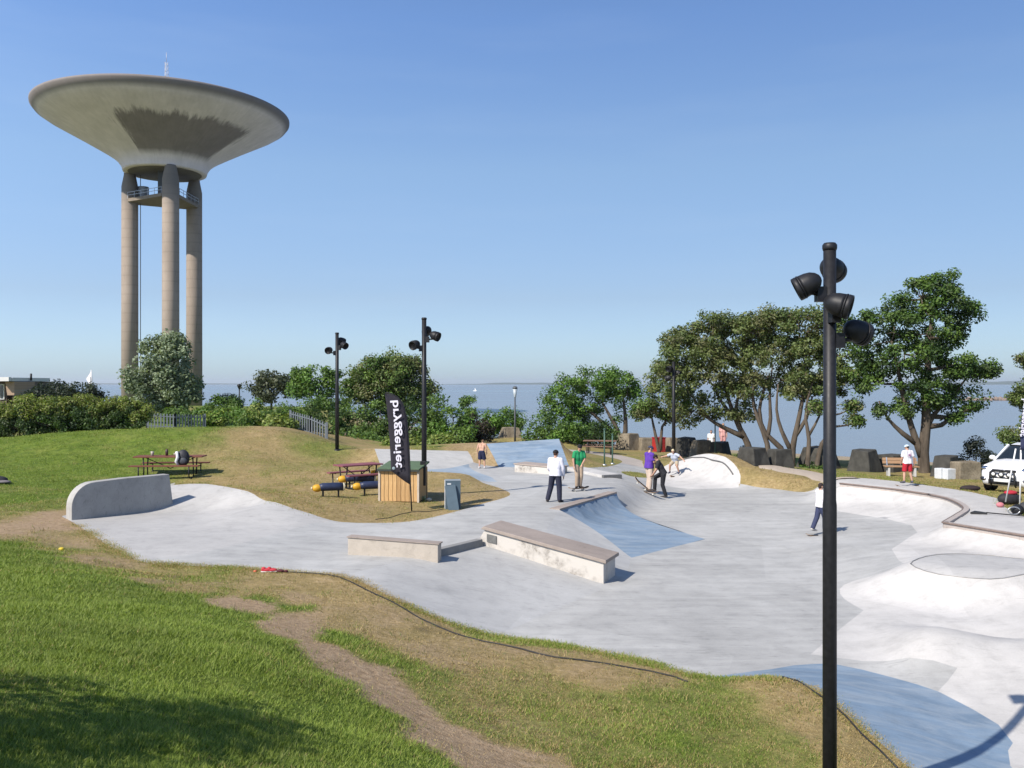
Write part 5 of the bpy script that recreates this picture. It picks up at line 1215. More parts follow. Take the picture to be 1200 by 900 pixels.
# boats and breakwater
for (u, v, s, lab) in [(556.5, 457.2, 2.2, 'tiny white boat on the sea left of the park lantern'), (1191, 446.5 + 8, 2.0, 'tiny white boat near the horizon at the right')]:
    d = (CAM_H - SEA_Z) * F / (v + 1.2 - 450); T = empty('white_boat', ((u - 600) / F * d, d, SEA_Z), 0, lab, 'boat', 'distant white boats'); k = d / F * s
    MB().prism([(-.9 * k, 0, 0), (.7 * k, 0, 0), (1.1 * k, 0, .5 * k), (-.95 * k, 0, .45 * k)], (0, .6 * k, 0)).build('hull', simple('boat_white', (.7, .7, .7), .5, .05), T)
    MB().prism([(-.1 * k, .3 * k, .5 * k), (.6 * k, .3 * k, .6 * k), (-.05 * k, .3 * k, 1.9 * k)], (0, .03 * k, 0)).build('sail', simple('sail_white', (.75, .75, .75), .7, .05), T)
T = None
Mst = simple('breakwater_stone', (.20, .155, .13), .95, .3, 1.5, .3)
d = 330.0
T = empty('breakwater', ((1160 - 600) / F * d, d, SEA_Z), 0, 'low reddish stone breakwater far out in the sea at the right', 'breakwater'); me = None
for i in range(48):
    if me is None: o = MB().ball((0, 0, 0), (1.0, .9, .8), 7, 5).build('stone', Mst, T); me = o.data
    else: o = linkmesh('stone', me, None, T)
    o.location = (-10 + i * 1.15, random.uniform(-.8, .8), random.uniform(.0, .5)); o.rotation_euler = (random.random(), random.random(), random.random() * 6); o.scale = (random.uniform(.7, 1.3),) * 3
# ------------------------------------------------------------------ white car at the right edge
def car():
    p = G(1172, 576.5)
    hd = R(-122)                                      # local +x is forward
    T = empty('parked_car', (p.x + 1.72, p.y + 1.1, p.z), 0, 'white parked car with a bull bar and spot lamps at the right edge', 'car')
    f = Vector((-.80, -.60, 0)).normalized(); T.rotation_euler = (0, 0, math.atan2(f.y, f.x)); T.scale = (.97, .97, .97); T.location.z = z1(p.x + .6, p.y + .4)
    Mp = simple('white_car_paint', (.72, .72, .73), .25, .03, 2, 0, 0, .6); Mg = simple('car_glass', (.012, .016, .02), .06, .3, 2, 0, 0, .9); Mk = simple('black_trim', (.02, .02, .022), .5, .3); Mch = simple('chrome', (.6, .6, .62), .15, .05, 4, 0, 1.0)
    # lower body as lofted cross sections along x (front is +x)
    secs = [(2.16, .42, .60, .52, .78), (2.10, .30, .76, .40, .90), (1.95, .25, .86, .34, .98), (1.3, .24, .90, .30, 1.06), (.95, .24, .91, .30, 1.12), (.2, .24, .92, .30, 1.05), (-1.2, .24, .92, .30, 1.07), (-1.9, .26, .90, .34, 1.08), (-2.12, .32, .84, .45, 1.02), (-2.2, .45, .74, .55, .92)]
    mb = MB(); vs = []; k = 14
    for (x, zb_, w, zs, zt) in secs:
        ring = [(-w * .78, zb_), (-w * .95, zb_ + .04), (-w, zs + .10), (-w * 1.0, (zs + zt) / 2), (-w * .97, zt - .12), (-w * .90, zt - .03), (-w * .5, zt + .015)]
        ring = ring + [(-y, z) for y, z in ring[::-1]]
        vs += [(x, y, z) for y, z in ring]
    n = len(secs); fs = [tuple(range(k))[::-1], tuple((n - 1) * k + i for i in range(k))]
    for i in range(n - 1):
        for j in range(k): fs.append((i * k + j, i * k + (j + 1) % k, (i + 1) * k + (j + 1) % k, (i + 1) * k + j))
    mb.add(vs, fs, True); mb.build('body', Mp, T, .0)
    # cabin: glass volume with roof and pillars
    cs = [(1.02, .80, 1.08, .80), (.25, .70, 1.56, .55), (-.2, .69, 1.62, .55), (-1.2, .68, 1.60, .55), (-1.75, .66, 1.50, .55), (-2.08, .74, 1.06, .74)]
    top = [(x, w, z) for x, w, z, _ in cs]
    gl = MB(); vs = []; 
    for (x, w, z) in top:
        zl = 1.02; wl = .86
        vs += [(x, -wl, zl), (x, -w, z), (x, w, z), (x, wl, zl)]
    fs = []
    for i in range(len(top) - 1):
        for j in range(3): fs.append((i * 4 + j, i * 4 + j + 1, i * 4 + j + 5, i * 4 + j + 4))
    fs += [(0, 3, 2, 1), tuple((len(top) - 1) * 4 + i for i in range(4))]
    gl.add(vs, fs); gl.build('window', Mg, T)
    rf = MB(); vs = []
    for (x, w, z) in top[1:5]: vs += [(x, -w - .025, z - .03), (x, -w * .9, z + .035), (x, w * .9, z + .035), (x, w + .025, z - .03)]
    fs = [(i * 4 + j, i * 4 + j + 1, i * 4 + j + 5, i * 4 + j + 4) for i in range(3) for j in range(3)]
    rf.add(vs, fs, True); rf.build('roof', Mp, T)
    for s in (-1, 1):
        pl = MB(); pl.bar((1.04, s * .84, 1.04), (.25, s * .71, 1.58), .07); pl.bar((-.35, s * .885, 1.02), (-.42, s * .71, 1.59), .09); pl.bar((-1.3, s * .885, 1.02), (-1.32, s * .70, 1.57), .09); pl.bar((-2.06, s * .84, 1.04), (-1.72, s * .68, 1.5), .12)
        pl.build('pillar', Mp, T)
        mr = MB().ball((.78, s * 1.03, 1.13), (.09, .12, .09), 12, 8).bar((.8, s * .88, 1.07), (.79, s * .98, 1.10), .04).build('mirror', Mp, T)
        hl = MB().ball((1.98, s * .66, .84), (.17, .19, .085), 14, 8).build('headlight', Mch, T)
        MB().ball((2.06, s * .66, .485), (.10, .20, .09), 12, 6).build('fog_recess', Mk, T); MB().ball((2.135, s * .66, .485), (.04, .06, .05), 10, 6).build('fog_lamp', Mch, T)
        MB().bar((.15, s * .925, .78), (.35, s * .925, .78), .03).build('door_handle', Mp, T)
        for x in (1.33, -1.36):
            w = MB().lathe([(.20, -.11), (.32, -.11), (.335, -.07), (.335, .07), (.32, .11), (.20, .11)], 24, Matrix.Translation((x, s * .80, .335)) @ Matrix.Rotation(R(90), 4, 'X')).build('wheel', Mk, T)
            MB().lathe([(.001, .10), (.05, .115), (.19, .10), (.205, .112), (.205, .09)], 20, Matrix.Translation((x, s * .80, .335)) @ Matrix.Rotation(R(-90 * s), 4, 'X')).build('rim', simple('alloy', (.40, .40, .42), .35, .1, 6, 0, .8), w)
            MB().lathe([(.34, -.02), (.40, -.01), (.40, .012), (.34, .02)], 24, Matrix.Translation((x, s * .905, .345)) @ Matrix.Rotation(R(90), 4, 'X')).build('wheel_arch', Mk, T)
    MB().box((2.155, 0, .80), (.05, .80, .085)).build('grille', Mk, T, .01); MB().box((2.16, 0, .40), (.05, 1.05, .16)).build('lower_grille', Mk, T, .01)
    MB().lathe([(.001, .0), (.05, .0), (.05, .02), (.001, .02)], 16, Matrix.Translation((2.18, 0, .81)) @ Matrix.Rotation(R(90), 4, 'Y')).build('badge', Mch, T)
    bb = MB()
    for s in (-1, 1): bb.tube([(2.18, s * .40, .26), (2.30, s * .42, .40), (2.31, s * .40, .74), (2.27, s * .34, .80)], .03, 8)
    bb.tube([(2.27, -.34, .80), (2.31, 0, .815), (2.27, .34, .80)], .03, 8); bb.tube([(2.30, -.42, .42), (2.33, 0, .42), (2.30, .42, .42)], .03, 8); bb.tube([(2.30, -.41, .56), (2.33, 0, .56), (2.30, .41, .56)], .022, 8)
    bb.build('bull_bar', Mk, T)
    for y in (-.26, 0, .26): 
        sp = MB().lathe([(.001, -.05), (.06, -.045), (.095, -.01), (.1, .02), (.095, .03)], 18, Matrix.Translation((2.36, y, .68)) @ Matrix.Rotation(R(90), 4, 'Y')).build('spot_lamp', Mk, T)
        MB().lathe([(.001, .034), (.09, .028)], 18, Matrix.Translation((2.36, y, .68)) @ Matrix.Rotation(R(90), 4, 'Y')).build('spot_glass', simple('spot_lens', (.72, .72, .70), .25, .05), sp)
    MB().box((2.355, 0, .49), (.012, .50, .11)).build('number_plate', simple('plate_white', (.6, .6, .58), .5, .05), T)
car()
# ------------------------------------------------------------------ people
def cap_bm(bm, p0, r0, p1, r1, seg=10):
    """tapered capsule"""
    p0, p1 = Vector(p0), Vector(p1); ax = p1 - p0; L = ax.length
    if L < 1e-6: ax = Vector((0, 0, 1))
    q = ax.normalized().to_track_quat('Z', 'Y').to_matrix().to_4x4(); M = Matrix.Translation(p0) @ q
    prof = [(r0 * math.sin(a), -r0 * math.cos(a)) for a in np.linspace(.02, math.pi / 2, 4)] + [(r1 * math.cos(a), L + r1 * math.sin(a)) for a in np.linspace(0, math.pi / 2 - .02, 4)]
    rings = [[bm.verts.new(M @ Vector((r * math.cos(2 * math.pi * k / seg), r * math.sin(2 * math.pi * k / seg), z))) for k in range(seg)] for r, z in prof]
    for a, b in zip(rings, rings[1:]):
        for k in range(seg): bm.faces.new((a[k], a[(k + 1) % seg], b[(k + 1) % seg], b[k]))
    bm.faces.new(rings[0][::-1]); bm.faces.new(rings[-1])
def cone_bm(bm, p0, r0, p1, r1, seg=14, sx=1.0):
    """flat ended tapered cylinder for hems and sleeves"""
    p0, p1 = Vector(p0), Vector(p1); ax = p1 - p0
    q = ax.normalized().to_track_quat('Z', 'Y').to_matrix().to_4x4(); M = Matrix.Translation(p0) @ q
    R_ = [[bm.verts.new(M @ Vector((r * math.cos(2 * math.pi * k / seg), r * math.sin(2 * math.pi * k / seg), z))) for k in range(seg)] for r, z in ((r0, 0), (r1, ax.length))]
    for k in range(seg): bm.faces.new((R_[0][k], R_[0][(k + 1) % seg], R_[1][(k + 1) % seg], R_[1][k]))
    bm.faces.new(R_[0][::-1]); bm.faces.new(R_[1])
def ell_bm(bm, c, r, M=None):
    mm = Matrix.Translation(Vector(c)) @ (M or Matrix.Identity(4)) @ Matrix.Diagonal((r[0], r[1], r[2], 1))
    bmesh.ops.create_uvsphere(bm, u_segments=14, v_segments=9, radius=1.0, matrix=mm)
def union(name, bm, vox, m, parent, smooth=6, ratio=.45):
    """one continuous skin over all the shapes in bm"""
    bmesh.ops.recalc_face_normals(bm, faces=bm.faces)
    me0 = bpy.data.meshes.new('tmp'); bm.to_mesh(me0); bm.free()
    o = bpy.data.objects.new('tmp', me0); COL.objects.link(o)
    md = o.modifiers.new('r', 'REMESH'); md.mode = 'VOXEL'; md.voxel_size = vox; md.use_smooth_shade = True
    if smooth: sm = o.modifiers.new('s', 'SMOOTH'); sm.iterations = smooth; sm.factor = .4
    if ratio < 1: dc = o.modifiers.new('d', 'DECIMATE'); dc.ratio = ratio
    dg = bpy.context.evaluated_depsgraph_get()
    me = bpy.data.meshes.new_from_object(o.evaluated_get(dg), depsgraph=dg); bpy.data.objects.remove(o); bpy.data.meshes.remove(me0)
    me.polygons.foreach_set('use_smooth', np.ones(len(me.polygons), dtype=bool)); me.materials.clear(); me.name = name
    return linkmesh(name, me, m, parent)
MATS = {}
def fabric(c, nm):
    k = (nm,) + tuple(c)
    if k not in MATS: MATS[k] = simple(nm, c, .8, .14, 9, .12, 0, .2)
    return MATS[k]
M_skin = simple('skin', (.42, .245, .17), .55, .08, 6, 0, 0, .35)
M_eye = simple('eye_dark', (.03, .02, .015), .3, .1); M_lip = simple('lip', (.30, .11, .09), .5, .1)

def person(label, loc, rz, H, pose, shirt=None, trousers=None, shoes=(.02, .02, .02), helmet=None, hair=(.05, .03, .02), long_sleeve=False, shorts=False, baggy=1.0, tone=1.0, group=None):
    """pose: joints as fractions of the height; x to the person's right, y forward, z up"""
    T = empty('person', tuple(loc), rz, label, 'person', group)
    P = {k: Vector(v) * H for k, v in pose.items()}
    S = H
    def lerp(a, b, t): return P[a].lerp(P[b], t)
    pel, ch, nk, hd = P['pelvis'], P['chest'], P['neck'], P['head']
    side = (P['shR'] - P['shL']).normalized(); up = (nk - pel).normalized(); fw = up.cross(side).normalized()
    ms = M_skin
    # --- body, one skin
    b = bmesh.new()
    hside = (P['hipR'] - P['hipL']).normalized()
    waist = pel.lerp(ch, .5)
    for s in (-1, 1):
        cap_bm(b, pel + hside * .030 * S * s, .066 * S, waist + side * .030 * S * s, .058 * S); cap_bm(b, waist + side * .03 * S * s, .058 * S, ch + side * .042 * S * s, .068 * S); cap_bm(b, ch + side * .042 * S * s, .066 * S, nk + side * .05 * S * s - up * .035 * S, .042 * S)
    cap_bm(b, nk - up * .03 * S, .036 * S, nk.lerp(hd, .55), .031 * S)
    hx = (hd - nk).normalized(); face = P.get('face', None); face = (face - hd).normalized() if face is not None else fw
    face = (face - hx * face.dot(hx)).normalized(); sd = face.cross(hx).normalized()
    HM = Matrix((sd, face, hx)).transposed().to_4x4()
    ell_bm(b, hd + hx * .012 * S, (.043 * S, .054 * S, .055 * S), HM); ell_bm(b, hd - hx * .028 * S + face * .014 * S, (.033 * S, .038 * S, .036 * S), HM)
    cap_bm(b, hd + face * .048 * S, .006 * S, hd + face * .060 * S - hx * .014 * S, .009 * S, 8)
    for s in (-1, 1): ell_bm(b, hd + sd * .043 * S * s - hx * .004 * S, (.007 * S, .013 * S, .018 * S), HM)
    for q in ('L', 'R'):
        sh, el, wr = P['sh' + q], P['el' + q], P['wr' + q]; hp, kn, an, to = P['hip' + q], P['kn' + q], P['an' + q], P['to' + q]
        cap_bm(b, ch.lerp(nk, .75) + (sh - nk) * .5, .038 * S, sh, .033 * S); cap_bm(b, sh, .033 * S, el, .024 * S); cap_bm(b, el, .025 * S, wr, .017 * S)
        cap_bm(b, pel.lerp(hp, .7), .058 * S, hp, .055 * S); cap_bm(b, hp, .054 * S, kn, .035 * S); cap_bm(b, kn, .034 * S, kn.lerp(an, .35), .034 * S); cap_bm(b, kn.lerp(an, .35), .034 * S, an, .020 * S)
        cap_bm(b, an - Vector((0, 0, .012 * S)), .020 * S, to - Vector((0, 0, .0 * S)), .014 * S)
        # palm, four curled fingers of unequal length and a thumb from the side of the palm
        hdn = (wr - el).normalized(); hf = P.get('hf' + q); hf = hf.normalized() if hf is not None else (fw - hdn * fw.dot(hdn)).normalized()
        hs = hdn.cross(hf).normalized()
        pc = wr + hdn * .028 * S
        for t_ in (-.5, 0, .5): cap_bm(b, wr + hf * .008 * S * t_, .013 * S, wr + hdn * .050 * S + hf * .026 * S * t_, .0085 * S, 8)
        curl = hs * (1 if q == 'L' else -1)
        for i, (o_, l_) in enumerate([(.019, .040), (.0065, .045), (-.0065, .042), (-.018, .033)]):
            a0 = wr + hdn * .054 * S + hf * o_ * S; a1 = a0 + (hdn * .88 + curl * .35).normalized() * l_ * .5 * S; a2 = a1 + (hdn * .6 + curl * .8).normalized() * l_ * .5 * S
            cap_bm(b, a0, .0052 * S, a1, .0050 * S, 8); cap_bm(b, a1, .0050 * S, a2, .0042 * S, 8)
        t0 = wr + hdn * .018 * S + hf * .012 * S; t1 = t0 + (hf * .75 + hdn * .6).normalized() * .024 * S; t2 = t1 + (hf * .25 + hdn * .9 + curl * .3).normalized() * .022 * S
        cap_bm(b, t0, .0075 * S, t1, .0062 * S, 8); cap_bm(b, t1, .0060 * S, t2, .0048 * S, 8)
    body = union('body', b, .0072 * S / 1.0, ms, T, 3, .5)
    for s in (-1, 1):
        MB().ball(hd + face * .0515 * S + sd * .019 * S * s + hx * .006 * S, (.0062 * S, .004 * S, .004 * S), 8, 6).build('eye', M_eye, T)
    MB().ball(hd + face * .0475 * S - hx * .030 * S, (.014 * S, .004 * S, .0035 * S), 8, 6).build('mouth', M_lip, T)
    # --- clothes
    if shirt is not None:
        b = bmesh.new(); k = .012 * S
        for s in (-1, 1):
            cone_bm(b, pel + hside * .032 * S * s - up * .035 * S, .084 * S * baggy, waist + side * .032 * S * s, .073 * S * baggy); cap_bm(b, waist + side * .03 * S * s, .070 * S * baggy, ch + side * .045 * S * s, .078 * S); cap_bm(b, ch + side * .045 * S * s, .076 * S, nk + side * .05 * S * s - up * .035 * S, .050 * S)
        cap_bm(b, nk + side * .03 * S - up * .03 * S, .040 * S, nk - side * .03 * S - up * .03 * S, .040 * S)
        for q in ('L', 'R'):
            sh, el, wr = P['sh' + q], P['el' + q], P['wr' + q]
            cap_bm(b, ch.lerp(nk, .75) + (sh - nk) * .5, .046 * S, sh, .044 * S)
            if long_sleeve: cap_bm(b, sh, .046 * S, el, .037 * S); cone_bm(b, el, .037 * S, el.lerp(wr, .97), .027 * S); cap_bm(b, el, .037 * S, el, .036 * S)
            else: cone_bm(b, sh, .047 * S, sh.lerp(el, .78), .044 * S)
        union('shirt', b, .0085 * S, fabric(shirt, 'shirt_cloth'), T, 4, .55)
    if trousers is not None:
        b = bmesh.new()
        for s in (-1, 1): cone_bm(b, waist.lerp(pel, .45) + hside * .03 * S * s, .066 * S, pel + hside * .03 * S * s - up * .02 * S, .074 * S)
        for q in ('L', 'R'):
            hp, kn, an = P['hip' + q], P['kn' + q], P['an' + q]
            cap_bm(b, pel.lerp(hp, .7), .068 * S, hp, .066 * S)
            if shorts: cone_bm(b, hp, .068 * S, hp.lerp(kn, .92), .056 * S * baggy)
            else: cap_bm(b, hp, .065 * S, kn, .048 * S * baggy); cap_bm(b, kn, .048 * S * baggy, kn.lerp(an, .5), .045 * S * baggy); cone_bm(b, kn.lerp(an, .5), .045 * S * baggy, an - Vector((0, 0, .006 * S)), .040 * S * baggy)
        union('shorts' if shorts else 'trousers', b, .0085 * S, fabric(trousers, 'trouser_cloth'), T, 4, .55)
    for q in ('L', 'R'):
        an, to = P['an' + q], P['to' + q]; b = bmesh.new(); dn = Vector((0, 0, -.014 * S)); dr = (to - an); dr.z = 0; dr.normalize()
        cap_bm(b, an + dn - dr * .015 * S, .030 * S, an.lerp(to, .55) + dn, .027 * S); cap_bm(b, an.lerp(to, .5) + dn, .026 * S, to + dn * .4 + dr * .01 * S, .020 * S); cone_bm(b, an + Vector((0, 0, .018 * S)), .028 * S, an + dn, .031 * S)
        sh_ = union('shoe', b, .008 * S, fabric(shoes, 'shoe_canvas'), T, 3, .6)
    if helmet is not None:
        h = MB(); M = Matrix.Translation(hd + hx * .018 * S) @ HM
        prof = [(1.0 * math.cos(a), math.sin(a)) for a in np.linspace(-.12, math.pi / 2 - .03, 9)] + [(.001, 1.0)]
        h.lathe([(r * .056 * S, z * .056 * S) for r, z in prof], 22, M @ Matrix.Diagonal((1, 1.16, 1.0, 1)))
        h.build('helmet', fabric(helmet, 'helmet_shell'), T)
        MB().tube([hd + sd * .046 * S * math.cos(a) - hx * .055 * S * max(0, math.sin(a)) * 1.0 + face * .012 * S for a in np.linspace(0, math.pi, 10)], .0035 * S, 6).build('helmet_strap', M_black, T)
    if hair is not None:
        b = bmesh.new()
        ell_bm(b, hd + hx * .020 * S - face * .008 * S, (.0485 * S, .056 * S, .053 * S), HM)
        if helmet is None: ell_bm(b, hd - face * .022 * S - hx * .012 * S, (.043 * S, .036 * S, .045 * S), HM)
        else: ell_bm(b, hd - face * .022 * S - hx * .006 * S, (.042 * S, .033 * S, .035 * S), HM)
        # keep the face free
        co = hd + face * .044 * S - hx * .014 * S
        union('hair', b, .009 * S, fabric(hair, 'hair_strands'), T, 2, .6)
    return T

def pose(**kw):
    p = dict(pelvis=(0, 0, .535), chest=(0, .005, .70), neck=(0, .0, .845), head=(0, .012, .925),
             shL=(-.108, 0, .808), shR=(.108, 0, .808), elL=(-.135, -.015, .635), elR=(.135, -.015, .635), wrL=(-.14, .03, .485), wrR=(.14, .03, .485),
             hipL=(-.052, 0, .505), hipR=(.052, 0, .505), knL=(-.06, .012, .28), knR=(.06, .012, .28), anL=(-.065, -.01, .047), anR=(.065, -.01, .047), toL=(-.075, .10, .018), toR=(.075, .10, .018))
    p.update(kw); return p

M_grip = simple('grip_tape', (.022, .022, .024), .9, .25, 30, .1); M_ply = simple('maple_ply', (.34, .22, .13), .6, .15, 8); M_wheel = simple('white_wheel', (.5, .48, .42), .5, .1)
def board(loc, rz, label, tilt=0.0, Lg=.80, roll=0.0):
    T = empty('skateboard', tuple(loc), rz, label, 'skateboard', None); T.rotation_euler = (roll, -tilt, rz)
    sec = [(-.40, .052), (-.36, .034), (-.30, .012), (-.24, .0), (.24, .0), (.30, .012), (.36, .034), (.40, .052)]; wid = [.045, .085, .1, .1, .1, .1, .085, .045]
    for nm, m, z0, z1_ in (('deck', M_ply, .085, .094), ('grip', M_grip, .0945, .0965)):
        vs = []; n = len(sec)
        for (x, z), w in zip(sec, wid):
            for y, zz in ((-w, z0), (w, z0), (w, z1_), (-w, z1_)): vs.append((x * Lg / .8, y, z + zz))
        fs = [(0, 1, 2, 3), tuple((n - 1) * 4 + i for i in (3, 2, 1, 0))] + [(i * 4 + j, (i + 1) * 4 + j, (i + 1) * 4 + (j + 1) % 4, i * 4 + (j + 1) % 4) for i in range(n - 1) for j in range(4)]
        MB().add(vs, fs).build(nm, m, T)
    for x in (-.19, .19):
        tk = MB().box((x, 0, .062), (.05, .06, .045)).tube([(x, -.085, .04), (x, .085, .04)], .012, 8).build('truck', M_steel, T)
        for y in (-.075, .075): MB().tube([(x, y - .017, .027), (x, y + .017, .027)], .027, 12).build('wheel', M_wheel, T)
    return T

def at(u, v, z=None):
    p = G(u, v); return p
WHITE = (.56, .55, .60); NAVY = (.022, .024, .042)
# boy in white seen from behind, walking away with a helmet on
p = at(651, 588.5)
person('person in a long white shirt and dark baggy trousers, standing on the quarter pipe deck', p, R(-18), 1.60,
       pose(hipL=(-.06, 0, .505), knL=(-.10, .03, .285), anL=(-.155, -.01, .047), toL=(-.19, .085, .018), knR=(.075, .0, .28), anR=(.085, -.02, .047), toR=(.115, .085, .018), elR=(.145, .02, .64), wrR=(.135, .085, .49), elL=(-.14, .03, .64), wrL=(-.10, .13, .53), face=(.03, .5, .90)),
       WHITE, NAVY, (.03, .025, .025), (.014, .014, .016), (.06, .03, .02), True, baggy=1.12)
# boy in green rolling towards the camera
p = at(678, 575.5)
person('person in a green t-shirt and tan trousers rolling towards the camera', p + Vector((0, 0, .10)), R(200), 1.50,
       pose(pelvis=(.0, -.02, .53), chest=(0, .02, .695), neck=(.0, .035, .838), head=(.0, .06, .915), face=(.1, .5, .85), shL=(-.105, .03, .80), shR=(.105, .03, .80), elL=(-.125, .06, .64), wrL=(-.01, .15, .53), elR=(.15, .05, .64), wrR=(.15, .08, .50), knL=(-.05, .03, .28), knR=(.055, .04, .28), anL=(-.045, -.02, .047), anR=(.045, .0, .047), toL=(-.10, .06, .018), toR=(.10, .07, .018)),
       (.020, .22, .085), (.34, .26, .19), (.03, .022, .02), (.014, .014, .016), (.05, .03, .02))
board(p, R(30), 'dark skateboard under the person in green')
# tall boy in purple, boy in black stepping on his board, small blond boy crouching behind
p = at(761, 575.5)
person('person in a long purple t-shirt and dark blue helmet beside the one in black', p, R(-62), 1.72,
       pose(pelvis=(0, -.01, .535), head=(0, .03, .922), face=(.25, .5, .91), elL=(-.14, .05, .65), wrL=(-.05, .17, .70), elR=(.13, .03, .64), wrR=(.10, .14, .55), knL=(-.05, .03, .28), knR=(.05, -.01, .28), anL=(-.055, .0, .047), anR=(.055, -.04, .047)),
       (.085, .035, .26), (.46, .37, .30), (.40, .30, .26), (.03, .04, .085), (.08, .05, .03), baggy=1.1)
p = at(777.5, 582.5)
person('person in black with one knee raised, stepping on a skateboard and leaning forward', p + Vector((0, 0, 0)), R(78), 1.66,
       pose(pelvis=(0, .0, .545), chest=(.0, .075, .685), neck=(.0, .13, .815), head=(.0, .175, .885), face=(.0, .5, .80), shL=(-.108, .11, .785), shR=(.108, .11, .785), elL=(-.13, .16, .62), wrL=(-.07, .24, .50), elR=(.13, .15, .62), wrR=(.07, .23, .49),
            knR=(.06, .185, .44), anR=(.06, .20, .175), toR=(.06, .30, .135), hipR=(.052, .03, .52), knL=(-.055, .02, .28), anL=(-.06, -.055, .047), toL=(-.07, .05, .018)),
       (.022, .022, .026), (.018, .018, .021), (.05, .045, .045), (.018, .014, .013), (.06, .03, .02))
board(at(761, 579.5), R(-38), 'long dark skateboard flat on the floor under the person in black')
q = at(757, 574.5); board(q + Vector((-.18, .0, .14)), R(160), 'dark skateboard tipped up on its tail before the purple shirt', R(38))
p = at(790, 557.5)
person('small blond person in a pale shirt crouching on a skateboard with arms spread', p + Vector((0, 0, .1)), R(150), 1.38,
       pose(pelvis=(0, -.10, .40), chest=(.0, .0, .53), neck=(0, .07, .655), head=(0, .115, .735), face=(.0, .5, .70), shL=(-.105, .055, .625), shR=(.105, .055, .625), elL=(-.24, .08, .56), wrL=(-.36, .13, .47), elR=(.23, .07, .57), wrR=(.34, .10, .55),
            hipL=(-.06, -.08, .38), hipR=(.06, -.08, .38), knL=(-.12, .08, .27), knR=(.12, .07, .27), anL=(-.16, -.02, .047), anR=(.16, -.03, .047), toL=(-.17, .09, .018), toR=(.17, .08, .018)),
       (.40, .43, .50), (.34, .28, .20), (.05, .05, .08), None, (.55, .45, .28), shorts=True)
board(p + Vector((0, 0, -.1)), R(150 + 90), 'skateboard under the crouching blond person')
# boy behind the pole, boy on the deck, shirtless boy
p = at(961.5, 627)
person('person in a white t-shirt and navy trousers half hidden by the near pole', p + Vector((0, 0, .10)), R(-75), 1.36,
       pose(hipL=(-.05, .0, .505), knL=(-.05, -.05, .285), anL=(-.055, -.15, .06), toL=(-.06, -.06, .02), knR=(.05, .07, .285), anR=(.055, .06, .047), elL=(-.135, .04, .645), wrL=(-.10, .14, .57), elR=(.13, .03, .64), wrR=(.12, .13, .52)),
       (.58, .56, .57), (.035, .042, .085), (.40, .38, .36), None, (.03, .02, .018), baggy=1.1)
board(p + Vector((-.02, 0, -.1)), R(10), 'skateboard under the person half hidden by the pole')
p = at(1063.5, 569.5)
KID = person('person in a white printed t-shirt and red shorts standing at the deck edge', p + Vector((0, 0, .10)), R(8), 1.33,
       pose(head=(0, .03, .92), face=(-.25, .5, .88), knL=(-.075, .02, .285), anL=(-.10, -.01, .047), knR=(.085, .02, .285), anR=(.125, -.01, .047), toL=(-.13, .09, .018), toR=(.15, .09, .018), elL=(-.14, .02, .64), wrL=(-.12, .11, .52), elR=(.16, -.02, .645), wrR=(.185, .01, .50), hipL=(-.06, 0, .505), hipR=(.06, 0, .505)),
       (.60, .58, .60), (.36, .018, .03), (.07, .07, .09), (.45, .56, .62), (.04, .025, .02), shorts=True, baggy=1.1)
pr = MB()
for i in range(8):
    a = i * math.pi / 4; r_ = .10 if i % 2 == 0 else .075
    pr.prism([(0 + .012 * math.cos(a + 1.57), -.135, .97 + .012 * math.sin(a + 1.57)), (r_ * math.cos(a), -.135, .97 + r_ * math.sin(a)), (-.012 * math.cos(a + 1.57), -.135, .97 - .012 * math.sin(a + 1.57))], (0, -.004, 0))
pr.build('shirt_print', simple('plum_print', (.20, .05, .17), .8, .2), KID)
board(p + Vector((0, .02, -.1)), R(3), 'skateboard standing on the deck under the person in red shorts')
p = at(564.5, 549)
person('shirtless person in dark shorts with bowed head by the grey back bank', p, R(-12), 1.28,
       pose(chest=(0, .045, .70), neck=(0, .11, .825), head=(0, .17, .872), face=(.0, .45, .70), shL=(-.115, .065, .795), shR=(.115, .065, .795), elL=(-.16, .02, .63), wrL=(-.145, .05, .49), elR=(.15, .05, .635), wrR=(.14, .11, .50), knL=(-.065, .02, .285), anL=(-.08, .0, .047), anR=(.09, .03, .047), knR=(.08, .05, .285)),
       None, (.020, .022, .05), (.5, .48, .48), None, (.12, .07, .04), shorts=True, baggy=1.25)
p = Vector(D(847.5, 528, 57)); p.z = z1(p.x, p.y)
person('person in pink swimwear standing behind the stone blocks by the sea', p + Vector((0, 0, .45)), R(170), 1.62, pose(), (.55, .30, .28), (.50, .26, .25), (.4, .3, .25), None, (.25, .14, .07), shorts=True)
p = Vector(D(833.5, 528, 58)); p.z = z1(p.x, p.y)
person('person in a white top sitting low behind the dark stone block by the sea', p + Vector((0, 0, .05)), R(160), 1.55, pose(), (.6, .6, .6), (.05, .05, .07), (.1, .1, .1), None, (.05, .035, .03))
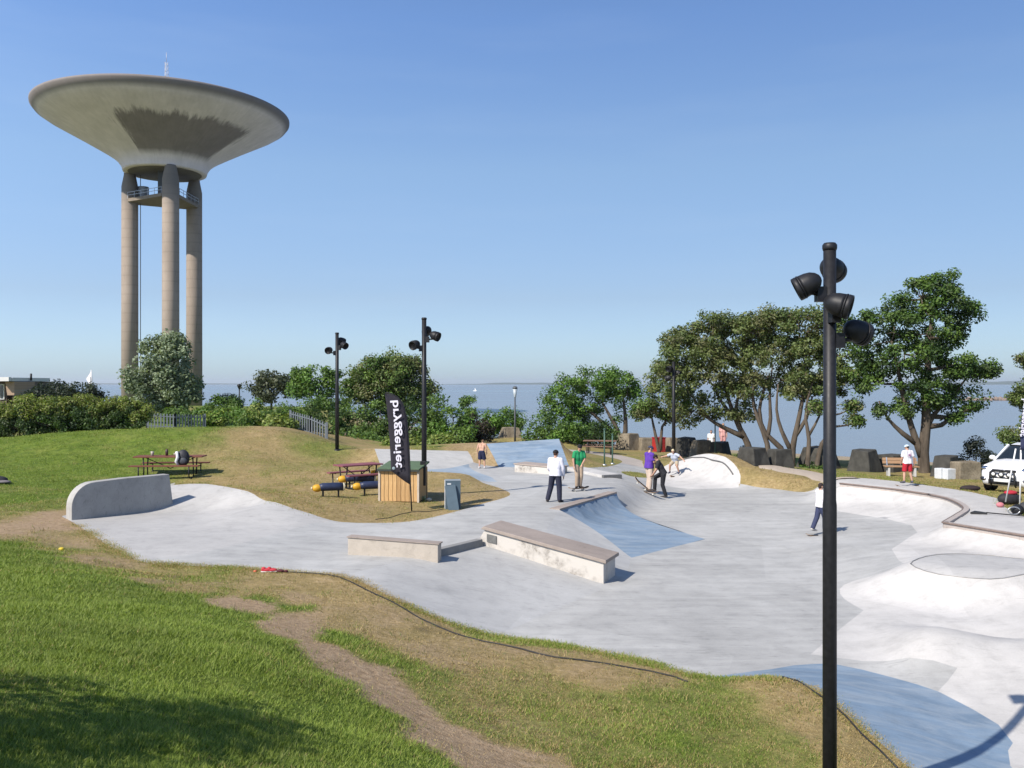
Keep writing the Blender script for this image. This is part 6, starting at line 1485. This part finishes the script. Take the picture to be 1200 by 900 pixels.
# ------------------------------------------------------------------ trees and bushes
def leaf_material(name):
    t = NT(name); a = t.attr('tint')
    t.setv(t.b.inputs['Base Color'], a); t.b.inputs['Roughness'].default_value = .55; t.b.inputs['Specular IOR Level'].default_value = .3
    tr = t.new('ShaderNodeBsdfTranslucent'); mx = t.new('ShaderNodeMixShader'); mx.inputs[0].default_value = .30
    g = t.mix(1.0, a, (1.2, 1.25, .5), 'MULTIPLY'); t.link(g, tr.inputs[0])
    t.link(t.b.outputs[0], mx.inputs[1]); t.link(tr.outputs[0], mx.inputs[2]); t.link(mx.outputs[0], t.out.inputs[0])
    return t.m
M_leaf = leaf_material('leaves')
LEAF_K, LEAF_N = .56, 4.6
t = NT('bark'); q = t.coord('World'); n = t.noise(q, 4, 6, .7, stretch=(1, 1, .25)); t.bump(n, .6, .04)
M_bark = t.fin(t.ramp(n, [(.3, (.045, .036, .028)), (.7, (.13, .105, .08))]), .95, 0, .1)

def leaves_mesh(name, centres, radii, counts, size, cols, r, flat=.5, hi=None):
    """small folded leaves in clumps; cols = list of base colours"""
    C = np.repeat(np.asarray(centres), counts, axis=0); Rr = np.repeat(np.asarray(radii), counts)
    n = len(C)
    d = r.normal(size=(n, 3)); d /= np.linalg.norm(d, axis=1)[:, None]
    rad = Rr * r.random(n) ** .5
    P = C + d * rad[:, None] * np.array([1, 1, .75])
    nrm = d * .6 + r.normal(size=(n, 3)) * .5 + np.array([0, 0, flat]); nrm /= np.linalg.norm(nrm, axis=1)[:, None]
    tx = np.cross(nrm, r.normal(size=(n, 3))); tx /= np.linalg.norm(tx, axis=1)[:, None]; ty = np.cross(nrm, tx)
    s = size * LEAF_K * (.6 + .8 * r.random(n)); a = tx * s[:, None]; b = ty * (s * .62)[:, None]
    V = np.stack([P - a, P + b * .9 + nrm * (s * .12)[:, None], P + a, P - b * .9 + nrm * (s * .12)[:, None]], 1).reshape(-1, 3)
    F_ = np.arange(n * 4).reshape(n, 4)
    cl = np.asarray(cols); k = np.repeat(r.integers(0, len(cl), len(counts)), counts)
    k = np.where(r.random(n) < .3, r.integers(0, len(cl), n), k)
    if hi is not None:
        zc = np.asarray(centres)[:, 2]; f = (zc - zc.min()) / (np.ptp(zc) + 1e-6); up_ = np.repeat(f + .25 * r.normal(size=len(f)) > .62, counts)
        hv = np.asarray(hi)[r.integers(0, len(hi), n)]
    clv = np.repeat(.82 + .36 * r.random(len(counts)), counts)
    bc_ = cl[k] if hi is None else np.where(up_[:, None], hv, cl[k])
    c = bc_ * (clv * (.8 + .4 * r.random(n)))[:, None]
    return np_mesh(name, V, F_, np.repeat(c, 4, axis=0))

def crown_points(blobs, d, r, clump, depth_k=1.0, fill=.35, dens=1.0):
    """clump centres through ellipsoids given as (u, v, ru, rv[, dy]) in photo pixels at distance d"""
    cs = []; s = d / F
    for bl in blobs:
        u, v, ru, rv = bl[:4]; dy = bl[4] if len(bl) > 4 else 0.0
        dd = d + dy; sc = dd / F; a, b = ru * sc, rv * sc; c = np.array(D(u, v, dd)); dp = max(a, b) * .9 * depth_k
        n = max(6, int(dens * 3.2 * (a * b + a * dp + b * dp) / (clump * clump) / 3.0))
        q = r.normal(size=(n, 3)); q /= np.linalg.norm(q, axis=1)[:, None]
        rad = np.where(r.random(n) < fill, r.random(n) ** .45, .86 + .14 * r.random(n))
        cs.append(c + q * rad[:, None] * np.array([a, dp, b]))
    return np.concatenate(cs)

def tree(name, label, d, base, blobs, stems, cols, seed, clump=.42, leaf=.12, per=34, cat='tree', group=None, r0=.16, depth_k=1.0, fill=.35, dens=1.0, twigs=.35, foot=.3, zbase=None, hi=None):
    r = np.random.default_rng(seed); b = Vector(D(base[0], base[1], d)); b.z = (z1(b.x, b.y) if zbase is None else zbase)
    T = empty(name, tuple(b), 0, label, cat, group)
    C = crown_points(blobs, d, r, clump, depth_k, fill, dens)
    tr = MB(); tips = []
    for st in stems:
        path = [Vector((q.x, q.y + (p[2] if len(p) > 2 else 0), q.z)) - b for p in st for q in [Vector(D(p[0], p[1], d))]]
        k = st[0][3] if len(st[0]) > 3 else 1.0
        pp = [Vector(q) for q in crv([tuple(q) for q in path], .5)]
        n = len(pp); rad = [r0 * .74 * k * (1 - .72 * i / max(1, n - 1)) for i in range(n)]
        if st is stems[0] or path[0].length < .6: pp.insert(0, pp[0] - Vector((0, 0, foot))); rad.insert(0, rad[0] * 1.25)
        tr.tube(pp, rad, 8); tips += list(zip(pp[n // 3:], rad[n // 3 - len(pp) + len(rad):]))
    if not tips: tips = [(Vector((0, 0, .2)), r0)]
    bc = [Vector(D(x[0], x[1], d + (x[4] if len(x) > 4 else 0))) - b for x in blobs]
    nodes = []
    for q in bc:
        p, rr = min(tips, key=lambda a: (a[0] - q).length + (2.0 if a[0].z > q.z else 0))
        m = p.lerp(q, .5) + Vector((r.normal() * .15, r.normal() * .2, -.12 * (q - p).length))
        tr.tube([p, m, q], [rr * .75, rr * .5, rr * .28], 6); nodes.append(q); nodes.append(m)
    for c in C[r.random(len(C)) < twigs]:
        c = Vector(c) - b; p = min(nodes, key=lambda a: (a - c).length); m = p.lerp(c, .55) + Vector((0, 0, -.1))
        tr.tube([p, m, c], [.035, .024, .01], 4, False)
    tr.build('trunk', M_bark, T)
    cn = np.full(len(C), int(per * LEAF_N)); cn = np.maximum(4, (cn * (.6 + .8 * r.random(len(C)))).astype(int))
    me = leaves_mesh('crown', C - np.array(b), clump * (.7 + .6 * r.random(len(C))), cn, leaf, cols, r, hi=hi)
    linkmesh('crown', me, M_leaf, T)
    return T
GREEN = [(0.059, 0.112, 0.022), (0.081, 0.143, 0.028), (0.109, 0.174, 0.037)]
OLIVE = [(.080, .114, .034), (.104, .138, .042), (.135, .165, .056), (.145, .148, .066)]
DARK = [(0.031, 0.059, 0.019), (0.046, 0.081, 0.025), (0.065, 0.099, 0.031)]
GREY = [(0.132, 0.174, 0.096), (0.178, 0.225, 0.132), (0.232, 0.279, 0.178)]
LIGHT = [(0.132, 0.194, 0.040), (0.178, 0.232, 0.046), (0.232, 0.264, 0.070)]
BRIGHT = [(0.070, 0.147, 0.022), (0.101, 0.194, 0.031), (0.139, 0.232, 0.043)]

# right hand group along the shore
tree('maple_tree', 'leafy bright green tree hanging over the hedge left of the red tub', 64, (726, 526), [(690, 448, 38, 17), (664, 466, 24, 25), (700, 474, 34, 26), (728, 455, 18, 22), (668, 496, 30, 20), (720, 448, 14, 14), (742, 458, 9, 8), (640, 478, 9, 14), (700, 503, 22, 12)],
     [[(727, 528), (724, 505), (716, 490), (705, 470)], [(727, 525), (733, 505), (733, 490), (730, 465)], [(724, 515, 0, .8), (712, 500), (698, 488), (680, 470)]], GREEN + BRIGHT, 11, .6, .155, 30, r0=.30)
tree('small_forked_tree', 'small forked tree growing out of the square red tub', 52, (773, 512), [(768, 470, 26, 20), (783, 452, 26, 24), (757, 478, 15, 12), (796, 478, 22, 16), (775, 436, 20, 12), (748, 485, 8, 5)],
     [[(772, 528), (766, 500), (764, 490), (760, 478)], [(774, 528), (776, 500), (784, 488), (792, 475)]], OLIVE + GREEN, 12, .5, .135, 32, r0=.15, foot=.1, zbase=PT.z)
tree('wind_bent_tree', 'broad wind bent tree with a leaning trunk behind the white pocket', 49, (884, 552), [(812, 408, 40, 28), (845, 395, 42, 25), (800, 440, 32, 34), (840, 435, 40, 32), (873, 402, 34, 28), (812, 482, 24, 15), (868, 452, 26, 24), (838, 478, 22, 14), (835, 376, 32, 9), (785, 420, 18, 22), (872, 484, 12, 7), (795, 400, 22, 16)],
     [[(884, 552), (876, 520), (866, 500), (856, 475), (846, 440)], [(872, 512, 0, .7), (850, 502), (830, 490), (815, 470)], [(868, 504, 0, .6), (862, 480), (866, 460), (872, 430)], [(860, 490, 0, .55), (845, 470), (835, 450)]], OLIVE, 13, .52, .135, 34, r0=.30, twigs=.5)
tree('wind_bent_tree', 'second wind bent tree, its two stems crossing above the dark blocks', 47.5, (903, 545), [(893, 392, 36, 28), (905, 425, 36, 28), (922, 395, 34, 26), (885, 455, 16, 14), (925, 440, 22, 20), (905, 375, 34, 12)],
     [[(902, 556), (899, 520), (888, 490), (882, 465), (885, 440)], [(899, 515, 0, .7), (903, 490), (902, 465), (905, 430)], [(924, 556), (915, 525), (897, 508), (890, 480), (900, 440)]], OLIVE, 14, .52, .135, 34, r0=.24, twigs=.6)
tree('wind_bent_tree', 'third wind bent tree with forked pale stems left of the near pole', 46.5, (926, 550), [(945, 390, 38, 27), (950, 425, 34, 26), (968, 398, 30, 26), (935, 372, 30, 10), (930, 455, 12, 12), (958, 455, 18, 12)],
     [[(928, 553), (929, 525), (934, 500), (940, 470), (945, 430)], [(928, 530, 0, .7), (916, 505), (910, 480), (912, 450)], [(931, 512, 0, .7), (945, 490), (952, 465)]], OLIVE, 15, .52, .135, 34, r0=.26, twigs=.6)
tree('wind_bent_tree', 'thin stemmed tree whose twigs hang beside the near pole', 46, (947, 545), [(985, 395, 26, 25), (990, 430, 28, 26), (972, 448, 22, 18), (1000, 455, 18, 16), (1012, 425, 16, 18), (962, 478, 10, 7), (1003, 490, 5, 5), (1000, 478, 7, 5)],
     [[(946, 547), (948, 515), (944, 490), (946, 470), (955, 440)], [(957, 548), (963, 520), (978, 500), (976, 470), (985, 430)], [(948, 510, 0, .6), (960, 488), (966, 465)]], OLIVE + GREEN, 16, .5, .13, 32, r0=.18, twigs=.6)
tree('tall_shore_tree', 'tall dark green tree with one thick trunk right of the near pole', 44.5, (1082, 560), [(1105, 332, 28, 15), (1080, 350, 36, 20), (1115, 355, 30, 18), (1045, 372, 32, 18), (1088, 385, 42, 26), (1130, 365, 20, 14), (1128, 390, 16, 14), (1060, 415, 42, 26), (1105, 422, 36, 22), (1035, 445, 26, 20), (1075, 455, 34, 20), (1150, 432, 20, 7), (1125, 440, 22, 10), (1130, 462, 24, 9), (1098, 474, 18, 9), (1118, 488, 10, 5), (1035, 475, 14, 9), (1140, 478, 10, 5), (1060, 478, 16, 9), (1020, 420, 14, 14), (1010, 400, 10, 10), (1160, 434, 9, 5)],
     [[(1084, 562, 0, 1.15), (1082, 530), (1085, 500), (1086, 460), (1088, 420), (1092, 370)], [(1080, 535, 0, .75), (1068, 500), (1062, 480), (1056, 450), (1045, 400)], [(1074, 520, 0, .55), (1058, 508), (1040, 490), (1030, 470)], [(1084, 505, 0, .5), (1095, 485), (1115, 465), (1135, 440)]], GREEN + DARK, 17, .46, .135, 32, r0=.36, twigs=.5, dens=.95)
tree('pine_tree', 'pine tree reaching into the picture at the right edge', 40, (1232, 575), [(1206, 425, 14, 16), (1200, 452, 16, 7), (1212, 470, 20, 12), (1192, 466, 8, 4), (1186, 508, 13, 6), (1203, 505, 14, 9), (1196, 525, 10, 7), (1180, 512, 5, 3), (1190, 540, 12, 7), (1225, 500, 24, 30), (1235, 430, 26, 40)],
     [[(1232, 578), (1230, 530), (1228, 480), (1226, 410)]], OLIVE + LIGHT[:1], 18, .36, .10, 34, r0=.26, twigs=.3)
tree('dark_bush', 'dark prickly bush between the tan upright block and the white car', 45, (1148, 560), [(1143, 545, 22, 16), (1160, 550, 18, 12), (1128, 552, 10, 10), (1146, 527, 12, 9)], [], [(.018, .026, .018), (.026, .034, .024), (.036, .045, .032)], 19, .4, .11, 34, 'bush', r0=.06)
for i, (u, v, ru, rv, dd, cols, lab) in enumerate([(900, 545, 20, 9, 47, DARK + GREEN, 'low ivy bush at the foot of the forked trunks'), (945, 551, 16, 6, 46, GREEN, 'low green weeds below the thin stemmed tree'), (870, 535, 16, 10, 50.5, DARK, 'dark undergrowth bush at the leaning trunk')]):
    tree('low_bush', lab, dd, (u, v + rv), [(u, v, ru, rv), (u + ru * .6, v + rv * .3, ru * .6, rv * .6)], [], cols, 60 + i, .35, .11, 30, 'bush', r0=.03)

# left half: tower bush, far trees and the long row of bushes
tree('willow_bush', 'large grey green bushy willow in front of the tower columns', 86, (192, 482), [(193, 420, 26, 28), (172, 435, 20, 28), (212, 435, 20, 30), (190, 455, 36, 24), (165, 462, 14, 16), (220, 462, 12, 16), (195, 400, 14, 10), (180, 470, 28, 12), (208, 402, 10, 8), (205, 470, 22, 12)], [[(192, 486), (191, 455), (194, 425)]], GREY, 21, 1.0, .27, 40, r0=.35, fill=.25, dens=1.25)
tree('grey_green_tree', 'rounded grey green tree nearest the tower, right of it', 84, (318, 480), [(318, 455, 25, 16), (305, 458, 14, 13), (330, 452, 14, 14), (316, 444, 14, 8)], [[(318, 482), (318, 465)]], [(.052, .066, .036), (.072, .086, .048), (.092, .104, .06)], 22, .8, .23, 36, r0=.2, dens=1.2)
tree('light_green_tree', 'light green loose tree behind the thin floodlight pole', 76, (375, 490), [(372, 448, 22, 18), (355, 438, 10, 6), (388, 440, 12, 12), (362, 462, 20, 16), (390, 465, 18, 18), (350, 450, 8, 7)], [[(374, 492), (373, 455)]], BRIGHT + GREEN, 23, .75, .21, 34, r0=.2)
tree('round_tree', 'largest rounded dark green tree behind the lettered flag', 72, (458, 500), [(455, 440, 36, 22), (430, 448, 24, 20), (482, 448, 22, 22), (455, 425, 26, 11), (460, 465, 38, 18), (500, 456, 9, 10), (412, 452, 12, 12), (440, 462, 26, 16), (478, 464, 26, 18), (445, 436, 30, 18), (468, 436, 30, 18)], [[(458, 502), (450, 470), (440, 450)], [(460, 500), (470, 472), (478, 455)]], OLIVE + GREEN, 24, .7, .19, 36, r0=.3, dens=1.2)
bush_row = [
 (352, 490, 26, 16, 66, GREEN, 'green bush below the light green tree'), (385, 495, 26, 20, 64, GREEN + DARK, 'dense green bush just behind the thin floodlight pole'), (418, 500, 26, 22, 62, DARK + GREEN, 'dark bush left of the lettered flag at the back'),
 (448, 503, 24, 24, 60, GREEN + DARK, 'tall dark bush straight behind the lettered flag'), (485, 500, 24, 25, 58, DARK, 'dark bush straight behind the second floodlight pole'), (512, 500, 18, 26, 57, GREEN, 'upright green bush right of the second floodlight pole'), (532, 505, 18, 20, 56, GREEN + BRIGHT, 'brighter bush above the end of the grey back bank'),
 (575, 497, 14, 13, 66, BRIGHT, 'light round bush left of the tan block'), (556, 508, 14, 13, 58, [(.03, .025, .02), (.04, .032, .022), (.05, .04, .02)], 'purple brown bush above the shirtless boy'),
 (600, 494, 18, 10, 68, BRIGHT + GREEN, 'light green bush behind the slim park lantern'), (640, 508, 20, 14, 59, GREEN, 'green bush at the foot of the leafy tree'), (665, 512, 20, 14, 58, GREEN + BRIGHT, 'bushy green growth behind the blue back bank'), (695, 516, 22, 13, 60, DARK, 'shaded dark bush beneath the leafy tree'),
 (520, 523, 12, 6, 48, LIGHT, 'low yellow green weeds above the grey back bank'), (472, 524, 14, 5, 48, LIGHT, 'low yellow green weeds behind the lettered flag'), (405, 522, 18, 8, 52, GREEN, 'low green weeds right of the thin floodlight pole'), (430, 518, 20, 10, 54, GREEN, 'mid green bush between thin pole and flag')]
for i, (u, v, ru, rv, dd, cols, lab) in enumerate(bush_row):
    v -= 3; rv *= 1.22; ru *= 1.1
    tree('leafy_bush', lab, dd, (u, v + rv), [(u, v, ru, rv), (u - ru * .5, v + rv * .35, ru * .55, rv * .65), (u + ru * .5, v + rv * .3, ru * .55, rv * .7)], [], cols, 100 + i, .62, .16, 30, 'bush', 'bushes along the back of the park', r0=.05)
tree('young_tree', 'slender young tree sticking up above the bushes left of the park lantern', 60, (548, 505), [(549, 476, 9, 11), (546, 490, 7, 8), (554, 484, 6, 7)], [[(548, 512), (549, 480)]], BRIGHT + GREEN, 31, .4, .14, 26, r0=.05)
hump = [(262, 478, 20, 10, 66, GREEN, 'green bush at the right foot of the tower'), (230, 487, 14, 9, 58, GREEN, 'green bush rising behind the grey fence'), (250, 490, 16, 10, 55, LIGHT + BRIGHT, 'yellow green bush right of the grey fence'), (290, 484, 24, 13, 60, GREEN + BRIGHT, 'green bush in the middle behind the dry hill'), (306, 488, 20, 11, 52, LIGHT + GREEN, 'rounded yellow green bush topping the dry hill'), (262, 467, 10, 5, 90, DARK, 'small dark far bush beside the tower'), (330, 485, 16, 12, 62, GREEN, 'green bush left of the stepped fence'), (328, 497, 14, 5, 46, LIGHT, 'pale weeds on the crest of the dry hill'), (276, 470, 6, 5, 92, GREEN, 'tiny far bush under the distant lantern'), (205, 485, 10, 5, 60, GREEN, 'low bush behind the left grey fence')]
for i, (u, v, ru, rv, dd, cols, lab) in enumerate(hump):
    tree('leafy_bush', lab, dd, (u, v + rv), [(u, v, ru, rv), (u - ru * .5, v + rv * .35, ru * .55, rv * .65), (u + ru * .5, v + rv * .3, ru * .55, rv * .7)], [], cols, 140 + i, .55, .15, 30, 'bush', 'bushes behind the dry hill', r0=.05)
hedge = [(-12, 492, 22, 18, LIGHT + GREEN, 'reddish weedy clump at the very left of the tall hedge'), (18, 490, 22, 18, GREEN + LIGHT, 'second clump from the left in the tall hedge'), (48, 487, 24, 17, LIGHT + BRIGHT, 'yellow topped clump of the tall hedge below the house'), (78, 486, 24, 17, GREEN + LIGHT, 'middle clump of the tall hedge below the far bushes'), (108, 486, 24, 16, LIGHT + GREEN, 'pale flowering clump of the tall hedge below the white flag'), (136, 487, 20, 15, GREEN + DARK, 'darker clump of the tall hedge, second from its right end'), (160, 489, 14, 12, BRIGHT + GREEN, 'rounded right end clump of the tall hedge')]
for i, (u, v, ru, rv, cols, lab) in enumerate(hedge):
    v -= 2.5; rv += 3.5
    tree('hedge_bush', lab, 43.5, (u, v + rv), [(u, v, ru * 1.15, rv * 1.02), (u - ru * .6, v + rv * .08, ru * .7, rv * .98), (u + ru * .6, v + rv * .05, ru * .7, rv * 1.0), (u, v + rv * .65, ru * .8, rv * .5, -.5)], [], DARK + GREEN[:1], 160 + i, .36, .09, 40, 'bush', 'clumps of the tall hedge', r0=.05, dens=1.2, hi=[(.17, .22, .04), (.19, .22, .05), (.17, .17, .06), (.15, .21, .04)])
for i, (u, v, ru, rv, dd, lab) in enumerate([(58, 458, 18, 12, 84, 'dark tree half covering the low house'), (82, 461, 14, 9, 82, 'dark bush right of the low house'), (104, 460, 16, 8, 86, 'dark far bush beneath the white flag'), (38, 464, 10, 7, 80, 'dark shrub in front of the low house')]):
    tree('dark_far_tree', lab, dd, (u, v + rv), [(u, v, ru, rv), (u - ru * .4, v + rv * .3, ru * .6, rv * .7), (u + ru * .5, v + rv * .2, ru * .5, rv * .7)], [], [(.024, .036, .022), (.034, .048, .028), (.046, .06, .034)], 180 + i, .75, .2, 34, 'tree', r0=.1)
# trees behind and left of the camera, whose shade falls into the near left corner
for i, (x, y, h, rr, lab) in enumerate([(-5.0, 4.15, 3.0, 1.25, 'leafy shrub just outside the picture at the near left'), (-3.7, 2.5, 2.9, 1.15, 'leafy shrub behind the camera on the left')]):
    z0 = z1(x, y); r = np.random.default_rng(300 + i); T = empty('shade_shrub', (x, y, z0), 0, lab, 'shrub')
    MB().tube([(0, 0, -.2), (.05, 0, h * .5), (0, .1, h * .85)], [.09, .07, .03], 8).build('trunk', M_bark, T)
    q = r.normal(size=(150, 3)); q /= np.linalg.norm(q, axis=1)[:, None]; C = q * (r.random(150) ** .35)[:, None] * np.array([rr, rr, h * .42]) + np.array([0, 0, h * .56])
    linkmesh('crown', leaves_mesh('crown', C, np.full(150, .32), np.full(150, 55), .07, GREEN, r), M_leaf, T)
# ------------------------------------------------------------------ grass blades on the near slopes
def grass_blades(n_tuft, seed, weeds=False, along=None, name='grass', label=''):
    r = np.random.default_rng(seed)
    A, B, C = gP[gF[:, 0]], gP[gF[:, 1]], gP[gF[:, 2]]
    area = .5 * np.abs((B[:, 0] - A[:, 0]) * (C[:, 1] - A[:, 1]) - (C[:, 0] - A[:, 0]) * (B[:, 1] - A[:, 1]))
    cen = (A + B + C) / 3
    w = area * np.minimum(1.0, (6.0 / np.maximum(cen[:, 1], 3)) ** 1.9) * (cen[:, 1] < 42) * (cen[:, 1] > 3.2) * (np.abs(cen[:, 0]) < cen[:, 1] * .64 + 1.2)
    k = r.choice(len(w), n_tuft, p=w / w.sum())
    a, b = r.random(n_tuft), r.random(n_tuft); f = a + b > 1; a[f] = 1 - a[f]; b[f] = 1 - b[f]
    P = A[k] + (B[k] - A[k]) * a[:, None] + (C[k] - A[k]) * b[:, None]
    if along is not None:
        L_ = np.array([(q[0], q[1]) for q in along]); i_ = r.integers(0, len(L_) - 1, n_tuft); f_ = r.random((n_tuft, 1)); d_ = L_[i_ + 1] - L_[i_]
        q_ = L_[i_] + d_ * f_; nn_ = np.column_stack([d_[:, 1], -d_[:, 0]]); nn_ /= np.linalg.norm(nn_, axis=1)[:, None] + 1e-9
        q_ = q_ + nn_ * (np.abs(r.normal(size=(n_tuft, 1))) * .05 - .012); P = np.column_stack([q_, zat(q_[:, 0], q_[:, 1])])
    dry, soil = ground_tint(P[:, 0], P[:, 1])
    if weeds: dry = dry * .3
    tuss = fbm(P[:, 0], P[:, 1], 1.6, 77, 3)
    keep = r.random(n_tuft) > np.clip(soil * 1.7 - .05, 0, .93); P, dry, soil, tuss = P[keep], dry[keep], soil[keep], tuss[keep]
    m = 6; n = len(P)
    dist = np.maximum(P[:, 1], 4.0)
    H = .85 * (.016 + .032 * np.clip(tuss * 1.9 - .45, 0, 1) * (1 - dry) + .012 * r.random(n)) * (1 - .35 * dry) * np.clip(.85 + dist / 40, .9, 1.4)
    if weeds: H = H * 1.3 + .035 * r.random(n)
    wd = np.clip(.0011 * dist ** .6, .0018, .010)
    base = np.repeat(P, m, axis=0); Hh = np.repeat(H, m) * (.5 + .9 * r.random(n * m)); ww = np.repeat(wd, m)
    base = base + np.column_stack([r.normal(size=n * m) * .03 * np.repeat(dist, m) ** .45, r.normal(size=n * m) * .03 * np.repeat(dist, m) ** .45, np.full(n * m, -.012)])
    base[:, 2] = zat(base[:, 0], base[:, 1]) - .006
    th = r.random(n * m) * 2 * np.pi; lean = Hh * (.4 + 1.2 * r.random(n * m))
    ld = th + r.normal(size=n * m) * .5 + np.pi / 2
    wx = np.column_stack([np.cos(th), np.sin(th), np.zeros(n * m)]) * ww[:, None]
    ln = np.column_stack([np.cos(ld), np.sin(ld), np.zeros(n * m)])
    tip = base + ln * lean[:, None] + np.array([0, 0, 1]) * Hh[:, None]
    V = np.stack([base - wx, base + wx, tip], 1).reshape(-1, 3)
    i0 = np.arange(n * m) * 3
    F_ = np.column_stack([i0, i0 + 1, i0 + 2])
    g1, g2, g3 = np.array([.100, .150, .018]), np.array([.152, .21, .028]), np.array([.235, .275, .06]); dr = np.array([.42, .32, .15]); dr2 = np.array([.30, .225, .09])
    big = np.repeat(fbm(P[:, 0], P[:, 1], .7, 91, 4), m)[:, None]; rr_ = r.random((n * m, 1))
    g = np.where(rr_ < .5, g1 * (1 - rr_ * 2) + g2 * rr_ * 2, g2 * (2 - rr_ * 2) + g3 * (rr_ * 2 - 1)) * ((.45 + .4 * big) if weeds else (.72 + .6 * big))
    dc = np.where(r.random((n * m, 1)) < .5, dr, dr2) * (.75 + .45 * r.random((n * m, 1)))
    g = g * 1.12
    isd = (r.random(n * m) < np.repeat(np.clip(dry * 1.25 - .08, 0, 1), m))[:, None]
    col = np.where(isd, dc, g)
    me = np_mesh('grass', V, F_, np.repeat(col, 3, axis=0))
    o = linkmesh(name, me, M_leaf); return tag(o, label, 'grass', None, 'stuff')
grass_blades(150000, 5, label='short grass blades, green on the slopes and straw coloured beside the concrete')
grass_blades(7000, 6, True, name='weeds', label='darker taller tufts scattered in the short grass')
grass_blades(16000, 8, False, list(S_near) + list(S_blue), 'edge_grass', 'ragged dry grass growing over the near edge of the concrete')
# ------------------------------------------------------------------ summer haze over the water
def haze():
    m = bpy.data.materials.new('haze'); m.use_nodes = True; t = m.node_tree; t.nodes.clear()
    o_ = t.nodes.new('ShaderNodeOutputMaterial'); v = t.nodes.new('ShaderNodeVolumePrincipled')
    v.inputs['Color'].default_value = (.86, .92, 1.0, 1); v.inputs['Density'].default_value = HAZE; v.inputs['Anisotropy'].default_value = .2
    t.links.new(v.outputs[0], o_.inputs['Volume'])
    o = MB().box((0, 8000, 24), (44000, 20000, 96)).build('haze', m)
    tag(o, 'thin summer haze over the sea', kind='stuff'); o.display_type = 'WIRE'
HAZE = 6e-5
haze()
tot = sum(len(o.data.loop_triangles) or sum(len(p.vertices) - 2 for p in o.data.polygons) for o in scene.objects if o.type == 'MESH'); print('TRIS', tot)
